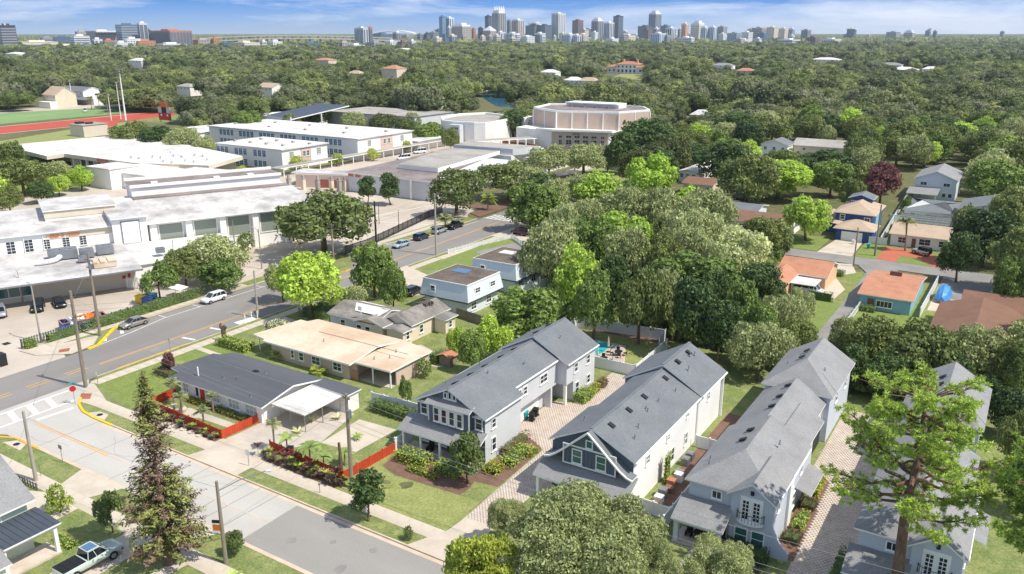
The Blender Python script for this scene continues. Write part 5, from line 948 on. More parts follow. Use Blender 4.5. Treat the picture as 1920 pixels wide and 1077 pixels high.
far_house('white roof with wide eaves glimpsed above the scoreboard trees', 255, 134, 26, 14, 13, 16, 'x', 'white_wall', 'roof_white', 'hip'); far_house('cream house with tan tile roof in the woods above the classroom roofs', 730, 152, 20, 16, 12, 15, 'x', 'cream_wall', 'roof_orange', 'hip')
x, y = G(1173, 138, 0)
s = Site('mansion', 'large white mansion with orange tile roofs and chimneys on a lawn in the woods', 'mansion', (x, y)); s.root.scale = (.85, .85, .66)
s.part('wall', MB().box(x - 14, y, 0, x + 16, y + 18, 16).box(x - 30, y + 2, 0, x - 14.02, y + 16, 11).box(x + 16.02, y + 2, 0, x + 34, y + 16, 11), 'white_wall')
Rf = MB(); hip(Rf, x - 16, y - 1.5, x + 18, y + 20, 16, 21, 'x'); hip(Rf, x - 32, y, x - 13, y + 18, 11, 15, 'x'); hip(Rf, x + 15, y, x + 36, y + 18, 11, 15, 'x'); s.part('roof', Rf, ['orange_terracotta', 'white_trim'])
for dx in (-9, 12): s.part('chimney', MB().box(x + dx, y + 8, 17, x + dx + 2.4, y + 10.4, 23.5).box(x + dx - .4, y + 7.6, 23.5, x + dx + 2.8, y + 10.8, 24.2), 'light_orange_wall')
for i in range(5): win(s, 'S', x - 11 + i * 6, y - .01, 2, 3, 5, 2, 2, t=.4); win(s, 'S', x - 11 + i * 6, y - .01, 10, 2.4, 3.4, 2, 2, t=.3)
for i in range(2): win(s, 'S', x - 26 + i * 7, y + 1.99, 3, 3, 4, 2, 2, t=.4); win(s, 'S', x + 21 + i * 7, y + 1.99, 3, 3, 4, 2, 2, t=.4)
# ================================================================== SKYLINE
mat('tower_white', 'E4E5E6', 'D0D3D8', .6, sc1=.02, fine=.03); mat('tower_cream', 'E2D8C6', 'D0C4B0', .7, sc1=.02, fine=.03); mat('tower_gray', 'A4A4A8', '94949A', .6, sc1=.02, fine=.03); mat('tower_beige', 'B8AFA8', 'A89E96', .7, sc1=.02, fine=.03)
mat('tower_brown', '8A6A60', '7A5C54', .7, sc1=.02, fine=.04); mat('tower_brick', 'C88A68', 'B87A5A', .8, sc1=.02, fine=.04); mat('tower_dark', '4A535E', '3E4650', .35, sc1=.02, fine=.05); mat('tower_glass', '5E7E98', '4C6A84', .2, sc1=.02, fine=.05, spec=.8); mat('tower_green', '4E7078', '3F5E66', .2, sc1=.02, fine=.05, spec=.8)
mat('window_band', '6E7A86', '5E6A78', .25, sc1=.02, fine=.05, spec=.7); mat('window_blue', '7A98B2', '6A8AA8', .25, sc1=.02, fine=.05, spec=.7)
def ray_at(px, py, D): v = _f + _r * ((px - 960) / 1550) - _u * ((py - 538.5) / 1550); return v * D + Vector((0, 0, H))
def tower(x0, x1, yt, D, m, style, label, band='window_band', ratio=.8, crown=None, name='tower', n=None, group=None):
    a = ray_at(x0, yt, D); b = ray_at(x1, yt, D); h = a.z - {'step': 11, 'spires': 26, 'pyramid': 14, 'round': 12, 'slope': 10}.get(crown, 2); w = (b - a).length; phi = AZ - math.atan(((x0 + x1) / 2 - 960) / 1621) + R(20); c_, s_ = abs(math.cos(phi)), abs(math.sin(phi)) + .02
    sx = w / (c_ + s_ * ratio); sy = sx * ratio; c = (a + b) / 2; X, Y = c.x, c.y
    root = thing(name, label, 'tower' if name == 'tower' else 'building', (X, Y, 0), R(-20), group); hx, hy = sx / 2, sy / 2
    link('wall', MB().box(-hx, -hy, 0, hx, hy, h).mesh('wall'), m, root)
    mb = MB(); fl = 6.0 if h > 40 else 5.0; e = .35
    if style == 'h':
        z = 6
        while z < h - 3: mb.box(-hx + 1, -hy - e, z, hx - 1, -hy, z + fl * .5).box(hx, -hy + 1, z, hx + e, hy - 1, z + fl * .5); z += fl
    elif style in 'vg':
        k = n or max(3, int(sx / 7)); 
        for i in range(k): x = -hx + sx * (i + .5) / k; q = sx / k * (.28 if style == 'v' else .42); mb.box(x - q, -hy - e, 5, x + q, -hy, h - 3)
        k2 = max(2, int(sy / 7))
        for i in range(k2): y = -hy + sy * (i + .5) / k2; q = sy / k2 * (.28 if style == 'v' else .42); mb.box(hx, y - q, 5, hx + e, y + q, h - 3)
    elif style == 'w':
        z = 5
        while z < h - 3:
            k = max(3, int(sx / 6))
            for i in range(k): x = -hx + sx * (i + .5) / k; mb.box(x - 1.3, -hy - e, z, x + 1.3, -hy, z + 2.4)
            k = max(2, int(sy / 6))
            for i in range(k): y = -hy + sy * (i + .5) / k; mb.box(hx, y - 1.3, z, hx + e, y + 1.3, z + 2.4)
            z += fl
    if mb.v: link('windows', mb.mesh('windows'), band, root)['kind'] = 'stuff'
    rf = MB().box(-hx - .4, -hy - .4, h, hx + .4, hy + .4, h + 1.2).box(-hx * .4, -hy * .5, h + 1.2, hx * .3, hy * .4, h + 5); 
    if crown == 'pyramid': b0 = len(rf.v); rf.v += [(-hx, -hy, h + 1.2), (hx, -hy, h + 1.2), (hx, hy, h + 1.2), (-hx, hy, h + 1.2), (0, 0, h + 16)]; rf.f += [(b0, b0 + 1, b0 + 4), (b0 + 1, b0 + 2, b0 + 4), (b0 + 2, b0 + 3, b0 + 4), (b0 + 3, b0, b0 + 4)]; rf.m += [0] * 4
    if crown == 'step':
        for k, z in ((.88, 0), (.55, 6)): rf.box(-hx * k, -hy * k, h + z, hx * k, hy * k, h + z + 6)
    if crown == 'spires':
        rf.box(-hx * .82, -hy * .82, h, hx * .82, hy * .82, h + 10)
        for sx_ in (-1, 0, 1):
            for sy_ in (-1, 1): rf.tube((sx_ * hx * .62, sy_ * hy * .62, h + 8), (sx_ * hx * .62, sy_ * hy * .62, h + 24), hx * .28, .3, 6)
    if crown == 'round': rf.prism([(hx * math.cos(t), hy * math.sin(t)) for t in np.arange(0, 6.28, .52)], h, h + 8).prism([(hx * .6 * math.cos(t), hy * .6 * math.sin(t)) for t in np.arange(0, 6.28, .52)], h + 8, h + 13)
    if crown == 'slope': rf.slab([(-hx, -hy, h), (hx, -hy, h + 12), (hx, hy, h + 12), (-hx, hy, h)], 8)
    if crown == 'fin': rf.box(-hx * 1.25, -hy, h - 2, hx * 1.25, hy, h + 2)
    link('roof', rf.mesh('roof'), 'tower_white' if crown in ('pyramid', 'step', 'spires', 'round', 'fin') else m, root); return root
W_, C_2, G_, B_, D_, GL, GR = 'tower_white', 'tower_cream', 'tower_gray', 'tower_beige', 'tower_dark', 'tower_glass', 'tower_green'
CITY = [
 # hospital group on the left
 (-4, 26, 47, 2000, D_, 'h', 'dark banded tower with white fin at the left edge of the skyline', 'tower_gray'), (7, 11, 46, 1990, W_, '', 'thin white fin wall in front of the dark left edge tower', None),
 (34, 104, 78, 2050, C_2, 'h', 'long low cream building right of the dark left edge tower', None), (76, 100, 70, 2300, G_, 'h', 'grey low block behind the long cream building', None), (100, 132, 69, 2250, GL, 'h', 'blue-grey low block left of the striped white hospital block', None),
 (133, 166, 67, 2100, W_, 'h', 'white block with horizontal bands left of the hospital', None), (141, 162, 59, 2300, B_, 'w', 'beige block rising behind the banded white block', None), (163, 216, 58, 2250, B_, 'w', 'wide beige hospital wing under a white roof slab', None, .5, 'fin'), (173, 191, 73, 2000, W_, 'v', 'small white block in front of the beige hospital wing', None), (192, 214, 75, 2000, 'tower_brick', '', 'small plain orange block in front of the hospital', None),
 (217, 258, 46, 2150, GL, 'h', 'blue banded glass hospital tower beside the white slab', 'tower_gray'), (257, 275, 43, 2120, W_, '', 'tall blank white slab attached to the blue hospital tower', None, 1.0), (275, 282, 56, 2160, D_, '', 'dark sliver block between white slab and brick frame building', None),
 (282, 356, 57, 2100, 'tower_brick', '', 'orange brick framed building with big dark glass front', None, .3), (214, 240, 79, 1980, W_, 'h', 'white low block at the foot of the blue hospital tower', None), (232, 262, 72, 2000, W_, 'w', 'white stepped block below the hospital tower', None), (250, 290, 76, 2010, 'tower_brick', 'w', 'low tan orange block at the foot of the white slab', None),
 (110, 140, 85, 1900, C_2, '', 'blank cream cube at the tree edge left', None, .8), (140, 192, 86, 1900, GL, 'h', 'low long glass building right of the cream cube', None), (192, 260, 87, 1890, G_, 'h', 'low long grey building under the hospital', None), (292, 348, 82, 1980, W_, 'h', 'white low building in front of the brick frame building', None),
 (362, 396, 74, 2100, B_, 'w', 'tan block right of the brick frame building', None), (396, 411, 72, 2090, 'tower_brick', 'w', 'narrow tan orange block beside the parking garage', None), (413, 432, 80, 1950, GL, 'h', 'blue glass corner block of the parking garage', None), (432, 486, 79, 1950, C_2, 'h', 'cream parking garage with dark openings', None, .4), (488, 500, 77, 2000, W_, 'h', 'white low block right of the parking garage', None), (503, 529, 77, 2000, W_, 'w', 'second white low block right of the parking garage', None), (536, 568, 89, 1700, W_, 'h', 'white stepped low roof in the trees below the viaduct', None), (562, 602, 81, 1900, GL, 'h', 'pale blue low block under the viaduct', None), (630, 660, 79, 1950, B_, 'w', 'grey low block left of the striped tower', None),
 # middle
 (664, 690, 52, 2200, W_, 'v', 'white tower with dark vertical stripes standing alone', None, .3), (690, 698, 51, 2205, 'tower_brick', '', 'brick side wall of the lone striped tower', None, 1.0), (650, 684, 84, 1900, W_, 'w', 'white low houses at the foot of the lone striped tower', None),
 (687, 722, 79, 2100, G_, 'w', 'grey low block right of the lone striped tower', None), (722, 745, 77, 2100, W_, 'w', 'white low block left of the small brick block', None), (745, 766, 78, 2090, 'tower_brown', 'w', 'small brick block between two white ones', None), (766, 780, 76, 2100, W_, 'w', 'white low block right of the small brick block', None),
 (699, 736, 64, 2900, GL, 'h', 'blue glass side of the arena', None), (736, 754, 60, 2850, W_, '', 'white block in the middle of the arena', None), (753, 775, 66, 2900, G_, 'w', 'grey right wing of the arena', None),
 (781, 797, 64, 2700, G_, 'h', 'grey banded block left of the dark cube', None), (796, 806, 62, 2690, D_, 'g', 'dark cube tower left of the glass and white tower', None), (805, 822, 60, 2900, G_, 'h', 'grey block behind the cream low-rises', None), (811, 829, 70, 2500, C_2, 'w', 'cream low-rise at the skyline foot', None), (829, 842, 72, 2500, GL, 'w', 'blue low-rise at the skyline foot', None),
 (823, 836, 31, 2800, GL, 'g', 'slim blue glass tower at the left of downtown', 'window_blue', .8), (835, 851, 33, 2810, W_, 'v', 'white tower joined to the slim blue glass tower', None, .8), (838, 846, 50, 2790, W_, 'v', 'small white tower in front of the blue glass one', None), (843, 884, 44, 2800, B_, 'w', 'wide beige grid office block with white penthouse', None, .5, 'step'), (884, 892, 53, 2850, 'tower_brick', 'w', 'narrow orange tower right of the beige grid block', None), (841, 857, 66, 2600, C_2, '', 'blank cream cube in front of the beige grid block', None, 1.0),
 (896, 906, 52, 2850, D_, 'v', 'dark striped block left of the pointed-roof block', None), (905, 931, 50, 2800, B_, 'w', 'grey office block with white pointed roof', None, .6, 'pyramid'), (909, 922, 30, 2900, D_, 'v', 'dark grey tower just left of the tallest tower', None), (922, 949, 10, 2800, B_, 'v', 'tallest tower with crown of white spires', None, .8, 'spires'), (950, 962, 38, 2950, G_, 'v', 'grey tower just right of the tallest tower', None), (929, 948, 60, 2650, W_, 'v', 'pale low tower under the tallest tower', None), (947, 976, 62, 2600, W_, 'v', 'pale striped block right of the tallest tower base', None),
 (960, 983, 37, 2900, W_, 'v', 'white and brown striped tower left of the green glass towers', 'tower_brown'), (985, 1020, 42, 3000, GR, 'g', 'pale green glass tower with rounded top', None, .5, 'round'), (993, 1010, 46, 2850, D_, 'g', 'dark glass block in front of the rounded green tower', None), (1008, 1035, 47, 2840, GR, 'g', 'dark green glass slab in front of the rounded green tower', None), (1002, 1023, 62, 2650, W_, '', 'blank white block below the green glass slab', None), (973, 1003, 68, 2600, W_, 'w', 'white low-rise below the striped tower', None),
 (1034, 1061, 25, 2850, W_, 'v', 'tall white striped tower right of the green glass towers', 'tower_gray', .9), (1048, 1062, 62, 2700, C_2, 'w', 'cream low-rise at the foot of the tall white striped tower', None), (1073, 1094, 38, 2900, 'tower_brown', 'h', 'brown tower standing apart in the middle of downtown', None), (1053, 1083, 64, 2600, W_, 'v', 'wide white slab with blue stripes, left half', 'window_blue'), (1083, 1104, 64, 2600, C_2, 'v', 'wide cream slab with stripes, right half', 'tower_gray'),
 (1109, 1132, 34, 2900, G_, 'v', 'light grey tower with stepped rounded top', None, .8, 'step'), (1132, 1152, 42, 2800, W_, 'v', 'white tower with vertical stripes before the dark glass tower', None), (1150, 1169, 30, 2900, D_, 'g', 'dark glass tower right of the white striped one', None, .9), (1108, 1122, 60, 2700, W_, 'w', 'small white block under the stepped grey tower', None), (1135, 1160, 72, 2600, W_, 'w', 'white low-rise under the dark glass tower', None), (1163, 1192, 66, 2700, C_2, 'w', 'cream low-rise in the gap of the skyline', None),
 (1217, 1241, 21, 2900, G_, 'v', 'tall isolated grey tower with bright right side', None, .9, 'step'), (1196, 1224, 49, 2800, GR, 'h', 'green glass block left of the tall isolated tower', None), (1204, 1224, 56, 2750, 'tower_brown', 'h', 'brownish block in front of the green glass block', None), (1220, 1250, 62, 2600, W_, 'v', 'white striped slab under the tall isolated tower', 'window_blue'), (1226, 1236, 52, 2620, W_, '', 'white lift tower on the striped slab', None), (1239, 1258, 48, 2850, GR, 'h', 'green glass block right of the tall isolated tower', None), (1248, 1268, 52, 2750, W_, 'v', 'white rounded block beside the second green glass block', None),
 (1271, 1278, 55, 2800, B_, 'w', 'narrow beige tower left of the cream towers', None), (1278, 1292, 44, 2800, 'tower_cream', 'v', 'cream tower with orange tint, left one', 'tower_brick'), (1296, 1322, 40, 2750, 'tower_cream', 'w', 'tall cream residential tower, stepped', None, .8, 'step'), (1272, 1302, 70, 2600, W_, 'w', 'white low-rise under the cream towers', None), (1314, 1330, 51, 2700, W_, 'v', 'white and blue striped slab, left one', 'window_blue'), (1330, 1345, 50, 2690, W_, 'v', 'white and blue striped slab, right one', 'window_blue'),
 (1345, 1364, 50, 2850, G_, 'w', 'grey tower right of the blue striped slabs', None), (1348, 1362, 63, 2650, W_, 'w', 'white round-roofed low-rise right of the slabs', None), (1364, 1392, 62, 2700, G_, 'v', 'grey striped mid-rise in the right cluster', 'window_blue'), (1390, 1412, 60, 2750, W_, 'w', 'white mid-rise in the right cluster', None), (1376, 1410, 74, 2550, W_, 'w', 'long white low-rise of the right cluster', None), (1410, 1440, 52, 2800, B_, 'h', 'wide grey-brown banded block of the right cluster', None), (1420, 1440, 62, 2650, GL, 'h', 'blue banded block in front of the grey-brown one', None),
 (1438, 1460, 51, 2700, 'tower_cream', 'w', 'cream tower at the right end of downtown, left of the pair', None), (1461, 1478, 53, 2720, 'tower_cream', 'w', 'cream tower at the right end of downtown, right of the pair', None), (1460, 1500, 74, 2450, W_, 'h', 'white parking garage at the right end of downtown', None), (1503, 1521, 56, 3000, G_, 'v', 'grey tower standing alone past the parking garage', None), (1512, 1538, 70, 2500, 'tower_brown', 'h', 'reddish low block past the parking garage', None), (1542, 1577, 73, 2450, W_, 'v', 'long white villa block with pale green roof', None),
 (1589, 1606, 54, 3300, D_, 'g', 'isolated dark glass block with overhanging roof on the right horizon', None, .6, 'fin'), (1663, 1688, 60, 3300, G_, 'w', 'grey low block on the right horizon', None), (1696, 1716, 57, 3400, B_, 'w', 'beige stepped block on the right horizon', None, .6, 'step'), (1736, 1746, 54, 3400, G_, 'v', 'slim grey tower with sloped top on the right horizon', None, .7, 'slope'), (1750, 1758, 58, 3400, G_, 'v', 'short grey tower right of the slim sloped one', None), (1876, 1884, 59, 3800, G_, 'w', 'tiny grey block far right on the horizon', None)]
for t in CITY:
    x0, x1, yt, D, m, st, lb = t[:7]; tower(x0, x1, yt, D, m, st, lb, t[7] or 'window_band', t[8] if len(t) > 8 else .8, t[9] if len(t) > 9 else None, name='tower' if yt < 56 else 'building')
r3 = random.Random(3)
for i in range(34):
    x = r3.uniform(790, 1480); w = r3.uniform(9, 20); tower(x, x + w, r3.uniform(52, 66), r3.uniform(2900, 3200), r3.choice([W_, W_, C_2, G_, B_, GL, GR]), r3.choice('hvwv'), 'mid-rise block standing behind the named downtown towers', name='building', group='mid-rises behind the downtown towers')
for i in range(46):      # low blocks between the towers and along the right horizon, alike at this distance
    x = r3.choice([r3.uniform(780, 1500), r3.uniform(1360, 1760), r3.uniform(780, 1120)]); w = r3.uniform(6, 18); tower(x, x + w, r3.uniform(64, 74) if x < 1500 else r3.uniform(62.5, 65), r3.uniform(2480, 2900) if x < 1500 else r3.uniform(3300, 3900), r3.choice([W_, W_, C_2, G_, B_]), r3.choice('hwv'), 'small pale low-rise among the foot of the distant skyline', name='building', group='small low-rises at the foot of the skyline')
# dark glass front in the brick frame building, arena roof, viaduct
a = ray_at(288, 62, 2085); b = ray_at(345, 62, 2085); c = bpy.data.objects
fr = [o for o in sc.objects if o.get('label') == 'orange brick framed building with big dark glass front'][0]; wb = fr.children[0].data; xs = [v.co.x for v in wb.vertices]; ys = [v.co.y for v in wb.vertices]
link('glass_front', MB().box(min(xs) + 5, min(ys) - .6, 14, max(xs) - 16, min(ys), max(v.co.z for v in wb.vertices) - 8).mesh('glass_front'), 'tower_dark', fr)
p = ray_at(738, 62, 2950); ar = MB(); n = 10
for i in range(n): t0, t1 = i / n, (i + 1) / n; f_ = lambda t: (-75 + 150 * t, 46 + 10 * math.sin(math.pi * t)); (xa, za), (xb, zb) = f_(t0), f_(t1); ar.slab([(xa, -40, za), (xb, -40, zb), (xb, 60, zb), (xa, 60, za)], 5)
o = solo('arena_roof', ar, 'tower_white', 'wide low white arched arena roof right of the lone striped tower', 'arena', (p.x, p.y, 0), None, AZ)
def viaduct(label, pts, D, w=14):
    P = [ray_at(x, y, D) for x, y in pts]; root = thing('viaduct', label, 'viaduct', (P[0].x, P[0].y, 0)); mb = MB(); cl = MB()
    for a, b in zip(P, P[1:]):
        d = (b - a).normalized(); n_ = Vector((-d.y, d.x, 0)) * w / 2; q = [a - n_, b - n_, b + n_, a + n_]; mb.slab([(v.x - P[0].x, v.y - P[0].y, v.z) for v in q], 3.2)
        k = 5
        for i in range(k): c = a + (b - a) * (i / k); cl.box(c.x - P[0].x - 2, c.y - P[0].y - 2, 0, c.x - P[0].x + 2, c.y - P[0].y + 2, c.z - 3.3)
    link('deck', mb.mesh('deck'), 'tower_cream', root); link('piers', cl.mesh('piers'), 'tower_beige', root)['kind'] = 'stuff'
viaduct('upper white road viaduct curving in front of the horizon', [(360, 73), (420, 69), (500, 66.5), (580, 66.5), (660, 68), (735, 71)], 2700); viaduct('lower road viaduct under the upper one', [(410, 76), (500, 71.5), (600, 71.5), (700, 74), (790, 78)], 2400)
# open air, thin haze
hz = MB().box(-10900, -160, -1.5, 2600, 11600, 170); o = link('haze', hz.mesh('haze'), None); hm = bpy.data.materials.new('haze'); hm.use_nodes = True; N = hm.node_tree.nodes; N.clear()
ou = N.new('ShaderNodeOutputMaterial'); pv = N.new('ShaderNodeVolumePrincipled'); pv.inputs['Color'].default_value = (.78, .88, 1, 1); pv.inputs['Density'].default_value = HAZE = 0.00006; pv.inputs['Anisotropy'].default_value = 0.2; hm.node_tree.links.new(pv.outputs[0], ou.inputs['Volume']); o.data.materials.append(hm); o['kind'] = 'stuff'; o['label'] = 'thin blue haze of the far distance'
# ================================================================== TREES
leafmat('leaf_oak', ['434A29', '505A30', '5C6437', '4A542D'], .35); leafmat('leaf_live_oak', ['727850', '80845C', '787E56', '676D47'], .35)
leafmat('leaf_dark', ['2C3B1F', '364626', '3F4F29'], .35); leafmat('leaf_green', ['536330', '5F6F36', '4A5A2D'], .35); leafmat('leaf_lime', ['768A36', '82923E', '6A7E34'], .3, .32)
leafmat('leaf_crimson', ['5A3A38', '6A4640'], .35); leafmat('leaf_pale', ['9A9A72', '8C9266', 'A39C82'], .4); leafmat('leaf_yellow', ['8C9640', '7E8E3C', '949A42'], .3, .32, gain=1.6); leafmat('leaf_hedge', ['748034', '82893C', '66742F'], .3); leafmat('leaf_shrub', ['515F30', '5B6636', '46532D'], .35)
leafmat('leaf_gold', ['A8A83A', 'B4B042'], .25, gain=1.1); leafmat('leaf_brown', ['7A6250', '8A6F58', '66564A'], .4, .15, gain=1.2); leafmat('needle_green', ['76863A', '849244', '667836'], .35, .25); leafmat('needle_dark', ['565C32', '646638'], .35, .2)
leafmat('palm_leaf', ['6E764A', '7C8056'], .35, .15, gain=1.5); leafmat('banana_leaf', ['76894A', '808F50', '66783F'], .3, .25, gain=1.5); leafmat('leaf_mixed', ['3E4628', '4C562E', '5E6836', '5A6038', '4A5032', '555E34', '60634A', '3C4429', '6A7040', '4A5038'], .18)
leafmat('croton_red', ['6A4038', '5E463A', '7A5244'], .4, gain=1.0); leafmat('croton_yellow', ['9C9A44', '86904A'], .35, gain=1.0)
def leaves(C, Nn, s, rg, asp=.62, tip=None):
    """rhombic leaf sprays at C facing Nn; s = size per leaf"""
    n = len(C); a = rg.normal(size=(n, 3)); t1 = np.cross(Nn, a); t1 /= np.linalg.norm(t1, axis=1)[:, None] + 1e-9; t2 = np.cross(Nn, t1); t2 /= np.linalg.norm(t2, axis=1)[:, None] + 1e-9
    s = s[:, None]; V = np.empty((n, 4, 3)); V[:, 0] = C + t1 * s * .5; V[:, 1] = C + t2 * s * asp * .5; V[:, 2] = C - t1 * s * .5; V[:, 3] = C - t2 * s * asp * .5
    V[:, 1] += Nn * s * .08; V[:, 3] += Nn * s * .08
    return V.reshape(-1, 3), np.arange(n * 4).reshape(n, 4)
def unit_dirs(n, rg):
    d = rg.normal(size=(n, 3)); return d / np.linalg.norm(d, axis=1)[:, None]
def crown_mesh(name, seed, Rr, Hh, nl, n, leaf, lr=(.28, .42), top=True, low=.15, open_=.0, core=False, jit=.6, asp=.62):
    """crown of lobes centred on the z axis, from z=0 (bottom) to Hh"""
    rg = np.random.default_rng(seed); L = []; 
    while len(L) < nl:
        d = unit_dirs(1, rg)[0]
        if d[2] < -0.55: continue
        k = rg.uniform(.5, .78) if len(L) > nl * .2 else rg.uniform(.1, .4)
        r = rg.uniform(*lr) * Rr
        L.append((d[0] * k * Rr * rg.uniform(.85, 1.12), d[1] * k * Rr * rg.uniform(.85, 1.12), Hh * (.45 + .5 * d[2] * (k + .15)), r))
    L = np.array(L); w = L[:, 3] ** 2; idx = rg.choice(len(L), int(n * 1.9), p=w / w.sum()); d = unit_dirs(len(idx), rg)
    d[:, 2] = np.where((d[:, 2] < -.5) & (rg.random(len(idx)) < .6), -d[:, 2], d[:, 2])
    lump = 1 + .22 * np.sin(d[:, 0] * 5 + idx) * np.sin(d[:, 1] * 6 + idx * 2) + .12 * np.sin(d[:, 2] * 11 + idx * 3)
    rad = L[idx, 3] * lump * (1 - .35 * rg.random(len(idx)) ** 2); zs = min(1.0, Hh / Rr * .72)
    P = L[idx, :3] + d * rad[:, None] * np.array([1, 1, max(.55, zs)])
    keep = np.ones(len(P), bool)
    for j in range(len(L)):
        q = (P - L[j, :3]) / np.array([1, 1, max(.55, zs)]); keep &= ~((np.linalg.norm(q, axis=1) < L[j, 3] * .72) & (idx != j))
    keep &= P[:, 2] > 0
    if open_: keep &= (np.sin(P[:, 0] * 1.9 + seed) + np.sin(P[:, 1] * 2.3) + np.sin(P[:, 2] * 2.7)) > -3 + open_ * 2.4
    P = P[keep][:n]; D = d[keep][:n]
    Nn = D + rg.normal(size=D.shape) * jit; Nn /= np.linalg.norm(Nn, axis=1)[:, None]
    V, F = leaves(P, Nn, leaf * rg.uniform(.6, 1.35, len(P)), rg, asp)
    if core:
        cv = []; cf = []; b = len(V)
        t = [(0, 0, 1)] + [(math.cos(a) * .9, math.sin(a) * .9, .35) for a in np.arange(0, 6.28, 1.2566)] + [(math.cos(a + .6) * .9, math.sin(a + .6) * .9, -.4) for a in np.arange(0, 6.28, 1.2566)]
        for l in L:
            o = b + len(cv); cv += [(l[0] + x * l[3] * .86, l[1] + y * l[3] * .86, l[2] + z * l[3] * .8) for x, y, z in t]
            for i in range(5): j = (i + 1) % 5; cf += [(o, o + 1 + i, o + 1 + j, o + 1 + j), (o + 1 + i, o + 6 + i, o + 1 + j, o + 1 + j), (o + 6 + i, o + 6 + j, o + 1 + j, o + 1 + j)]
        V = np.vstack([V, np.array(cv)]); 
        me = bpy.data.meshes.new(name); me.from_pydata(V.tolist(), [], [tuple(f) for f in F] + [f[:3] for f in cf]); me.update(); return me, L
    return np_mesh(name, V, F), L
def trunk_mesh(seed, ht, L, z0, r=.35, nb=7, n=7):
    r2 = random.Random(seed); m = MB(); bend = (r2.uniform(-.3, .3), r2.uniform(-.3, .3)); top = (bend[0], bend[1], ht)
    m.path([(0, 0, -.3), (0, 0, .25), (bend[0] * .4, bend[1] * .4, ht * .5), top], [r * 1.5, r * 1.1, r * .9, r * .75], n)
    for l in L[:nb]:
        e = (l[0] * .8, l[1] * .8, z0 + l[2] * .85); mid = ((top[0] + e[0]) / 2 + r2.uniform(-.3, .3), (top[1] + e[1]) / 2, top[2] * .45 + e[2] * .55)
        m.path([top, mid, e], [r * .55, r * .33, r * .12], 5)
    return m.mesh('trunk')
TP = {}
def tree_kind(key, seed, Rr, Hh, ht, nl, n, leaf, m, tr=.35, **kw):
    cm, L = crown_mesh('crown', seed, Rr, Hh, nl, n, leaf, **kw); z0 = ht * .5; t = trunk_mesh(seed, ht, L, z0, tr)
    cm.materials.append(M(m)); t.materials.append(M('bark')); TP[key] = (cm, t, z0, Rr, z0 + Hh)
for i in range(3): tree_kind('oak%d' % i, 11 + i, 7.0, 7.5, 3.8, 26, 8500, .62, 'leaf_oak', .45)
for i in range(2): tree_kind('live%d' % i, 31 + i, 7.2, 6.6, 3.6, 28, 9000, .55, 'leaf_live_oak', .45, jit=1.0)
for i in range(2): tree_kind('dark%d' % i, 41 + i, 5.6, 8.6, 3.2, 24, 8000, .58, 'leaf_dark', .35, lr=(.3, .45))
for i in range(2): tree_kind('green%d' % i, 51 + i, 5.2, 7.6, 3.0, 24, 8000, .55, 'leaf_green', .32, lr=(.28, .42))
for i in range(2): tree_kind('lime%d' % i, 61 + i, 5.0, 8.0, 2.2, 30, 8500, .52, 'leaf_lime', .3, lr=(.24, .38))
tree_kind('crim0', 71, 4.6, 7.4, 2.6, 22, 7000, .5, 'leaf_crimson', .3); tree_kind('pale0', 72, 5.0, 5.6, 2.2, 24, 7500, .5, 'leaf_pale', .25, jit=1.2)
tree_kind('thin0', 73, 4.0, 5.2, 2.6, 15, 2600, .5, 'leaf_green', .22, lr=(.22, .36), open_=.4); tree_kind('thin1', 74, 4.2, 4.6, 3.0, 14, 3000, .5, 'leaf_shrub', .22, lr=(.24, .36), open_=.3)
tree_kind('near0', 81, 7.4, 7.0, 4.2, 60, 52000, .28, 'leaf_live_oak', .45, lr=(.13, .27), jit=1.0, asp=.5); tree_kind('nearlime0', 82, 5.4, 6.5, 3.4, 34, 18000, .36, 'leaf_yellow', .3, lr=(.2, .33), jit=1.0, asp=.55)
tree_kind('magn0', 91, 1.7, 5.2, 1.2, 26, 3600, .3, 'leaf_dark', .1, lr=(.3, .5)); tree_kind('magn1', 92, 1.6, 4.4, .9, 22, 3000, .3, 'leaf_shrub', .1, lr=(.3, .5)); tree_kind('bush0', 93, 1.3, 1.7, .5, 14, 900, .26, 'leaf_shrub', .06, lr=(.35, .5)); tree_kind('bush1', 94, 1.2, 1.5, .4, 12, 800, .24, 'leaf_hedge', .06, lr=(.35, .5))
NTREE = 0; USED = []
def plant(key, x, y, d, h, label=None, group=None, name='tree', rz=None, z=.1, mat_=None):
    """d = crown diameter, h = overall height"""
    global NTREE
    cm, tm, z0, Rr, Ht = TP[key]; s, sz = d / 2 / Rr, h / Ht; root = thing(name, label or 'tree', 'bush' if name in ('bush', 'shrub') else 'tree', (x, y, z), rnd.uniform(0, 6.28) if rz is None else rz, group)
    root.scale = (s, s, sz); link('trunk', tm, None, root); c = link('crown', cm, None, root, (0, 0, z0))
    if mat_: c.material_slots[0].link = 'OBJECT'; c.material_slots[0].material = M(mat_)
    NTREE += 1; USED.append((x, y, d / 2)); return root
def T(px, py, w, h, key, label, group=None, name='tree', **kw):
    h = h * .86 if h > 11 else h
    x, y = G(px, py, h * .6); k = dist2px(x, y, h * .6)[2]; plant(key, x, y, w / 1550 * k, h, label, group, name, **kw)
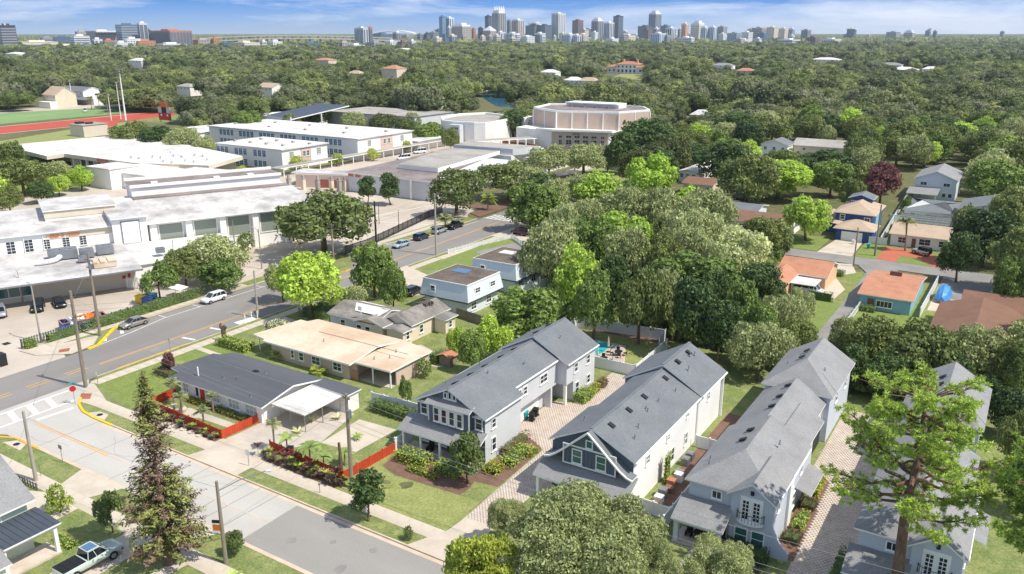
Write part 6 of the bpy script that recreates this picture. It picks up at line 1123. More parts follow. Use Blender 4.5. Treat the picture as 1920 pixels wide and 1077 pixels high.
# ---- trees one can name
T(605, 415, 195, 14, 'oak0', 'largest round green oak beside the road, in front of the gymnasium corner'); T(578, 528, 132, 11, 'lime0', 'bright yellow-green round tree on the near side of the main road')
T(528, 525, 66, 7, 'live1', 'small olive tree touching the left of the bright yellow-green tree'); T(700, 500, 92, 10, 'green0', 'mid-green tree between the main road and the patched grey roof'); T(735, 540, 60, 8, 'green1', 'drooping tree just behind the patched grey roof, right of the mid-green tree'); T(665, 560, 50, 4.5, 'live0', 'low olive tree behind the patched grey roof, left end')
T(392, 482, 125, 8.5, 'live0', 'broad tree at the school yard fence below the pilasters'); T(412, 512, 90, 6.0, 'green0', 'dense tree at the roadside hedge, below the broad yard tree'); T(295, 520, 70, 8, 'thin0', 'thin open tree next to the blue and yellow yard equipment'); T(345, 500, 70, 7, 'oak2', 'tree between the thin open tree and the broad yard tree')
T(460, 455, 34, 4, 'bush0', 'round green shrub against the gymnasium pilasters', name='shrub'); T(688, 350, 36, 8.5, 'magn0', 'left of two dark cone-shaped trees before the white hall'); T(730, 347, 40, 9.5, 'magn0', 'right of two dark cone-shaped trees before the white hall')
T(855, 358, 112, 11, 'oak2', 'left of two broad oaks in front of the white hall'); T(955, 335, 125, 12, 'oak0', 'right of two broad oaks along the road, beyond the parked cars'); T(1005, 345, 80, 10, 'live0', 'olive oak where the main road disappears'); T(1030, 300, 90, 10, 'live1', 'small-leaved oak in front of the auditorium foyer, left'); T(1095, 295, 95, 10, 'live0', 'broad airy oak in front of the auditorium windows'); T(1140, 300, 50, 8, 'thin1', 'thin tree with visible trunk beside the auditorium lawn')
T(1215, 262, 130, 19, 'dark0', 'tall dark oak covering the right side of the auditorium'); T(1165, 285, 70, 15, 'dark1', 'dark tree at the auditorium right corner'); T(1255, 290, 90, 14, 'oak1', 'oak right of the tall dark oak, above the white shed roof')
T(466, 232, 58, 15, 'green0', 'round vivid green tree rising between the classroom roofs'); T(245, 252, 85, 10, 'oak1', 'left oak of the clump behind the wide-fascia roof'); T(300, 258, 80, 10, 'dark0', 'middle oak of the clump behind the wide-fascia roof'); T(350, 262, 85, 10, 'live0', 'right olive oak of the clump behind the wide-fascia roof'); T(385, 275, 45, 8, 'live1', 'smaller oak at the left end of the shorter classroom block')
for i, (px, py, w) in enumerate(((430, 222, 70), (590, 220, 60), (665, 226, 45), (718, 232, 60), (760, 240, 45), (805, 248, 60), (775, 228, 40), (845, 262, 34), (545, 232, 40), (400, 215, 50))): T(px, py, w, 9, ('oak0', 'green1', 'live0', 'oak2')[i % 4], 'campus tree behind the long classroom block, among the roofs', 'campus trees behind the classroom blocks')
for i, (px, py, w) in enumerate(((630, 300, 26), (560, 305, 30), (700, 290, 24), (455, 325, 30), (870, 262, 22), (760, 275, 22))): T(px, py, w, 4, 'bush1', 'small planted tree along the covered walkway', 'small trees along the covered walkway')
T(40, 330, 100, 10, 'oak2', 'large dark oak at the left edge beside the low white wings'); T(20, 290, 60, 9, 'oak0', 'oak at the left edge above the larger dark oak'); T(105, 325, 60, 8, 'live0', 'olive tree between the large dark oak and the yellow-green trees'); T(150, 332, 50, 7, 'lime1', 'right yellow-green tree by the low white wings'); T(108, 345, 45, 6, 'lime0', 'left yellow-green tree by the low white wings'); T(15, 372, 50, 7, 'oak1', 'small oak at the left edge over the school block roof'); T(75, 358, 50, 6, 'dark0', 'dark tree behind the school block roof')
# central grove, nearest rows
G1 = 'trees of the central grove'
for px, py, w, h, key, lb in ((1045, 372, 80, 12, 'live0', 'olive oak at the upper left corner of the central grove'), (1120, 362, 100, 14, 'lime1', 'vivid green tree at the top of the central grove'), (1060, 430, 80, 13, 'live1', 'pale olive tree on the left side of the central grove'), (1110, 455, 95, 14, 'green0', 'yellow-green tree in the upper left of the central grove'), (1090, 520, 100, 14, 'lime1', 'sunlit yellow-green tree behind the mansard houses'), (1115, 565, 95, 11, 'green1', 'vivid green tree right behind the white back fence'), (1185, 400, 130, 15, 'live0', 'big grey-green oak in the middle top of the grove'), (1255, 410, 130, 15, 'live1', 'second big grey-green oak of the grove, right of the first'), (1320, 400, 110, 14, 'live0', 'rightmost grey-green oak at the top of the grove'), (1180, 480, 100, 13, 'live1', 'grey-green oak in the centre of the grove'), (1235, 490, 95, 12, 'oak1', 'mid-green oak in the centre of the grove'), (1290, 470, 95, 12, 'live0', 'grey-green oak right of the grove centre'), (1150, 540, 70, 12, 'dark1', 'dark gap-filling tree between the vivid tree and the oaks'), (1200, 570, 100, 11, 'oak0', 'oak in the lower middle of the grove'), (1300, 590, 110, 11, 'dark1', 'dark magnolia-like tree above the middle house'), (1250, 560, 80, 10, 'live1', 'pale oak in the lower middle of the grove'), (1345, 560, 80, 10, 'dark0', 'dark tree in the lower right of the grove'), (1390, 580, 80, 10, 'green0', 'vivid green tree at the lower right of the grove'), (1350, 620, 90, 9, 'dark1', 'dark tree over the right-hand lawn'), (1420, 620, 80, 9, 'green1', 'bright tree left of the curved lane end'), (1388, 476, 110, 11.5, 'pale0', 'pale flowering tree on the right of the grove'), (1340, 500, 60, 9, 'live1', 'olive tree next to the pale flowering tree'), (1465, 600, 90, 8, 'live0', 'grey-green oak beside the sunny back lawn'), (1500, 575, 60, 6, 'live1', 'small olive tree at the lane edge'), (1435, 650, 60, 6, 'dark0', 'low dark tree above the rear hipped roof'), (1490, 640, 80, 6.5, 'oak2', 'low oak above the rear hipped roof, right')): T(px, py, w, h, key, lb)
for px, py, w, h, key, lb in ((985, 585, 140, 9, 'green0', 'wide dark green tree behind the two-storey house ridge'), (925, 630, 70, 6.5, 'lime1', 'sunlit tree against the left side of the two-storey house'), (885, 655, 55, 6, 'green1', 'drooping green tree left of the two-storey house'), (855, 640, 40, 5, 'lime0', 'small yellow-green tree on the back lawn edge'), (760, 730, 26, 5, 'thin0', 'slim young tree alone on the lawn behind the white fence'), (795, 690, 30, 2.5, 'bush0', 'grey-green bush beside the red-topped shed')): T(px, py, w, h, key, lb)
# right side
for px, py, w, h, key, lb in ((1462, 330, 140, 13, 'lime0', 'big bright green round tree right of centre'), (1515, 405, 90, 10, 'lime1', 'bright yellow-green tree left of the blue house'), (1440, 440, 100, 8, 'oak1', 'dark orange-tinged tree left of the side street'), (1655, 338, 72, 11, 'crim0', 'round brown-purple tree above the blue house'), (1365, 300, 100, 15, 'dark0', 'dark oak left of the big bright green tree'), (1560, 330, 80, 12, 'green0', 'green tree between the bright tree and the purple tree'), (1600, 365, 50, 9, 'oak1', 'tree behind the dark blue tower room'), (1700, 385, 26, 5, 'green1', 'small tree squeezed by the white diagonal fence'), (1850, 440, 120, 13, 'dark0', 'big dark oak at the right, over the side street'), (1800, 480, 70, 9, 'dark1', 'dark oak right of the white ranch house'), (1900, 400, 90, 14, 'oak0', 'oak cut by the right edge, above the dark one'), (1870, 340, 110, 14, 'green1', 'green oak at the right edge beside the white gable house'), (1905, 530, 80, 10, 'green0', 'green tree at the right edge above the brown roof'), (1810, 420, 50, 8, 'oak2', 'small oak between ranch house and dark oak'), (1900, 280, 80, 12, 'lime0', 'yellow-green crown at the right edge of the woods'), (1640, 640, 120, 8, 'oak1', 'dark oak behind the rear hipped roof, left of the pair'), (1720, 660, 150, 8, 'oak0', 'wide dark oak behind the pines, middle'), (1600, 690, 70, 6, 'dark1', 'dark tree touching the rear hipped roof'), (1835, 660, 140, 7.5, 'live1', 'sunlit olive oak right of the wide dark oak'), (1905, 690, 90, 7, 'oak2', 'oak cut by the right edge below the brown roof'), (1780, 690, 70, 6, 'dark0', 'dark low tree between the two wide oaks'), (1660, 700, 90, 6, 'dark0', 'dark understory tree above the pine crown'), (1590, 630, 60, 6, 'live0', 'grey-green oak at the lower end of the curved lane')): T(px, py, w, h, key, lb)
# foreground
T(1095, 1028, 355, 10.4, 'near0', 'large grey-green live oak in the middle foreground', rz=1.0); T(950, 975, 84, 5, 'near0', 'small grey-green tree left of the large live oak, by the paved drive', rz=2.2); T(1350, 1085, 180, 7, 'near0', 'live oak crown at the bottom edge right of the large one', rz=4); T(905, 1085, 170, 8, 'nearlime0', 'yellow-green tree at the bottom edge left of the live oak'); T(1215, 1085, 150, 8, 'near0', 'live oak crown at the bottom edge under the large one', rz=5.2)
plant('magn0', -49.9, 52.3, 3.6, 6.0, 'young magnolia on the grass strip casting a round shadow on the kerb'); plant('magn1', -45.9, 63.4, 3.4, 6.2, 'conical magnolia at the front corner of the blue-grey house'); plant('magn1', -56.6, 41.6, 1.6, 2.6, 'small conical shrub beside the near street light pole', name='shrub')
T(205, 955, 62, 4.5, 'thin1', 'small twiggy tree left of the tall brown conifer'); T(110, 938, 50, 2.6, 'bush1', 'round light green shrub at the corner path', name='shrub'); plant('bush0', -44.6, 50 + 2.0, .9, 1.3, 'tiny dark sapling on the grass strip near the paved drive', name='shrub')
# ---- woods: the nearest trees one by one, all the rest as one mass
def inpoly(x, y, P):
    c = False; n = len(P)
    for i in range(n):
        (xa, ya), (xb, yb) = P[i], P[(i + 1) % n]
        if (ya > y) != (yb > y) and x < (xb - xa) * (y - ya) / (yb - ya) + xa: c = not c
    return c
MASK = [[(-400, 62), (2400, 62), (2400, 420), (1840, 330), (1800, 300), (1700, 300), (1600, 300), (1590, 345), (1540, 300), (1400, 285), (1300, 320), (1200, 250), (1195, 196), (1000, 193), (945, 262), (930, 205), (850, 208), (640, 190), (500, 195), (460, 212), (330, 232), (300, 200), (180, 190), (60, 200), (0, 204), (-400, 225)],
        [(985, 372), (1050, 345), (1160, 335), (1260, 330), (1300, 350), (1370, 400), (1375, 450), (1450, 440), (1470, 470), (1430, 520), (1430, 560), (1500, 600), (1500, 640), (1420, 690), (1270, 650), (1090, 590), (1050, 590), (1020, 450)],
        [(1840, 330), (2400, 400), (2400, 700), (1950, 700), (1930, 500), (1860, 420)], [(1540, 590), (1920, 600), (2300, 620), (2300, 800), (1900, 745), (1620, 700), (1520, 640)], [(1180, 215), (1420, 290), (1400, 370), (1320, 360), (1190, 330)], [(1370, 300), (1700, 300), (1640, 350), (1560, 370), (1400, 370)], [(-400, 270), (0, 275), (30, 290), (60, 360), (-400, 420)]]
KEEP = [(1525, 105, 1566, 116, 1500), (1655, 112, 1680, 124, 1200), (1682, 124, 1708, 133, 1100), (1735, 124, 1755, 132, 1100), (1340, 116, 1364, 125, 1200), (1388, 126, 1405, 135, 1000), (1018, 130, 1036, 138, 950), (1064, 145, 1080, 153, 830), (1092, 146, 1108, 154, 830), (652, 131, 672, 140, 900), (590, 107, 614, 115, 1300), (740, 88, 766, 94, 2000), (0, 96, 40, 103, 1700), (1300, 206, 1324, 211, 480), (-200, 200, 300, 262, 560), (70, 172, 185, 208, 640), (288, 188, 332, 232, 480), (205, 145, 240, 228, 500), (10, 250, 470, 340, 300), (380, 225, 780, 312, 340), (610, 198, 850, 225, 400), (490, 190, 662, 228, 430), (840, 205, 940, 275, 360), (985, 192, 1200, 270, 340), (640, 275, 940, 375, 250), (900, 164, 958, 194, 600), (1138, 112, 1210, 140, 1040), (1520, 258, 1585, 276, 380), (1434, 262, 1462, 275, 360), (1700, 300, 1805, 380, 280), (1550, 360, 1665, 455, 215), (1280, 325, 1325, 350, 270), (483, 168, 515, 177, 680), (325, 165, 360, 174, 690), (240, 124, 272, 128, 1050), (712, 140, 752, 146, 900), (1380, 385, 1490, 430, 230), (1705, 360, 1800, 420, 240)]
def visible_ok(x, y, r, h):
    px, py, k = dist2px(x, y, h * .6)
    if not any(inpoly(px, py, P) for P in MASK): return False
    w = r / k * 1550; top = dist2px(x, y, h)[1]; bot = dist2px(x, y, h * .25)[1]
    for (a, b, c, d, D) in KEEP:
        if k < D + 6 and px + w * .8 > a and px - w * .8 < c and bot > b and top < d: return False
    return True
cand = []; rg = np.random.default_rng(5)
def ring(d0, d1, sp, rmin, rmax, hmin, hmax):
    fw = Vector((-math.sin(AZ), math.cos(AZ))); rt = Vector((math.cos(AZ), math.sin(AZ))); n0 = len(cand)
    d = d0
    while d < d1:
        hw = d * .66 + 30; x = -hw
        while x < hw:
            dd = d + rg.uniform(-.45, .45) * sp; xx = x + rg.uniform(-.45, .45) * sp; p = fw * dd + rt * xx
            cand.append((p.x, p.y, rg.uniform(rmin, rmax), rg.uniform(hmin, hmax), dd)); x += sp
        d += sp
ring(110, 420, 11, 4.6, 8.6, 8, 15); ring(420, 1000, 14.5, 5.5, 12, 8, 18); ring(1000, 2750, 18, 7, 15, 9, 20)
rest = []; KK = ['oak0', 'oak1', 'oak2', 'live0', 'live1', 'dark0', 'dark1', 'green0', 'green1', 'live0', 'oak1', 'lime1']
LAB = {'oak': 'dense green oak crown in the wide woods behind the houses and school', 'liv': 'grey-green mossy oak crown in the wide woods behind the houses and school', 'dar': 'dark pointed-lobed tree in the wide woods behind the houses and school', 'gre': 'fresh green rounded tree in the wide woods behind the houses and school', 'lim': 'yellow-green sunlit tree in the wide woods behind the houses and school'}
for x, y, r, h, d in sorted(cand, key=lambda c: c[4]):
    if not visible_ok(x, y, r, h): continue
    nz = math.sin(x * .021 + 1) * math.sin(y * .017 + 2) + .6 * math.sin(x * .053 + y * .031); h *= 1 + .16 * nz; r *= 1 + .1 * math.sin(x * .11 + y * .07)
    h = min(h, r * 1.75)
    if d > 420 and nz < -1.05 and rg.random() < .55: continue
    if d < 420 and any((x - a) ** 2 + (y - b) ** 2 < (r * .62 + c * .75) ** 2 for a, b, c in USED): continue
    if NTREE < 300 and d < 700:
        k = KK[rg.integers(len(KK))]; px_ = dist2px(x, y, h)[0]; zn = 'left of the classroom roofs' if px_ < 400 else 'above the classroom roofs' if px_ < 840 else 'around the auditorium' if px_ < 1210 else 'between auditorium and the purple tree' if px_ < 1640 else 'right of the purple tree'; plant(k, x, y, r * 2, h, LAB[k[:3]].replace('in the wide woods behind the houses and school', 'in the woods ' + zn), 'woods ' + zn + ': ' + {'oak': 'green oaks', 'liv': 'mossy oaks', 'dar': 'dark trees', 'gre': 'fresh green trees', 'lim': 'yellow-green trees'}[k[:3]])
    else: rest.append((x, y, r, h, 0 if d < 1000 else 1))
# the far mass: crown meshes scattered by geometry nodes
def crowd(name, label, items, kinds, m, off):
    col = bpy.data.collections.new(name + '_kinds')
    for i, (seed, Rr, Hh, nl, n, leaf) in enumerate(kinds):
        cm, _ = crown_mesh('crown', seed, Rr, Hh, nl, n, leaf, core=True, lr=(.3, .44), jit=.4); cm.materials.append(M(m)); col.objects.link(bpy.data.objects.new('crown_kind', cm))
    V = np.array([(x, y, off * h) for x, y, r, h in items], dtype=np.float32); me = bpy.data.meshes.new(name); me.vertices.add(len(V)); me.vertices.foreach_set('co', V.ravel())
    sc_ = me.attributes.new('s', 'FLOAT_VECTOR', 'POINT'); sc_.data.foreach_set('vector', np.array([(r / kinds[0][1], r / kinds[0][1], h * (1 - off) / kinds[0][2]) for x, y, r, h in items], dtype=np.float32).ravel())
    ro = me.attributes.new('rz', 'FLOAT', 'POINT'); ro.data.foreach_set('value', rg.uniform(0, 6.28, len(V)).astype(np.float32)); ix = me.attributes.new('k', 'INT', 'POINT'); ix.data.foreach_set('value', rg.integers(0, len(kinds), len(V)).astype(np.int32))
    o = tag(link(name, me, m), label, None, None, 'stuff'); ng = bpy.data.node_groups.new(name, 'GeometryNodeTree'); N = ng.nodes; L = ng.links
    ng.interface.new_socket('Geometry', in_out='INPUT', socket_type='NodeSocketGeometry'); ng.interface.new_socket('Geometry', in_out='OUTPUT', socket_type='NodeSocketGeometry')
    gi = N.new('NodeGroupInput'); go = N.new('NodeGroupOutput'); ip = N.new('GeometryNodeInstanceOnPoints'); ci = N.new('GeometryNodeCollectionInfo'); ci.inputs[0].default_value = col; ci.inputs[1].default_value = True; ci.inputs[2].default_value = True
    def at(n_, t): a = N.new('GeometryNodeInputNamedAttribute'); a.data_type = t; a.inputs[0].default_value = n_; return a.outputs[0]
    cx = N.new('ShaderNodeCombineXYZ'); L.new(at('rz', 'FLOAT'), cx.inputs[2]); er = N.new('FunctionNodeEulerToRotation'); L.new(cx.outputs[0], er.inputs[0])
    L.new(gi.outputs[0], ip.inputs['Points']); L.new(ci.outputs[0], ip.inputs['Instance']); ip.inputs['Pick Instance'].default_value = True
    L.new(at('k', 'INT'), ip.inputs['Instance Index']); L.new(er.outputs[0], ip.inputs['Rotation']); L.new(at('s', 'FLOAT_VECTOR'), ip.inputs['Scale']); L.new(ip.outputs[0], go.inputs[0])
    md = o.modifiers.new('scatter', 'NODES'); md.node_group = ng; return o
A = [(x, y, r * 1.12, h) for x, y, r, h, t in rest if t == 0]; B = [(x, y, r * 1.15, h) for x, y, r, h, t in rest if t == 1]
for px, py, w, h in ((1890, 770, 90, 6), (1915, 830, 90, 7), (1850, 745, 70, 6), (1700, 735, 80, 5), (1915, 905, 80, 6), (1770, 730, 60, 5)): T(px, py, w, h, 'dark0' if h < 6.5 else 'oak1', 'dark oak beside or behind the right-edge house roof', 'oaks around the right-edge house')
crowd('woods', 'continuous oak canopy stretching behind the houses and campus', A, [(101 + i, 7, 8, 18, 2600, .85) for i in range(8)], 'leaf_mixed', .22)
crowd('far_woods', 'distant treetops running up to the skyline', B, [(121 + i, 9, 9, 16, 900, 1.5) for i in range(6)], 'leaf_mixed', .22)
cand.clear(); ring(2750, 9000, 60, 34, 48, 13, 19); C_ = [(x, y, r, h) for x, y, r, h, d in cand]
crowd('horizon_woods', 'low dark treeline on the horizon', C_, [(141 + i, 40, 12, 22, 500, 7.0) for i in range(4)], 'leaf_mixed', .1)
U = []
for px, py in [(x, y) for x in range(1000, 1480, 14) for y in range(400, 700, 9)]:
    if inpoly(px, py, MASK[1]): X, Y = G(px + rg.uniform(-6, 6), py + rg.uniform(-4, 4), 1.5); U.append((X, Y, rg.uniform(1.4, 2.6), rg.uniform(2, 4.2)))
for px, py in [(x, y) for x in range(1530, 1920, 13) for y in range(640, 730, 9)]: X, Y = G(px, py, 1); U.append((X, Y, rg.uniform(1.2, 2.2), rg.uniform(1.5, 3)))
crowd('undergrowth', 'tangled shrubs under the trees of the central grove', [u for u in U if not (-60 < u[0] < -27 and u[1] < 115.5) and not (-27.6 < u[0] < -21 and u[1] > 117) and u[1] > 106.8], [(161 + i, 2, 2.4, 9, 420, .42) for i in range(3)], 'leaf_shrub', 0)
print('trees', NTREE, 'rest', len(A), len(B), len(C_))
# ================================================================== SPECIAL PLANTS
def leafpart(name, P, Nn, s, m, root, seed=1, asp=.6, loc=None, mi=None):
    rg = np.random.default_rng(seed); V, F = leaves(np.array(P, float), np.array(Nn, float), np.array(s, float), rg, asp); return link(name, np_mesh(name, V, F), m, root, loc)
def hedge(x0, y0, x1, y1, h, m, label, group=None, rz=0, dens=34, s=.2, z=.12):
    cx, cy = (x0 + x1) / 2, (y0 + y1) / 2; hx, hy = abs(x1 - x0) / 2, abs(y1 - y0) / 2; root = thing('hedge', label, 'hedge', (cx, cy, z), rz, group); rg = np.random.default_rng(int(abs(cx * 7 + cy * 3)))
    link('stems', MB().box(-hx * .86, -hy * .8, 0, hx * .86, hy * .8, h * .84).mesh('stems'), 'leaf_dark', root)
    A = [(4 * hx * hy, 2), (2 * hx * h * 2, 1), (2 * hy * h * 2, 0)]; P = []; N_ = []
    n = int((4 * hx * hy + 4 * hx * h + 4 * hy * h) * dens)
    for _ in range(n):
        r = rg.random() * sum(a for a, _ in A); u, v = rg.uniform(-1, 1, 2)
        if r < A[0][0]: p, q = (u * hx, v * hy, h), (0, 0, 1)
        elif r < A[0][0] + A[1][0]: sg = rg.choice([-1, 1]); p, q = (u * hx, sg * hy, (v + 1) / 2 * h), (0, sg, .4)
        else: sg = rg.choice([-1, 1]); p, q = (sg * hx, u * hy, (v + 1) / 2 * h), (sg, 0, .4)
        w = .06 * math.sin(p[0] * 4.3) + .06 * math.sin(p[1] * 5.1); P.append((p[0] + rg.normal() * .05, p[1] + rg.normal() * .05, p[2] * (1 + w) + rg.normal() * .05)); d = np.array(q) + rg.normal(size=3) * .55; N_.append(d / np.linalg.norm(d))
    leafpart('foliage', P, N_, rg.uniform(.6, 1.4, len(P)) * s, m, root, asp=.6); return root
hedge(-55.6, 62.9, -51.6, 64.9, 1.25, 'leaf_hedge', 'clipped yellow-green hedge in front of the porch, left block'); hedge(-50.4, 63.2, -47.3, 64.8, 1.1, 'leaf_hedge', 'clipped yellow-green hedge in front of the porch, right block')
hedge(-53.0, 61.9, -49.0, 62.6, .6, 'leaf_gold', 'low golden row in front of the porch hedges'); hedge(-45.9, 66, -44.0, 67.9, .75, 'leaf_gold', 'round golden shrub at the house corner by the court'); hedge(-45.2, 68.2, -43.4, 73.2, .8, 'leaf_hedge', 'green hedge strip along the house side by the court'); hedge(-43.9, 71.5, -42.9, 73.4, .6, 'leaf_gold', 'golden tip of the green hedge strip by the court')
hedge(-46.3, 70, -45.3, 75.5, 1.0, 'leaf_brown', 'brownish shrub row against the white side wall'); hedge(-46.0, 87.2, -44.3, 90.2, 1.3, 'leaf_hedge', 'shrub clump beside the covered entry'); hedge(-45.8, 90.6, -44.6, 92.6, 1.0, 'leaf_gold', 'yellow-green shrub past the covered entry'); hedge(-45.6, 93.2, -44.5, 94.6, 1.1, 'leaf_crimson', 'reddish shrub near the white gate')
hedge(-102.0, 75.8, -95.4, 77.9, 1.3, 'leaf_hedge', 'long boxy hedge beside the main road walk, in front of the tan roof', s=.22); hedge(-100.3, 63.6, -96.6, 66.6, .9, 'leaf_brown', 'dark reddish square hedge around the small black tree', s=.2)
hedge(-125.7, 68.5, -124.3, 92, 1.5, 'leaf_shrub', 'long dark hedge with fence along the school side of the road', dens=26, s=.26); hedge(-125.9, 62.5, -124.7, 68, 1.2, 'leaf_shrub', 'thin hedge stretch near the yard entrance', dens=14, s=.24); hedge(-126.0, 59.4, -124.6, 61.0, 1.3, 'leaf_hedge', 'round bright shrub at the yard entrance end of the fence')
hedge(-66.6, 71.0, -57.6, 72.6, 1.3, 'leaf_shrub', 'long dark green shrub row in front of the white vinyl fence', s=.26); hedge(-58.6, 69.6, -56.8, 72.2, 1.5, 'leaf_dark', 'dark shrub mass at the left wall of the blue-grey house', s=.26)
for i, (x0, y0, x1, y1, h, m, lb) in enumerate(((-14.7, 70.5, -13.2, 72.5, .7, 'croton_red', 'square reddish hedge nearest in the side bed of the stucco house'), (-14.5, 73.2, -13.4, 76.4, .6, 'leaf_hedge', 'square green hedge in the side bed of the stucco house'), (-14.8, 77.2, -13.3, 79.0, .7, 'croton_red', 'second reddish hedge in the side bed of the stucco house'), (-14.9, 80, -13.6, 84, .9, 'leaf_gold', 'golden-green shrub farther up the side bed of the stucco house'), (-18.8, 65.4, -14.9, 67.2, 1.2, 'leaf_dark', 'dark shrub bed under the balcony'), (-19.5, 62.2, -14.5, 64.0, .9, 'croton_red', 'dark red ground shrubs in front of the balcony bed'), (-28.2, 74.5, -27.9, 75.6, 3.4, 'leaf_hedge', 'climbing vine on the white side wall'), (-9.4, 62, -8.3, 70.0, 2.0, 'leaf_dark', 'tall dark hedge at the left wall of the right-edge house'))): hedge(x0, y0, x1, y1, h, m, lb)
hedge(-89, 60.4, -84.5, 61.2, .6, 'leaf_gold', 'yellow croton row under the long windows, left part'); hedge(-83.5, 60.4, -77, 61.2, .6, 'croton_yellow', 'yellow croton row under the long windows, right part'); hedge(-94.5, 92.5, -93.6, 97, .9, 'leaf_shrub', 'low shrubs at the road side of the patched house'); hedge(-101.5, 92.5, -96, 98, 1.6, 'leaf_shrub', 'loose shrub thicket behind the patched house by the road'); hedge(-99.5, 83, -96.5, 86, 1.8, 'leaf_pale', 'loose pale shrub at the road end of the tan house'); hedge(-33.4, 166, -28.6, 168.5, 1.0, 'leaf_shrub', 'clipped hedge behind the orange L-shaped roof'); hedge(-31.2, 148.6, -26.8, 149.0, 1.7, 'leaf_dark', 'dark green screen fence with vines by the orange roof'); hedge(-22, 146.2, -19.4, 147.8, 1.0, 'leaf_shrub', 'shrub at the front corner of the sky blue house')
hedge(-72.9, 33.8, -70, 34.6, .5, 'leaf_hedge', 'low shrubs around the sage house porch'); hedge(-72.7, 25, -71.6, 28, .9, 'leaf_shrub', 'shrubs along the sage house side wall'); hedge(-70, 87.6, -68.6, 90.2, 1.6, 'leaf_shrub', 'leafy clump beside the red-topped shed')
# garden rows of crotons, ti plants and bananas along the red fences: each plant a thing
def spiky(name, seed, n, ln, w, m, arch=.5, up=.7, stem=None, segs=4):
    """rosette of long arching blades"""
    r2 = random.Random(seed); V = []; F = []; z0 = stem or 0
    for i in range(n):
        a = i * 2.4 + r2.uniform(-.3, .3); l = ln * r2.uniform(.7, 1.1); el = up * r2.uniform(.7, 1.3); c, s_ = math.cos(a), math.sin(a); b = len(V)
        for k in range(segs + 1):
            t = k / segs; rr = l * t * math.cos(min(1.4, el * (1 - t * .3))); zz = z0 + l * t * math.sin(el) - arch * l * t * t; ww = w * math.sin(math.pi * (.12 + .83 * t)) * .5
            V += [(c * rr - s_ * ww, s_ * rr + c * ww, zz), (c * rr + s_ * ww, s_ * rr - c * ww, zz)]
        for k in range(segs): F.append((b + 2 * k, b + 2 * k + 1, b + 2 * k + 3, b + 2 * k + 2))
    me = np_mesh(name, np.array(V), np.array(F)); me.materials.append(M(m)); return me
BL = {'banana': [(spiky('leaves', s, 9, 1.7, .48, 'banana_leaf', .75, 1.15, 1.5), 1.7) for s in (1, 2)], 'croton': [(spiky('leaves', s, 26, .55, .12, m, .3, .9, .35), .5) for s, m in ((3, 'croton_red'), (4, 'croton_yellow'), (5, 'leaf_brown'), (12, 'leaf_shrub'), (13, 'leaf_hedge'), (14, 'leaf_green'))], 'ti': [(spiky('leaves', s, 20, .7, .13, 'croton_red', .3, 1.0, .9), 1.0) for s in (6, 7)], 'agave': [(spiky('leaves', 8, 26, .9, .12, 'leaf_pale', .2, .8, .1), .2)], 'sago': [(spiky('leaves', 9, 34, 1.25, .16, 'needle_green', .55, .9, .3), .4)]}
STM = {}
def small(kind, x, y, s=1.0, v=0, label='', group=None, z=.13):
    lm, sh = BL[kind][v % len(BL[kind])]; root = thing({'banana': 'banana_plant', 'croton': 'croton', 'ti': 'ti_plant', 'agave': 'agave', 'sago': 'sago_palm'}[kind], label, 'plant', (x, y, z), rnd.uniform(0, 6), group); root.scale = (s, s, s); link('leaves', lm, None, root)
    if kind not in STM: STM[kind] = MB().path([(0, 0, -.1), (0, 0, sh)], [.11 if kind == 'banana' else .04, .05 if kind == 'banana' else .02], 5).mesh('stem'); STM[kind].materials.append(M('palm_trunk'))
    link('stem', STM[kind], None, root)
for i, (x, y, s) in enumerate(((-66.6, 57.4, 1.25), (-62.8, 57.2, 1.35), (-60.6, 57.1, 1.1), (-59.5, 59.2, 1.0))): small('banana', x, y, s, i, 'broad-leaved banana plant at the right red fence, number of plants apart', 'banana plants at the right red fence')
for o in sc.objects:
    if o.get('group') == 'banana plants at the right red fence': o['label'] = 'broad-leaved banana plant growing along the right red fence'
for i in range(44): small(('croton', 'ti')[i % 5 == 0], -69.4 + i * .3, 56.0 + rnd.uniform(-.7, .5), rnd.uniform(.7, 1.6), i, 'colourful croton bush in the bed between the right red fence and the walk', 'crotons along the right red fence')
for i in range(40): small('ti' if i % 6 == 0 else 'croton', -91.3 + i * .38, 55.8 + rnd.uniform(-.55, .5), rnd.uniform(.6, 1.4), i + 1, 'yellow or red croton in the bed outside the left red fence', 'crotons along the left red fence')
for x, y, lb in ((-70.6, 64.9, 'spiky agave beside the carport posts'), (-68.3, 67.2, 'spiky agave at the right end of the carport'), (-69.6, 61.8, 'large spiky agave at the drive edge near the carport')): small('agave', x, y, 1.2, 0, lb)
small('sago', -53.2, 38.6, 1.3, 0, 'spiky green sago palm on the near walk, bottom edge'); small('sago', -62.6, 64.6, .9, 0, 'low dark palm shrub beside the pale court')
for i in range(7): small('croton', -20.8 + i * 1.1, 60.5 + (i % 2) * .5, 1.2, 2, 'ground cover plant in front of the stucco house', 'ground plants before the stucco house')
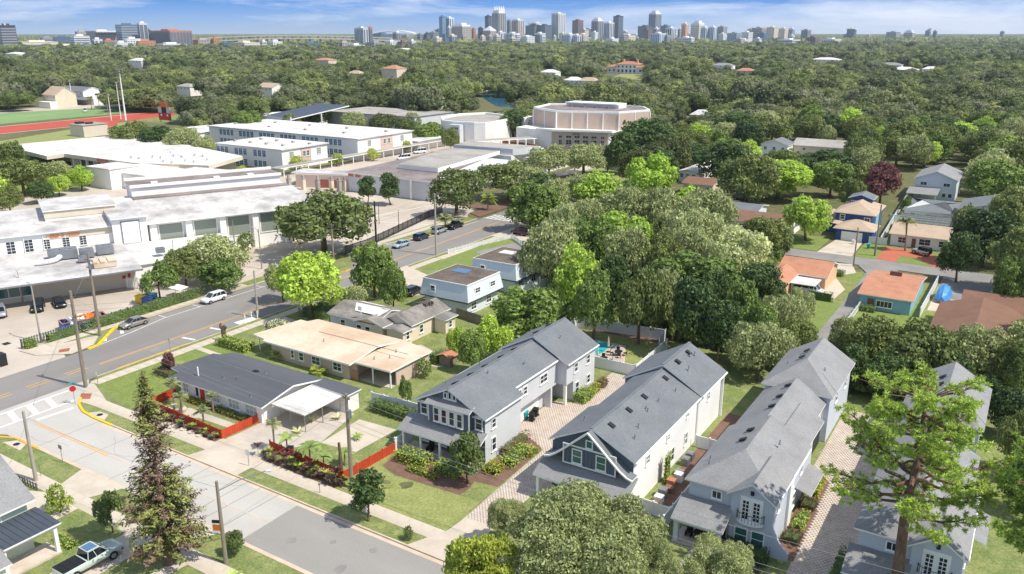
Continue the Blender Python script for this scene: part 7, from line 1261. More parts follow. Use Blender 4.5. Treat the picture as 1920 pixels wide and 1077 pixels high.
# palms
def palm_meshes(seed, nf, ln, w, m, droop):
    r2 = random.Random(seed); V = []; F = []
    for i in range(nf):
        a = i * 2.4; el = r2.uniform(-.25, 1.25); l = ln * r2.uniform(.8, 1.1); c, s_ = math.cos(a), math.sin(a); pts = []
        for k in range(9): t = k / 8; pts.append((l * t * math.cos(el) * (1 - .12 * t), l * t * math.sin(el) - droop * l * t * t))
        for k in range(1, 9):
            r0, z0 = pts[k - 1]; r1, z1 = pts[k]
            for sd in (-1, 1):
                for q in (0, .5):
                    rr, zz = r0 + (r1 - r0) * q, z0 + (z1 - z0) * q; ww = w * math.sin(math.pi * (k + q) / 9.5); e = (rr + (r1 - r0) * .9, zz - ww * .35 + (z1 - z0) * .6); b = len(V); hw = .045 * ln
                    V += [(c * rr, s_ * rr, zz), (c * (rr + hw), s_ * (rr + hw), zz), (c * e[0] - sd * s_ * ww, s_ * e[0] + sd * c * ww, e[1])]; F.append((b, b + 1, b + 2))
    me = np_mesh('fronds', np.array(V), np.array(F)); me.materials.append(M(m)); return me
PM = {'feather': palm_meshes(1, 26, 2.2, .75, 'palm_leaf', .45), 'short': palm_meshes(2, 34, 1.5, .6, 'palm_leaf', .5), 'areca': palm_meshes(3, 30, 2.0, .5, 'leaf_yellow', .45), 'fan': palm_meshes(4, 30, 1.6, .9, 'needle_green', .3)}
TK = {}
def palm(x, y, h, kind, s, label, group=None, lean=0.0):
    k = (round(h, 1), lean, s > 1.2)
    if k not in TK: TK[k] = MB().path([(0, 0, -.2), (lean * .4, 0, h * .5), (lean, 0, h)], [.24 if s > 1.2 else .14, .17 if s > 1.2 else .1, .2 if s > 1.2 else .1], 8).mesh('trunk'); TK[k].materials.append(M('palm_trunk'))
    root = thing('palm_tree', label, 'palm', (x, y, .1), 0, group); link('trunk', TK[k], None, root); f = link('fronds', PM[kind], None, root, (lean, 0, h), rnd.uniform(0, 6)); f.scale = (s, s, s)
x, y = G(1697, 472); palm(x, y, 6.6, 'short', 1.7, 'tall thick palm in front of the white ranch house', None, -.5)
x, y = G(835, 428); palm(x, y, 2.2, 'short', 2.0, 'stout palm by the parked cars at the fenced court'); x, y = G(915, 395); palm(x, y, 3.2, 'areca', 1.6, 'yellowing palm at the road edge beyond the parked cars')
palm(-89.9, 77.4, .5, 'areca', 1.0, 'yellow-green clump palm at the left end of the tan house wall'); palm(-80.3, 75.8, .5, 'areca', 1.0, 'yellow-green clump palm near the right windows of the tan house')
palm(-88.9, 58.9, 3.2, 'feather', .65, 'slim palm in the red-fenced garden, leftmost'); palm(-85.6, 57.6, 2.6, 'feather', .6, 'slim palm in the red-fenced garden, second from left'); palm(-80.6, 57.0, 2.2, 'feather', .6, 'short palm inside the red fence before the windows'); palm(-82.9, 60.2, 2.4, 'feather', .5, 'thin palm against the long windows'); palm(-68.8, 57.5, 3.4, 'feather', .6, 'slim palm at the left end of the right red fence')
palm(-11.6, 62.0, 1.0, 'fan', 1.3, 'green fan palm at the bottom edge by the paved lane'); palm(-25.5, 112, 2.6, 'short', .8, 'drooping palm at the back lawn', None)
for i, (px, py, h) in enumerate(((172, 205, 7), (187, 206, 9), (203, 214, 11), (1395, 320, 8), (424, 212, 9), (545, 195, 8))): x, y = G(px, py); palm(x, y, h, 'short', 1.9, ('short palm at the corner of the football field', 'bushy palm at the corner of the football field', 'tall slim palm at the corner of the football field', 'tall palm left of the dark oak above the white shed', 'slim palm above the campus oaks', 'slim palm behind the long classroom block')[i])
# ---- tall half-brown conifer in the near left corner
def conifer():
    root = thing('conifer_tree', 'tall narrow half-brown conifer standing over the truck at lower left', 'tree', (-60.5, 37.5, .1)); r2 = random.Random(4); rg = np.random.default_rng(4); Hc = 18.9
    t = MB().path([(0, 0, -.2), (0, 0, .6), (.1, 0, 6), (-.05, 0, 12), (0, 0, Hc)], [.5, .36, .26, .16, .04], 8); B = MB(); Gp = []; Gn = []; Bp = []; Bn = []
    z = 1.3
    while z < Hc - .2:
        f = (Hc - z) / Hc; rad = (3.1 * min(1, f * 1.35) ** .8) * (1.0 if z < 8 else .92) * (.8 if 9 < z < 12 else 1); nb = 7 if z < 15 else 5
        for i in range(nb):
            a = r2.uniform(0, 6.283); l = rad * r2.uniform(.5, 1.2); p0 = Vector((0, 0, z)); c, s_ = math.cos(a), math.sin(a); p1 = Vector((c * l * .55, s_ * l * .55, z + .12 * l)); p2 = Vector((c * l, s_ * l, z + .22 * l * r2.uniform(.3, 1.4))); B.path([p0, p1, p2], [.05, .03, .012], 4)
            dead = (8.6 < z < 13.6 and r2.random() < .85) or (z <= 8.6 and r2.random() < .42) or (z > 13.6 and r2.random() < .12); k = int(l * (25 if not (9 < z < 13.4) else 11))
            for j in range(k):
                q = r2.uniform(.25, 1.05); base = p0.lerp(p1, q / .55) if q < .55 else p1.lerp(p2, (q - .55) / .45); pt = base + Vector((r2.gauss(0, .16), r2.gauss(0, .16), r2.gauss(.02, .13))); d = Vector((c * .4, s_ * .4, 1)) + Vector((r2.gauss(0, .5), r2.gauss(0, .5), r2.gauss(0, .4))); d.normalize()
                (Bp if dead else Gp).append(tuple(pt)); (Bn if dead else Gn).append(tuple(d))
        z += .30
    link('trunk', t.mesh('trunk'), 'bark_pine', root); tag(link('branches', B.mesh('branches'), 'bark_pine', root), kind='stuff')
    leafpart('green_foliage', Gp, Gn, rg.uniform(.25, .6, len(Gp)), 'needle_dark', root, 5, .32); leafpart('brown_foliage', Bp, Bn, rg.uniform(.22, .5, len(Bp)), 'leaf_brown', root, 6, .32)
conifer()
# ---- two long-needled pines at the lower right
def pine(x, y, label, seed, trunk, tops, nbr, zlo, zhi, rad, ntuft=7):
    root = thing('pine_tree', label, 'tree', (x, y, .1)); r2 = random.Random(seed); rg = np.random.default_rng(seed); t = MB(); t.path([p[:3] for p in trunk], [p[3] for p in trunk], 9); B = MB(); T_ = []
    def at(z):
        for a, b in zip(trunk, trunk[1:]):
            if a[2] <= z <= b[2]: k = (z - a[2]) / (b[2] - a[2]); return Vector((a[0] + (b[0] - a[0]) * k, a[1] + (b[1] - a[1]) * k, z))
        return Vector(trunk[-1][:3])
    for i in range(nbr):
        z = zlo + (zhi - zlo) * (i + .5) / nbr; p0 = at(z); a = i * 2.4 + r2.uniform(-.5, .5); f = (z - zlo) / (zhi - zlo); l = rad * (1.0 - .45 * f) * r2.uniform(.55, 1.1) * (.75 if f < .12 else 1); c, s_ = math.cos(a), math.sin(a); rise = r2.uniform(.0, .35) * l
        pts = [p0]
        for k in range(1, 6): q = k / 5; pts.append(Vector((p0.x + c * l * q + r2.gauss(0, .12 * l / 5), p0.y + s_ * l * q + r2.gauss(0, .12 * l / 5), p0.z + rise * q - .22 * l * q * (1 - q) * 1.6 + r2.gauss(0, .1))))
        B.path(pts, [.15 * (1 - .13 * k) * (l / rad + .3) for k in range(6)], 5)
        for k in range(2, 6):
            for j in range(ntuft if k > 2 else 4):
                aa = a + r2.uniform(-1.2, 1.2); ll = r2.uniform(.4, 1.5) * (l / rad + .25); e = pts[k] + Vector((math.cos(aa) * ll, math.sin(aa) * ll, r2.uniform(-.1, .55)))
                if r2.random() < .75: B.path([pts[k], e], [.035, .015], 3)
                T_.append(e)
    for j in range(tops): p = at(zhi) + Vector((r2.gauss(0, 1.5), r2.gauss(0, 1.5), r2.uniform(-2.2, .8))); T_.append(p); B.path([at(zhi - 1), p], [.05, .02], 3)
    C = np.array([tuple(p) for p in T_]); m = 40; n = len(C) * m; base = np.repeat(C, m, axis=0); d = unit_dirs(n, rg); d[:, 2] = d[:, 2] * .8 + .25; d /= np.linalg.norm(d, axis=1)[:, None]; L_ = rg.uniform(.24, .46, n)[:, None]
    sd = np.cross(d, rg.normal(size=(n, 3))); sd /= np.linalg.norm(sd, axis=1)[:, None] + 1e-9; V = np.empty((n, 3, 3)); V[:, 0] = base + sd * .045; V[:, 1] = base - sd * .045; V[:, 2] = base + d * L_; V[:, :2] += d[:, None] * .06
    link('trunk', t.mesh('trunk'), 'bark_pine', root); tag(link('branches', B.mesh('branches'), 'bark_pine', root), kind='stuff'); link('needles', np_mesh('needles', V.reshape(-1, 3), np.arange(n * 3).reshape(n, 3)), 'needle_green', root)
pine(-4.3, 65.4, 'tall open pine with fluffy needle tufts, left of the two in the lower right', 21, [(0, 0, -.2, .55), (.0, 0, 4, .46), (-.15, .1, 9, .38), (.1, .2, 14, .26), (0, .3, 20.4, .08)], 34, 50, 9.6, 20.2, 6.5, 9)
pine(3.2, 61.2, 'leaning pine with dark trunk, right of the two in the lower right', 22, [(0, 0, -.2, .6), (.6, .6, 4, .5), (2.0, 2.0, 9, .42), (3.0, 3.2, 13, .34), (3.0, 4.2, 18.5, .1)], 30, 40, 9.5, 18.3, 5.2, 9)
plant('crim0', -98.4, 65.1, 1.9, 3.2, 'small black-leaved tree rising from the square hedge'); T(420, 612, 1, 1, 'bush0', 'x') if False else None
# ================================================================== STREET FURNITURE, FENCES, YARD THINGS
POLE = {}
def pole(key, px, py, h, m, label, r=.17, arms=(), lamp=None, transformer=False):
    x, y = G(px, py, .1); s = thing('utility_pole' if not lamp or arms else 'street_light', label, 'pole', (x, y, .1)); POLE[key] = Vector((x, y, h))
    link('pole', MB().path([(0, 0, -.2), (0, 0, h * .5), (0, 0, h)], [r * 1.25, r * 1.05, r * .8], 9).mesh('pole'), m, s)
    for z, L_ in arms:
        a = link('crossarm', MB().box(-L_ / 2, -.06, z - .07, L_ / 2, .06, z + .07).mesh('crossarm'), 'pole_wood', s)
        for dx in (-.45, 0, .45): link('insulator', MB().tube((dx * L_, 0, z + .07), (dx * L_, 0, z + .3), .05, .04, 6).mesh('insulator'), 'metal_gray', a)
    if transformer: link('transformer', MB().tube((.35, -.1, h - 2.6), (.35, -.1, h - 1.7), .26, .26, 10).mesh('transformer'), 'metal_gray', s)
    if lamp:
        dx, dy, z = lamp; e = (dx, dy, z + .5); link('lamp_arm', MB().path([(0, 0, z - .6), (dx * .45, dy * .45, z + .1), e], .045, 5).mesh('lamp_arm'), 'metal_gray', s); d = Vector((dx, dy)).normalized() * .45
        link('lamp_head', MB().tube((e[0], e[1], e[2]), (e[0] + d.x, e[1] + d.y, e[2] - .04), .09, .15, 8).mesh('lamp_head'), 'light_gray_wall', s)
    return s
pole('A', 161, 725, 13.6, 'pole_wood', 'tallest weathered wood pole at the street corner', .22, ((10.2, .9),), (-.9, .2, 11)); pole('B', 188, 630, 13.6, 'pole_wood', 'tall wood pole with equipment beside the blue container', .2, ((12.4, 2.2), (11.2, 1.6)), None, True)
pole('C', 68, 902, 8.2, 'pole_concrete', 'pale concrete pole on the near left grass strip', .17); pole('D', 424, 1057, 8.4, 'pole_wood', 'wood street light pole with long arm over the near walk', .16, (), (2.4, 3.4, 8.0)); pole('E', 660, 915, 10.8, 'pole_wood', 'wood pole with transformer at the end of the right red fence', .19, ((10.3, .9),), None, True)
pole('F', 484, 595, 8.2, 'pole_concrete', 'pale pole between the two broad roadside trees', .16); pole('G', 627, 510, 9.9, 'pole_wood', 'wood pole with guy wires against the biggest round oak', .17, ((9.6, 1.2),)); pole('H', 706, 465, 10.6, 'metal_dark', 'black pole with box at the fenced court corner', .2); pole('I', 818, 478, 13.4, 'pole_concrete', 'tall pale pole standing among the parked cars', .2, ((13, 1.2),))
pole('J', 77, 640, 9.0, 'pole_concrete', 'white lamp pole in the school yard, right of the black cars', .12, (), (-1.1, .2, 8.8)); pole('K', 43, 566, 5.5, 'pole_concrete', 'short white pole at the low glazed wing', .1, (), (-.8, .3, 5.2)); pole('L', 491, 504, 8.3, 'metal_gray', 'curved-top lamp pole in front of the gymnasium', .1, (), (-.9, -.2, 8.0)); pole('N', 443, 488, 8.6, 'pole_wood', 'thin wood pole among the yard trees', .13); pole('O', 329, 500, 5.5, 'metal_gray', 'thin grey pole against the low white roof', .08)
pole('P', 1600, 500, 8.2, 'pole_wood', 'leaning wood pole in front of the white garage door', .14); pole('Q', 1640, 480, 11.2, 'pole_wood', 'dark tall wood pole beside the blue house', .17); pole('R', 1783, 492, 10.5, 'pole_concrete', 'pale pole at the right of the ranch house drive', .17); pole('S', 711, 420, 5.6, 'metal_dark', 'dark lamp post on the fenced court, left', .07); pole('U', 748, 428, 4.6, 'metal_dark', 'dark lamp post on the fenced court, right', .07); pole('V', 1358, 375, 8, 'pole_wood', 'wood pole in the trees right of the grove', .14)
pole('W', 1010, 400, 11, 'pole_wood', 'wood pole by the road where it enters the trees', .17); POLE['X'] = Vector((8, 57, 10.5)); POLE['Y'] = Vector((-150, 20, 13)); POLE['Z'] = Vector((-108, 255, 12)); 
def wire(a, b, dz=0.0, off=(0, 0), sag=.02, r=.018):
    A, B = POLE[a] + Vector((*off, dz - .2)), POLE[b] + Vector((*off, dz - .2)); n = 12; L_ = (B - A).length; pts = [tuple(A.lerp(B, i / n) - A + Vector((0, 0, -4 * sag * L_ * (i / n) * (1 - i / n)))) for i in range(n + 1)]
    solo('power_line', MB().path(pts, r, 3), 'metal_gray', 'thin overhead wire sagging between the street poles', 'wire', tuple(A), 'overhead wires along the streets')
for dz, of in ((0, (0, 0)), (-1.2, (.1, 0)), (-2.0, (0, .1))): wire('I', 'Z', dz, of); wire('G', 'I', dz * .8, of); wire('F', 'G', dz * .6, of); wire('A', 'F', dz - .5, of)
for dz in (0, -2.6, -3.2): wire('E', 'X', dz); wire('A', 'E', dz - .6)
wire('A', 'B', -1); wire('B', 'Y', -.5); wire('C', 'D', -.3); wire('D', 'E', -.6); wire('A', 'C', -1.0); wire('G', 'H', -1.0); wire('Q', 'P', -.8); wire('Q', 'R', -.6)
# ---- signs
def sign_post(x, y, h, label, cat='sign', name='sign_post'):
    s = thing(name, label, cat, (x, y, .12)); link('post', MB().tube((0, 0, -.1), (0, 0, h), .035, .035, 6).mesh('post'), 'metal_gray', s); return s
def text_mesh(body, size, m, parent, loc, rot):
    cu = bpy.data.curves.new('lettering', 'FONT'); cu.body = body; cu.size = size; cu.align_x = 'CENTER'; cu.align_y = 'CENTER'; cu.extrude = .004; o = bpy.data.objects.new('tmp', cu); sc.collection.objects.link(o); dg = bpy.context.evaluated_depsgraph_get(); me = bpy.data.meshes.new_from_object(o.evaluated_get(dg)); bpy.data.objects.remove(o); t = link('lettering', me, m, parent); t.location = loc; t.rotation_euler = rot; return t
x, y = G(141, 757, .1); s = sign_post(x, y, 2.5, 'red stop sign with green street name plates at the street corner', 'stop sign', 'stop_sign'); az = R(58)
oc = [(.42 * math.cos(R(22.5 + 45 * i)), .42 * math.sin(R(22.5 + 45 * i))) for i in range(8)]
b = MB().prism(oc, 0, .03); b.xf(Matrix.Translation((0, 0, 2.1)) @ Matrix.Rotation(az, 4, 'Z') @ Matrix.Rotation(R(90), 4, 'X')); p_ = link('face', b.mesh('face'), 'red_sign', s)
oc2 = [(x_ * 1.09, y_ * 1.09) for x_, y_ in oc]; b = MB().prism(oc2, -.012, -.002); b.xf(Matrix.Translation((0, 0, 2.1)) @ Matrix.Rotation(az, 4, 'Z') @ Matrix.Rotation(R(90), 4, 'X')); link('border', b.mesh('border'), 'white_trim', p_)
nrm = Matrix.Rotation(az, 3, 'Z') @ Vector((0, -1, 0)); fx = p_.data; text_mesh('STOP', .3, 'white_trim', p_, tuple(Vector((0, 0, 2.1)) + nrm * .012), (R(90), 0, az))
for o_ in (p_,): o_.location = tuple(nrm * .06)
link('name_plate', MB().box(-.5, -.01, 2.62, .5, .01, 2.8).mesh('name_plate'), 'teal', s); q = link('name_plate', MB().box(-.01, -.5, 2.82, .01, .5, 3.0).mesh('name_plate'), 'teal', s)
for px, py, h, w, hh, m, lb in ((320, 662, 2.4, .45, .55, 'light_gray_wall', 'small white sign on a thin post at the far kerb by the hedge'), (184, 722, 1.9, .3, .5, 'white_trim', 'narrow white marker post at the corner lawn'), (118, 868, 2.2, .7, .5, 'metal_gray', 'grey sign seen from behind on the near left grass strip'), (467, 874, 2.0, .65, .7, 'white_trim', 'white sign on a post at the drive apron'), (273, 735, 1.8, .3, .4, 'metal_gray', 'thin post on the corner lawn left of the conifer'), (600, 925, 1.1, .25, .2, 'metal_gray', 'tiny thin marker in the near grass strip'), (77, 893, 1.3, .2, .2, 'metal_gray', 'short grey stake by the near left walk')):
    x, y = G(px, py, .1); s = sign_post(x, y, h, lb); link('panel', MB().box(-w / 2, -.03, h - hh, w / 2, -.045, h).mesh('panel'), m, s)
x, y = G(408, 1003, .1); s = thing('yard_sign', 'orange and white yard sign leaning beside the near light pole', 'sign', (x, y, .12), R(28)); link('panel', MB().box(-.45, -.02, .2, .45, .02, 1.2).mesh('panel'), 'white_trim', s); link('print', MB().box(-.36, -.026, .45, .36, -.021, 1.1).mesh('print'), 'orange_paint', s); link('top_panel', MB().box(-.4, -.02, 1.25, .35, .02, 1.6).mesh('top_panel'), 'metal_dark', s); link('frame', MB().box(-.46, -.03, 0, -.42, .03, 1.6).box(.42, -.03, 0, .46, .03, 1.6).mesh('frame'), 'white_trim', s)
for i, (px, py) in enumerate(((483, 598), (472, 600), (460, 606))): x, y = G(px, py, .1); solo('marker_post', MB().box(-.06, -.06, 0, .06, .06, 1.3).box(-.09, -.09, 1.3, .09, .09, 1.36), 'white_trim', 'white short post on the far walk beside the parking bay, %s' % ('right', 'middle', 'left')[i], 'post', (x, y, .12))
# dead stump
x, y = G(421, 640, .1); m = MB().path([(0, 0, -.1), (.05, 0, .9), (-.05, 0, 1.8), (.2, .1, 2.6)], [.5, .38, .36, .2], 9).path([(-.05, 0, 1.7), (-.5, -.1, 2.5), (-.45, 0, 2.9)], [.26, .24, .1], 7).path([(.1, 0, 1.8), (.55, .2, 2.4)], [.2, .14], 6); solo('tree_stump', m, 'bark', 'tall bare cut tree stump with three stubs on the lawn', 'stump', (x, y, .12))
for i, (x, y, h) in enumerate(((-57.9, 57.0, 4.2), (-58.3, 57.3, 3.2))): solo('palm_stump', MB().path([(0, 0, -.1), (0, 0, h * .6), (.1 * (i * 2 - 1), 0, h)], [.22, .17, .14], 8), 'bark', ('taller', 'shorter')[i] + ' bare brown palm trunk beside the transformer pole', 'stump', (x, y, .12))
# ---- fences
def fence(pts, h, step, label, m='vinyl_white', post='vinyl_white', z=.1, th=.05, group=None, gap=0.0, cap=True, name='fence', pw=.07, boards=0):
    root = thing(name, label, 'fence', (pts[0][0], pts[0][1], z), 0, group); PC = {}; pm = MB().box(-pw, -pw, 0, pw, pw, h + .08).box(-pw * 1.3, -pw * 1.3, h + .08, pw * 1.3, pw * 1.3, h + .13).mesh('post'); pm.materials.append(M(post))
    for k, (a, b) in enumerate(zip(pts, pts[1:])):
        a = Vector(a); b = Vector(b); L_ = (b - a).length; n = max(1, round(L_ / step)); ang = math.atan2(b.y - a.y, b.x - a.x); w = L_ / n - pw * 2
        kk = round(w, 2)
        if kk not in PC:
            mb = MB()
            if boards: bw = w / boards; [mb.box(i * bw + .01, -th / 2, .04, (i + 1) * bw - .01, th / 2, h + .02 * math.sin(i * 2.1)) for i in range(boards)]; mb.box(0, th / 2, h * .25, w, th / 2 + .04, h * .33).box(0, th / 2, h * .75, w, th / 2 + .04, h * .83)
            elif gap:
                q = 0
                while q < w: mb.box(q, -.02, .08, q + gap * .5, .02, h); q += gap
                mb.box(0, .02, .2, w, .05, .3).box(0, .02, h - .25, w, .05, h - .15)
            else: mb.box(0, -th / 2, .05, w, th / 2, h - .06).box(0, -th, h - .06, w, th, h).box(0, -th, .03, w, th, .12)
            PC[kk] = mb.mesh('panel'); PC[kk].materials.append(M(m))
        for i in range(n):
            p = a + (b - a) * (i / n) - Vector(pts[0]); link('post', pm, None, root, (p.x, p.y, 0), ang); d = (b - a).normalized() * pw; link('panel', PC[kk], None, root, (p.x + d.x, p.y + d.y, 0), ang)
        if k == len(pts) - 2: p = b - Vector(pts[0]); link('post', pm, None, root, (p.x, p.y, 0), ang)
    return root
fence([(-91.2, 60.9), (-91.2, 57.1), (-89.0, 56.7), (-76.2, 56.1), (-75.9, 61.2)], 1.15, 2.1, 'red painted wood fence around the front garden of the charcoal-roofed house', 'wood_red', 'wood_red', boards=7, pw=.06); fence([(-69.3, 57.3), (-57.3, 56.7), (-56.9, 64.6)], 1.15, 2.1, 'red painted wood fence around the pale court, right of the gravel drive', 'wood_red', 'wood_red', boards=7, pw=.06)
fence([(-67.8, 73.0), (-62, 73.4), (-56.6, 73.6)], 1.6, 2.3, 'white vinyl fence between back lawn and shrub row'); fence([(-57.0, 64.8), (-57.0, 67.7)], 1.6, 1.5, 'short white vinyl fence at the left end of the front porch')
fence([(-56.2, 94), (-59.2, 112.9), (-44.6, 114.9), (-44.0, 111)], 1.8, 2.35, 'tall white vinyl fence around the pool yard'); fence([(-42.8, 111), (-42.6, 99.3)], 1.8, 2.35, 'white vinyl fence along the right of the pool yard'); fence([(-49.0, 99.3), (-42.8, 99.3)], 1.7, 2.0, 'white gate fence across the end of the paved court')
fence([(-24.8, 66.2), (-24.9, 107)], 1.7, 2.35, 'long pale vinyl fence between middle house and stucco house'); fence([(-28.6, 68.4), (-24.9, 68.2)], 1.5, 1.8, 'short white gate fence beside the middle house'); fence([(-27.1, 198.5), (-30.2, 264)], 1.8, 2.6, 'long white vinyl fence running diagonally behind the blue house'); fence([(-29.5, 198.4), (-25.8, 198.6)], 1.6, 1.9, 'short white fence between blue house and ranch house')
fence([(-22.0, 151), (-22.2, 118)], 1.4, 2.4, 'white picket fence along the lane', gap=.25); fence([(-12.6, 148), (-12.4, 172)], 1.7, 2.4, 'white vinyl fence between sky blue house and covered boat'); fence([(-29.4, 226), (-14, 226)], 1.8, 2.4, 'white vinyl fence behind the screened enclosure'); fence([(-28.2, 84.2), (-25.0, 84.2)], 1.5, 1.5, 'small white fence behind the air conditioners')
fence([(-123.4, 127), (-123.6, 134.5), (-130.8, 166), (-131.8, 173)], 1.9, 2.5, 'black metal picket fence around the school court', 'metal_dark', 'black', gap=.24, pw=.04); fence([(-104.6, 139), (-103.2, 147.5), (-100.6, 158.5), (-94, 153)], 1.1, 2.3, 'white picket fence around the small front lawn across the road', gap=.22); fence([(-125.9, 59.2), (-125.9, 92)], 1.5, 3.0, 'dark chain fence behind the long roadside hedge', 'mesh_screen', 'metal_dark', gap=.4, pw=.03)
fence([(-78.5, 106.4), (-66, 104.0)], 1.7, 2.2, 'dark weathered wood fence behind the patched house', 'wood_gray', 'wood_gray', boards=8); fence([(-140.5, 86.6), (-137.2, 89.0)], 2.0, 1.9, 'white lattice gate screen at the end of the low wing', gap=.3); fence([(-76.5, 120.5), (-73.5, 135)], 1.7, 2.3, 'pale fence behind the farther mansard house')
for (x, y), lb in (((-82.9, 38.0), 'low wire garden fence at the near left lawn'),): fence([(-95, 37.6), (-82.9, 38.0)], .9, 2.4, lb, 'mesh_screen', 'metal_gray', gap=.5, pw=.02)
# front walk between fence 2 and trunk: retaining slabs, stepping stones, garden stones
for i in range(9): solo('garden_stone', MB().prism([(.5 * math.cos(t) * (1 + .2 * math.sin(3 * t + i)), .35 * math.sin(t)) for t in np.arange(0, 6.28, .9)], 0, .16), 'stone_border', 'flat pale stone edging the bed before the left red fence', 'stone', (-91 + i * 1.5, 55.05, .12), 'edging stones before the left red fence')
# ---- pool yard
s = Site('swimming_pool', 'turquoise swimming pool behind the left two-storey house', 'pool', (-53, 106)); s.part('coping', MB().box(-55.2, 103.6, .1, -50.2, 103.9, .22).box(-55.2, 108.9, .1, -50.2, 109.2, .22).box(-55.2, 103.9, .1, -54.9, 108.9, .22).box(-50.5, 103.9, .1, -50.2, 108.9, .22), 'concrete_walk'); glass('pool_water', '35B6C0', .05); s.part('water', MB().box(-54.9, 103.9, .12, -50.5, 108.9, .17), 'pool_water')
def furl(x, y, lb): s = thing('parasol', lb, 'parasol', (x, y, .13)); link('pole', MB().tube((0, 0, 0), (0, 0, 2.5), .03).mesh('pole'), 'metal_gray', s); link('canopy', MB().tube((0, 0, 1.0), (0, 0, 1.9), .2, .12, 8).tube((0, 0, 1.9), (0, 0, 2.55), .12, .03, 8).mesh('canopy'), 'concrete_walk', s); link('base', MB().tube((0, 0, 0), (0, 0, .1), .3, .3, 10).mesh('base'), 'black', s)
furl(-49.9, 105.6, 'folded cream parasol nearest the pool'); furl(-49.6, 101.4, 'folded cream parasol by the white gate fence')
def chair():
    s = thing('patio_chair', 'dark metal patio chair', 'chair', (0, 0, .13)); link('seat', MB().box(-.25, -.25, .4, .25, .25, .45).mesh('seat'), 'metal_dark', s); link('backrest', MB().box(-.25, .2, .46, .25, .25, .95).mesh('backrest'), 'metal_dark', s); lm = MB().tube((0, 0, 0), (0, 0, .4), .025).mesh('leg'); lm.materials.append(M('metal_dark')); [link('leg', lm, None, s, (a, b, 0)) for a in (-.22, .22) for b in (-.22, .22)]; return s
def table(x, y, lb): s = thing('patio_table', lb, 'table', (x, y, .13)); link('tabletop', MB().tube((0, 0, .68), (0, 0, .73), .6, .6, 14).mesh('tabletop'), 'metal_dark', s); link('leg', MB().tube((0, 0, 0), (0, 0, .68), .05).tube((0, 0, 0), (0, 0, .05), .3, .3).mesh('leg'), 'metal_dark', s)
table(-48.0, 105.2, 'round dark patio table right of the pool'); table(-48.7, 101.7, 'round dark patio table by the gate fence'); c0 = chair(); first = True
for tx, ty, lb in ((-48.0, 105.2, 'dark patio chair at the table right of the pool'), (-48.7, 101.7, 'dark patio chair at the table by the gate fence')):
    for k in range(4):
        a = k * 1.57 + .5; p = (tx + 1.0 * math.cos(a), ty + 1.0 * math.sin(a), .13); g = 'chairs: ' + lb
        if first: c0.location = p; c0.rotation_euler.z = a - 1.57; c0['label'] = lb; c0['group'] = g; first = False
        else: dup(c0, p, a - 1.57, 1, lb, g)
# ---- wheeled bins
def bin_(px, py, m, lb, rz=0):
    x, y = G(px, py, .13); s = thing('wheelie_bin', lb, 'bin', (x, y, .13), rz); b = MB(); b.v += [(-.26, -.28, .08), (.26, -.28, .08), (.26, .28, .08), (-.26, .28, .08), (-.33, -.36, 1.0), (.33, -.36, 1.0), (.33, .36, 1.0), (-.33, .36, 1.0)]; b.f += [(0, 1, 5, 4), (1, 2, 6, 5), (2, 3, 7, 6), (3, 0, 4, 7), (4, 5, 6, 7), (3, 2, 1, 0)]; b.m += [0] * 6; link('body', b.mesh('body'), m, s)
    link('lid', MB().slab([(-.36, -.42, 1.06), (.36, -.42, 1.06), (.36, .38, 1.13), (-.36, .38, 1.13)], .06).mesh('lid'), m, s); wm = MB().tube((-.04, 0, 0), (.04, 0, 0), .14, .14, 10).mesh('wheel'); wm.materials.append(M('rubber')); [link('wheel', wm, None, s, (a, .3, .14)) for a in (-.3, .3)]
bin_(984, 786, 'teal', 'teal wheeled bin by the garage door'); bin_(997, 790, 'black', 'black wheeled bin in front, right of the teal one', .3); bin_(1004, 781, 'black', 'black wheeled bin behind, farthest from the street', .2); bin_(545, 855, 'black', 'black bin behind the right red fence by the drive', .5); bin_(1628, 466, 'teal', 'teal bin at the white fence end near the dark pole'); bin_(735, 630, 'teal', 'teal bin against the patched house wall', .3); bin_(748, 628, 'black', 'black bin beside the teal one at the patched house')
# ---- school yard: open container full of scrap, play gear, low boxes
x, y = G(173, 612, 0); s = thing('skip_container', 'blue open container heaped with scrap in the school yard', 'skip', (x, y, 0), R(74)); s.location = (-127.6, 70.2, 0); a = MB(); L2, W2, hh = 3.4, 1.25, 1.5
a.box(-L2, -W2, .15, L2, -W2 + .08, hh).box(-L2, W2 - .08, .15, L2, W2, hh).box(-L2, -W2 + .08, .15, -L2 + .08, W2 - .08, hh).box(L2 - .08, -W2 + .08, .15, L2, W2 - .08, hh).box(-L2, -W2, .05, L2, W2, .14); link('body', a.mesh('body'), 'blue_bin', s); rb = MB(); [rb.box(-L2 + .4 + i * .6, -W2 - .07, .2, -L2 + .5 + i * .6, -W2, hh).box(-L2 + .4 + i * .6, W2, .2, -L2 + .5 + i * .6, W2 + .07, hh) for i in range(11)]; link('rib', rb.mesh('rib'), 'blue_bin', s); link('rim', MB().box(-L2 - .05, -W2 - .08, hh, L2 + .05, -W2 + .1, hh + .08).box(-L2 - .05, W2 - .1, hh, L2 + .05, W2 + .08, hh + .08).box(-L2 - .05, -W2 + .1, hh, -L2 + .12, W2 - .1, hh + .08).box(L2 - .12, -W2 + .1, hh, L2 + .05, W2 - .1, hh + .08).mesh('rim'), 'orange_terracotta', s)
r4 = random.Random(9)
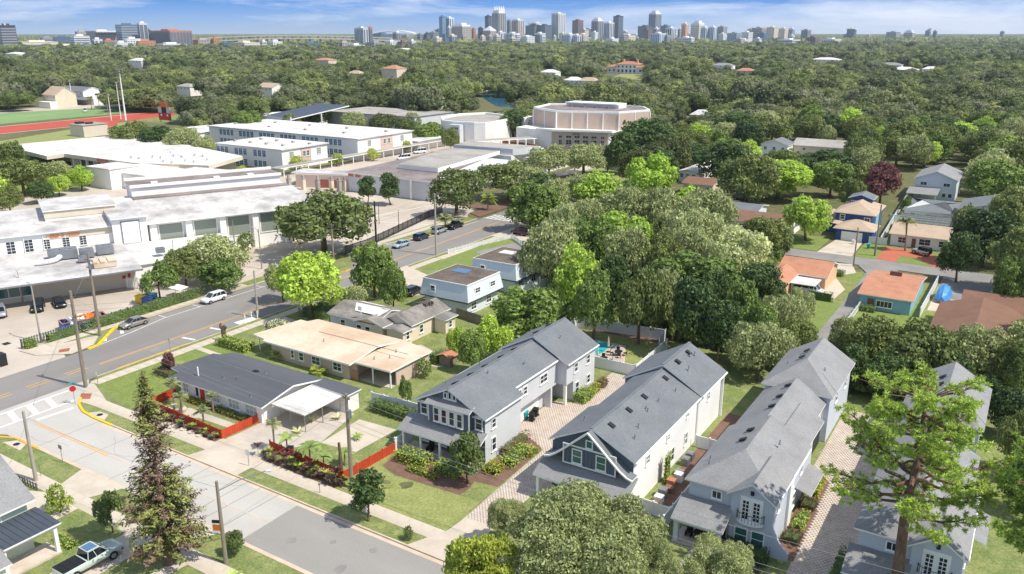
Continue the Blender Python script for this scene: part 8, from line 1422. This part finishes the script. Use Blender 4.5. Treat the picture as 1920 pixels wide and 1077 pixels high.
for i in range(26):
    sx, sy, sz = r4.uniform(.2, .9), r4.uniform(.1, .4), r4.uniform(.05, .35); b = MB().box(-sx, -sy, -sz, sx, sy, sz); b.xf(Matrix.Rotation(r4.uniform(-.5, .5), 4, 'Y') @ Matrix.Rotation(r4.uniform(0, 3), 4, 'Z')); o = solo('scrap_piece', b, r4.choice(['orange_paint', 'white_trim', 'black', 'orange_terracotta', 'metal_gray', 'wood_gray']), 'piece of scrap heaped in the blue container', 'scrap', (-127.6 + r4.uniform(-2.6, 2.6) * math.cos(R(74)), 70.2 + r4.uniform(-2.7, 2.7), 1.25 + r4.uniform(0, .5)), 'scrap in the blue container')
x, y = G(280, 572, 0)
for i, (dx, dy, m, lb) in enumerate(((0, 0, 'blue_bin', 'blue storage box under the thin open yard tree'), (-1.6, 1.5, 'teal', 'light blue box behind the dark blue one in the yard'), (-2.2, .2, 'paint_yellow_bright', 'yellow tank beside the blue boxes in the yard'))):
    b = MB().box(-.9, -.7, .1, .9, .7, 1.3).box(-1, -.8, 1.3, 1, .8, 1.45); [b.box(-.95, -.75, .25 + k * .3, .95, .75, .3 + k * .3) for k in range(3)]; [b.box(u * .7 - .1, v * .5 - .1, 0, u * .7 + .1, v * .5 + .1, .1) for u in (-1, 1) for v in (-1, 1)]; solo('storage_box', b, m, lb, 'box', (x + dx, y + dy, 0), None, .4)
solo('picnic_canopy', MB().tube((-1, 0, 0), (-1, 0, 1.6), .05).tube((1, 0, 0), (1, 0, 1.6), .05).slab([(-1.6, -1, 1.6), (1.6, -1, 1.6), (1.6, 1, 1.8), (-1.6, 1, 1.8)], .1), 'white_trim', 'white tilted cover by the roadside hedge', 'canopy', (-128.5, 89, 0)); solo('trolley_cage', MB().box(-.7, -.5, 0, -.6, .5, 1.8).box(.6, -.5, 0, .7, .5, 1.8).box(-.6, -.5, 1.7, .6, .5, 1.8).box(-.6, -.5, .2, .6, .5, .3).box(-.6, -.45, .8, .6, -.4, .9), 'metal_dark', 'small dark metal cage at the left edge of the yard', 'cage', (*G(4, 685), 0)); solo('drain_cover', (lambda m: [m.box(-.6 + i * .25, -.5, 0, -.45 + i * .25, .5, .04) for i in range(5)] and m)(MB()), 'metal_dark', 'dark drain grating in the school yard', 'grating', (*G(12, 645), .008))
# garden shed, boat under tarp, garden clutter
s = Site('shed', 'small shed with red-orange roof behind the tan house', 'shed', (-67.4, 88.6)); s.part('wall', MB().box(-68.3, 88, 0, -66.4, 89.8, 1.7), 'wood_gray'); Rf = MB(); gable(Rf, -68.6, 87.7, -66.1, 90.1, 1.65, 2.1, 'y', .08); s.part('roof', Rf, 'orange_terracotta')
s = thing('covered_boat', 'boat on trailer under a bright blue tarp', 'boat', (-10.4, 161.5, .15), 0); tb = MB(); prof = [(-3.4, .5, .9), (-2.4, 1.15, 1.5), (-.6, 1.35, 2.2), (1.2, 1.35, 2.1), (2.6, .95, 1.6), (3.5, .25, 1.3)]
for (y0, w0, h0), (y1, w1, h1) in zip(prof, prof[1:]):
    for sd in (-1, 1): tb.poly([(0, y0, h0 + .35), (0, y1, h1 + .35), (sd * w1 * .6, y1, h1), (sd * w0 * .6, y0, h0)][::sd]).poly([(sd * w0 * .6, y0, h0), (sd * w1 * .6, y1, h1), (sd * w1, y1, .55), (sd * w0, y0, .5)][::sd])
tb.poly([(-.5, -3.4, .5), (.5, -3.4, .5), (.3, -3.4, .9), (0, -3.4, 1.25), (-.3, -3.4, .9)]); link('tarp', tb.mesh('tarp'), 'tarp_blue', s); link('trailer', MB().box(-1, -3.2, .3, 1, 2.6, .42).box(-.08, 2.6, .3, .08, 4.4, .4).mesh('trailer'), 'metal_gray', s); wm = MB().tube((-.1, 0, 0), (.1, 0, 0), .33, .33, 12).mesh('wheel'); wm.materials.append(M('rubber')); [link('wheel', wm, None, s, (a, -.8, .33)) for a in (-1.1, 1.1)]
for (px, py), m, lb, cat in (((598, 762), 'red_paint', 'red and white mower against the tan house wall', 'mower'), ((1330, 890), 'orange_terracotta', 'terracotta planter in the side yard of the middle house', 'planter'), ((1600, 458), 'white_trim', 'white covered grill on the blue house drive', 'grill')):
    x, y = G(px, py, .12); b = MB().box(-.35, -.25, .25, .35, .25, .75).box(-.25, -.2, .75, .25, .2, 1.0).tube((-.35, -.2, .12), (-.35, .2, .12), .12, .12, 8).tube((.35, -.2, .12), (.35, .2, .12), .12, .12, 8).path([(-.3, 0, .9), (-.7, 0, 1.1)], .03, 5); solo('garden_machine' if cat != 'planter' else 'planter', b, m, lb, cat, (x, y, .13))
for i in range(7): x, y = -27.2 + .3 * math.sin(i * 3), 69.6 + i * 1.25; solo('storage_box' if i % 2 else 'planter', MB().box(-.4, -.35, 0, .4, .35, .5 + .2 * (i % 3)).box(-.45, -.4, .5 + .2 * (i % 3), .45, .4, .56 + .2 * (i % 3)), ('orange_terracotta', 'white_trim', 'metal_gray', 'roof_brown')[i % 4], 'small box of clutter in the side yard of the middle house', 'clutter', (x, y, .12), 'clutter in the side yard of the middle house')
solo('bird_bath', MB().tube((0, 0, 0), (0, 0, .7), .15, .12, 8).tube((0, 0, .7), (0, 0, .85), .15, .42, 12), 'stone_border', 'pale stone ornament in the red-fenced garden', 'ornament', (-87.4, 57.8, .13)); solo('stone_ornament', MB().tube((0, 0, 0), (0, 0, .5), .4, .5, 9).tube((0, 0, .5), (0, 0, .9), .5, .2, 9), 'stone_border', 'pale rock urn in the red-fenced garden, nearer the windows', 'ornament', (-86.2, 58.2, .13))
solo('porch_table', MB().box(-.7, -.4, .6, .7, .4, .66).box(-.6, -.3, 0, -.5, .3, .6).box(.5, -.3, 0, .6, .3, .6), 'black', 'dark table on the stucco house porch', 'table', (-21.2, 66.8, .26)); [solo('porch_chair', MB().box(-.3, -.3, .4, .3, .3, .5).box(-.3, .25, .5, .3, .32, 1.1).box(-.3, -.3, 0, -.25, .3, .4).box(.25, -.3, 0, .3, .3, .4), 'black', lb, 'chair', (x, 66.7, .26)) for x, lb in ((-22.4, 'dark porch chair left of the porch table'), (-20.0, 'dark porch chair right of the porch table'))]
for i, (x, y) in enumerate(((-53.4, 66.7), (-49.9, 66.8))): solo('porch_chair', MB().box(-.35, -.35, .4, .35, .35, .5).box(-.35, .3, .5, .35, .37, 1.2).box(-.35, -.35, 0, -.3, .35, .4).box(.3, -.35, 0, .35, .35, .4), ('black', 'white_trim')[i], ('dark', 'white')[i] + ' armchair on the blue-grey house front porch', 'chair', (x, y, .33))
# ================================================================== VEHICLES
CARC = {'silver': ('B9BCC0', .5), 'bronze': ('A59E92', .5), 'white': ('ECEDEE', 0), 'black': ('17181A', 0), 'navy': ('2C3646', .2), 'maroon': ('6A2428', .2), 'sage': ('B9C4BC', 0), 'skyblue': ('AEBFCB', .3)}
for k, (c, me_) in CARC.items(): mat('paint_' + k, c, c, .25, fine=.01, amt=0, metal=me_, spec=.6, coat=.6)
mat('lamp_white', 'E8EAEA', 'E8EAEA', .15, fine=0, amt=0); mat('lamp_red', 'A01818', 'A01818', .2, fine=0, amt=0); mat('rim', 'A8AAAC', '98999B', .3, metal=.7, fine=.05)
TYRE = MB().tube((0, -.11, 0), (0, .11, 0), .34, .34, 14).mesh('tyre'); TYRE.materials.append(M('rubber')); RIM = MB().tube((0, -.12, 0), (0, .12, 0), .21, .21, 10).mesh('rim'); RIM.materials.append(M('rim'))
SHAPE = {  # length stations (x, half width, bottom, belt), greenhouse base/top x ranges, roof z
 'sedan': ([(-2.4, .62, .42, .66), (-2.3, .82, .3, .82), (-1.5, .9, .2, .92), (0, .91, .2, .94), (1.1, .9, .2, .92), (1.9, .86, .22, .82), (2.3, .76, .3, .7), (2.42, .55, .4, .6)], (-1.95, 1.15), (-1.15, .25), 1.42),
 'suv': ([(-2.3, .7, .45, .9), (-2.25, .86, .35, 1.0), (-1.5, .93, .25, 1.06), (0, .94, .25, 1.08), (1.1, .93, .25, 1.06), (1.9, .9, .28, .98), (2.25, .8, .35, .86), (2.33, .6, .45, .76)], (-2.2, 1.15), (-1.9, .35), 1.68),
 'pickup': ([(-2.85, .85, .5, 1.05), (-2.8, .95, .42, 1.1), (-1.6, .98, .4, 1.12), (0, 1.0, .4, 1.14), (1.3, .99, .4, 1.14), (2.4, .97, .42, 1.06), (2.8, .88, .5, .96), (2.88, .7, .55, .85)], (-.55, 1.5), (-.35, .75), 1.85),
 'van': ([(-2.7, .85, .4, 1.1), (-2.65, .95, .35, 1.15), (-1.5, .98, .3, 1.2), (0, .98, .3, 1.2), (1.4, .97, .3, 1.18), (2.2, .94, .33, 1.05), (2.6, .84, .4, .9), (2.68, .6, .5, .8)], (-2.6, 1.9), (-2.5, .9), 2.15),
 'jeep': ([(-2.0, .78, .5, 1.05), (-1.98, .82, .48, 1.08), (-1.2, .84, .45, 1.1), (0, .85, .45, 1.1), (.6, .8, .45, 1.1), (1.6, .76, .48, 1.02), (1.95, .74, .5, .98), (2.0, .7, .55, .9)], (-1.95, .55), (-1.9, .3), 1.8)}
def vehicle(kind, x, y, rz, col, label, z=.01, cover=None, s=1.0):
    st, gb, gt, zr = SHAPE[kind]; root = thing(dict(sedan='parked_car', suv='parked_car', pickup='pickup_truck', van='van', jeep='jeep')[kind], label, dict(sedan='car', suv='car', pickup='truck', van='van', jeep='car')[kind], (x, y, z), rz); root.scale = (s, s, s)
    b = MB(); rings = []
    for X, w, z0, z1 in st:
        m_ = (z0 + z1) / 2; sec = [(-w * .86, z0), (w * .86, z0), (w, z0 + .14), (w * 1.02, m_), (w * .97, z1 - .06), (w * .84, z1), (-w * .84, z1), (-w * .97, z1 - .06), (-w * 1.02, m_), (-w, z0 + .14)]; rings.append(len(b.v)); b.v += [(X, p, q) for p, q in sec]
    for r0, r1 in zip(rings, rings[1:]):
        for i in range(10): j = (i + 1) % 10; b.f.append((r0 + i, r1 + i, r1 + j, r0 + j)[::-1]); b.m.append(0)
    b.f += [tuple(range(rings[0], rings[0] + 10))[::-1], tuple(range(rings[-1], rings[-1] + 10))]; b.m += [0, 0]; me = b.mesh('body'); me.polygons.foreach_set('use_smooth', [len(p.vertices) == 4 for p in me.polygons]); body = link('body', me, 'paint_' + col, root)
    belt = max(q[3] for q in st) - .03; wb, wt = st[3][1] * .93, st[3][1] * .72; g = MB(); B0 = [(gb[0], -wb, belt), (gb[1], -wb * .9, belt - .03), (gb[1], wb * .9, belt - .03), (gb[0], wb, belt)]; T0 = [(gt[0], -wt, zr - .04), (gt[1], -wt, zr - .04), (gt[1], wt, zr - .04), (gt[0], wt, zr - .04)]
    for i in range(4): j = (i + 1) % 4; g.poly([B0[i], B0[j], T0[j], T0[i]])
    g.poly(T0); link('windows', g.mesh('windows'), 'glass_car', root); ro = MB().slab([(gt[0] - .03, -wt - .02, zr), (gt[1] + .03, -wt - .02, zr - .01), (gt[1] + .03, wt + .02, zr - .01), (gt[0] - .03, wt + .02, zr)], .06)
    for i in range(4): ro.tube(B0[i], T0[i], .05, .04, 4)
    for sd in (-1, 1):
        for f in ((.42,) if kind in ('pickup', 'jeep') else (.36, .66)): ro.tube((gb[0] + (gb[1] - gb[0]) * f, sd * wb * .98, belt), (gt[0] + (gt[1] - gt[0]) * f, sd * wt, zr - .05), .035, .035, 4)
    link('roof', ro.mesh('roof'), 'paint_' + col if kind != 'jeep' else 'black', root)
    r_ = 1.0 if kind in ('sedan',) else 1.1 if kind != 'pickup' else 1.2; ax = .6 * st[-1][0]
    for X in (-ax * 1.03, ax):
        for sd in (-1, 1):
            w_ = link('wheel', TYRE, None, root, (X, sd * (st[3][1] - .06), .34 * r_)); w_.scale = (r_, 1, r_); link('rim', RIM, None, w_)
    for sd in (-1, 1):
        h = st[-2]; link('headlight', MB().box(h[0] - .12, sd * h[1] * .62, h[3] - .2, h[0] + .06, sd * h[1] * .98, h[3] - .06).mesh('headlight'), 'lamp_white', root); t = st[1]; link('tail_light', MB().box(t[0] - .04, sd * t[1] * .7, t[3] - .28, t[0] + .1, sd * t[1] * 1.0, t[3] - .1).mesh('tail_light'), 'lamp_red', root)
        link('mirror', MB().box(gb[1] - .35, sd * (wb + .02), belt, gb[1] - .2, sd * (wb + .22), belt + .14).mesh('mirror'), 'paint_' + col, root)
    link('bumper', MB().box(st[-1][0] - .12, -st[-2][1] * .8, .32, st[-1][0] + .05, st[-2][1] * .8, .46).mesh('bumper'), 'black', root); link('windscreen_base', MB().box(gb[1] - .02, -wb * .8, belt - .02, gb[1] + .12, wb * .8, belt + .01).mesh('windscreen_base'), 'black', root)
    if kind == 'pickup': link('bed_cover', MB().box(-2.78, -.86, 1.12, -.7, .86, 1.19).box(-2.2, -.86, 1.19, -2.14, .86, 1.21).box(-1.5, -.86, 1.19, -1.44, .86, 1.21).mesh('bed_cover'), 'black', root); link('sunroof', MB().box(-.3, -.55, zr - .01, .65, .55, zr + .02).mesh('sunroof'), 'glass_blue', root)
    if kind == 'jeep': link('spare_wheel', MB().tube((-2.05, 0, 1.0), (-2.25, 0, 1.0), .38, .38, 12).mesh('spare_wheel'), 'rubber', root)
    return root
N90 = R(90)
x, y = G(285, 624, 0); vehicle('sedan', -120.9, y + .4, -N90, 'bronze', 'bronze-silver sedan parked at the far kerb, nearest on the main road'); x, y = G(427, 572, 0); vehicle('suv', -120.6, y, -N90, 'white', 'white compact crossover driving or parked farther along the far kerb')
for px, py, k, c, lb in ((752, 463, 'sedan', 'skyblue', 'pale blue-grey sedan, first in the row parked by the fenced court'), (790, 449, 'suv', 'navy', 'dark blue crossover, second in the row parked by the fenced court'), (824, 437, 'suv', 'silver', 'silver crossover, third in the row parked by the fenced court'), (853, 428, 'pickup', 'black', 'black pickup, last in the row parked by the fenced court')): x, y = G(px, py, 0); vehicle(k, x, y, N90 + R(3) if k != 'sedan' else -N90, c, lb)
for px, py, k, c, lb, r_ in ((72, 581, 'suv', 'black', 'black SUV parked in the school yard, left of the pair', RS + R(-8)), (112, 573, 'sedan', 'black', 'black sedan parked in the school yard, right of the pair', RS + R(4)), (1, 592, 'suv', 'silver', 'silver car cut by the left edge in the school yard', RS)): x, y = G(px, py, 0); vehicle(k, x, y, r_, c, lb)
for px, py, lb in ((757, 300, 'white van parked by the covered walkway, nearer of two'), (787, 288, 'white van parked by the covered walkway, farther of two')): x, y = G(px, py, 0); vehicle('van', x, y, N90 * 2 + R(70), 'white', lb)
vehicle('pickup', -66.3, 33.5, N90, 'sage', 'pale grey-green pickup with black bed cover under the half-brown conifer', .15); x, y = G(975, 440, .1); vehicle('suv', x, y, R(170), 'maroon', 'maroon car at the tree edge above the mansard houses', .13); x, y = G(1723, 482, .1); vehicle('jeep', -18.0, 193.6, N90 + R(60), 'silver', 'grey off-roader with spare wheel on the red paved drive', .15)
x, y = G(775, 552, .1); vehicle('suv', x, y, N90, 'black', 'black car half hidden by trees beside the nearer mansard house', .14); vehicle('sedan', 4.2, 66.2, R(20), 'white', 'white car at the bottom right corner under the leaning pine', .13)
x, y = G(160, 210, 0); vehicle('van', x, y, R(150), 'white', 'small white van beyond the football field', 0, s=1.1); x, y = G(1530, 548, .1); vehicle('van', -31.8, 152.0, 0, 'white', 'white van under the orange house carport', .13); x, y = G(1390, 375, .1); vehicle('suv', x, y, 0, 'navy', 'dark car in the shade of the oak right of the grove', .1); x, y = G(945, 180, 0); 
x, y = G(940, 300, 0)
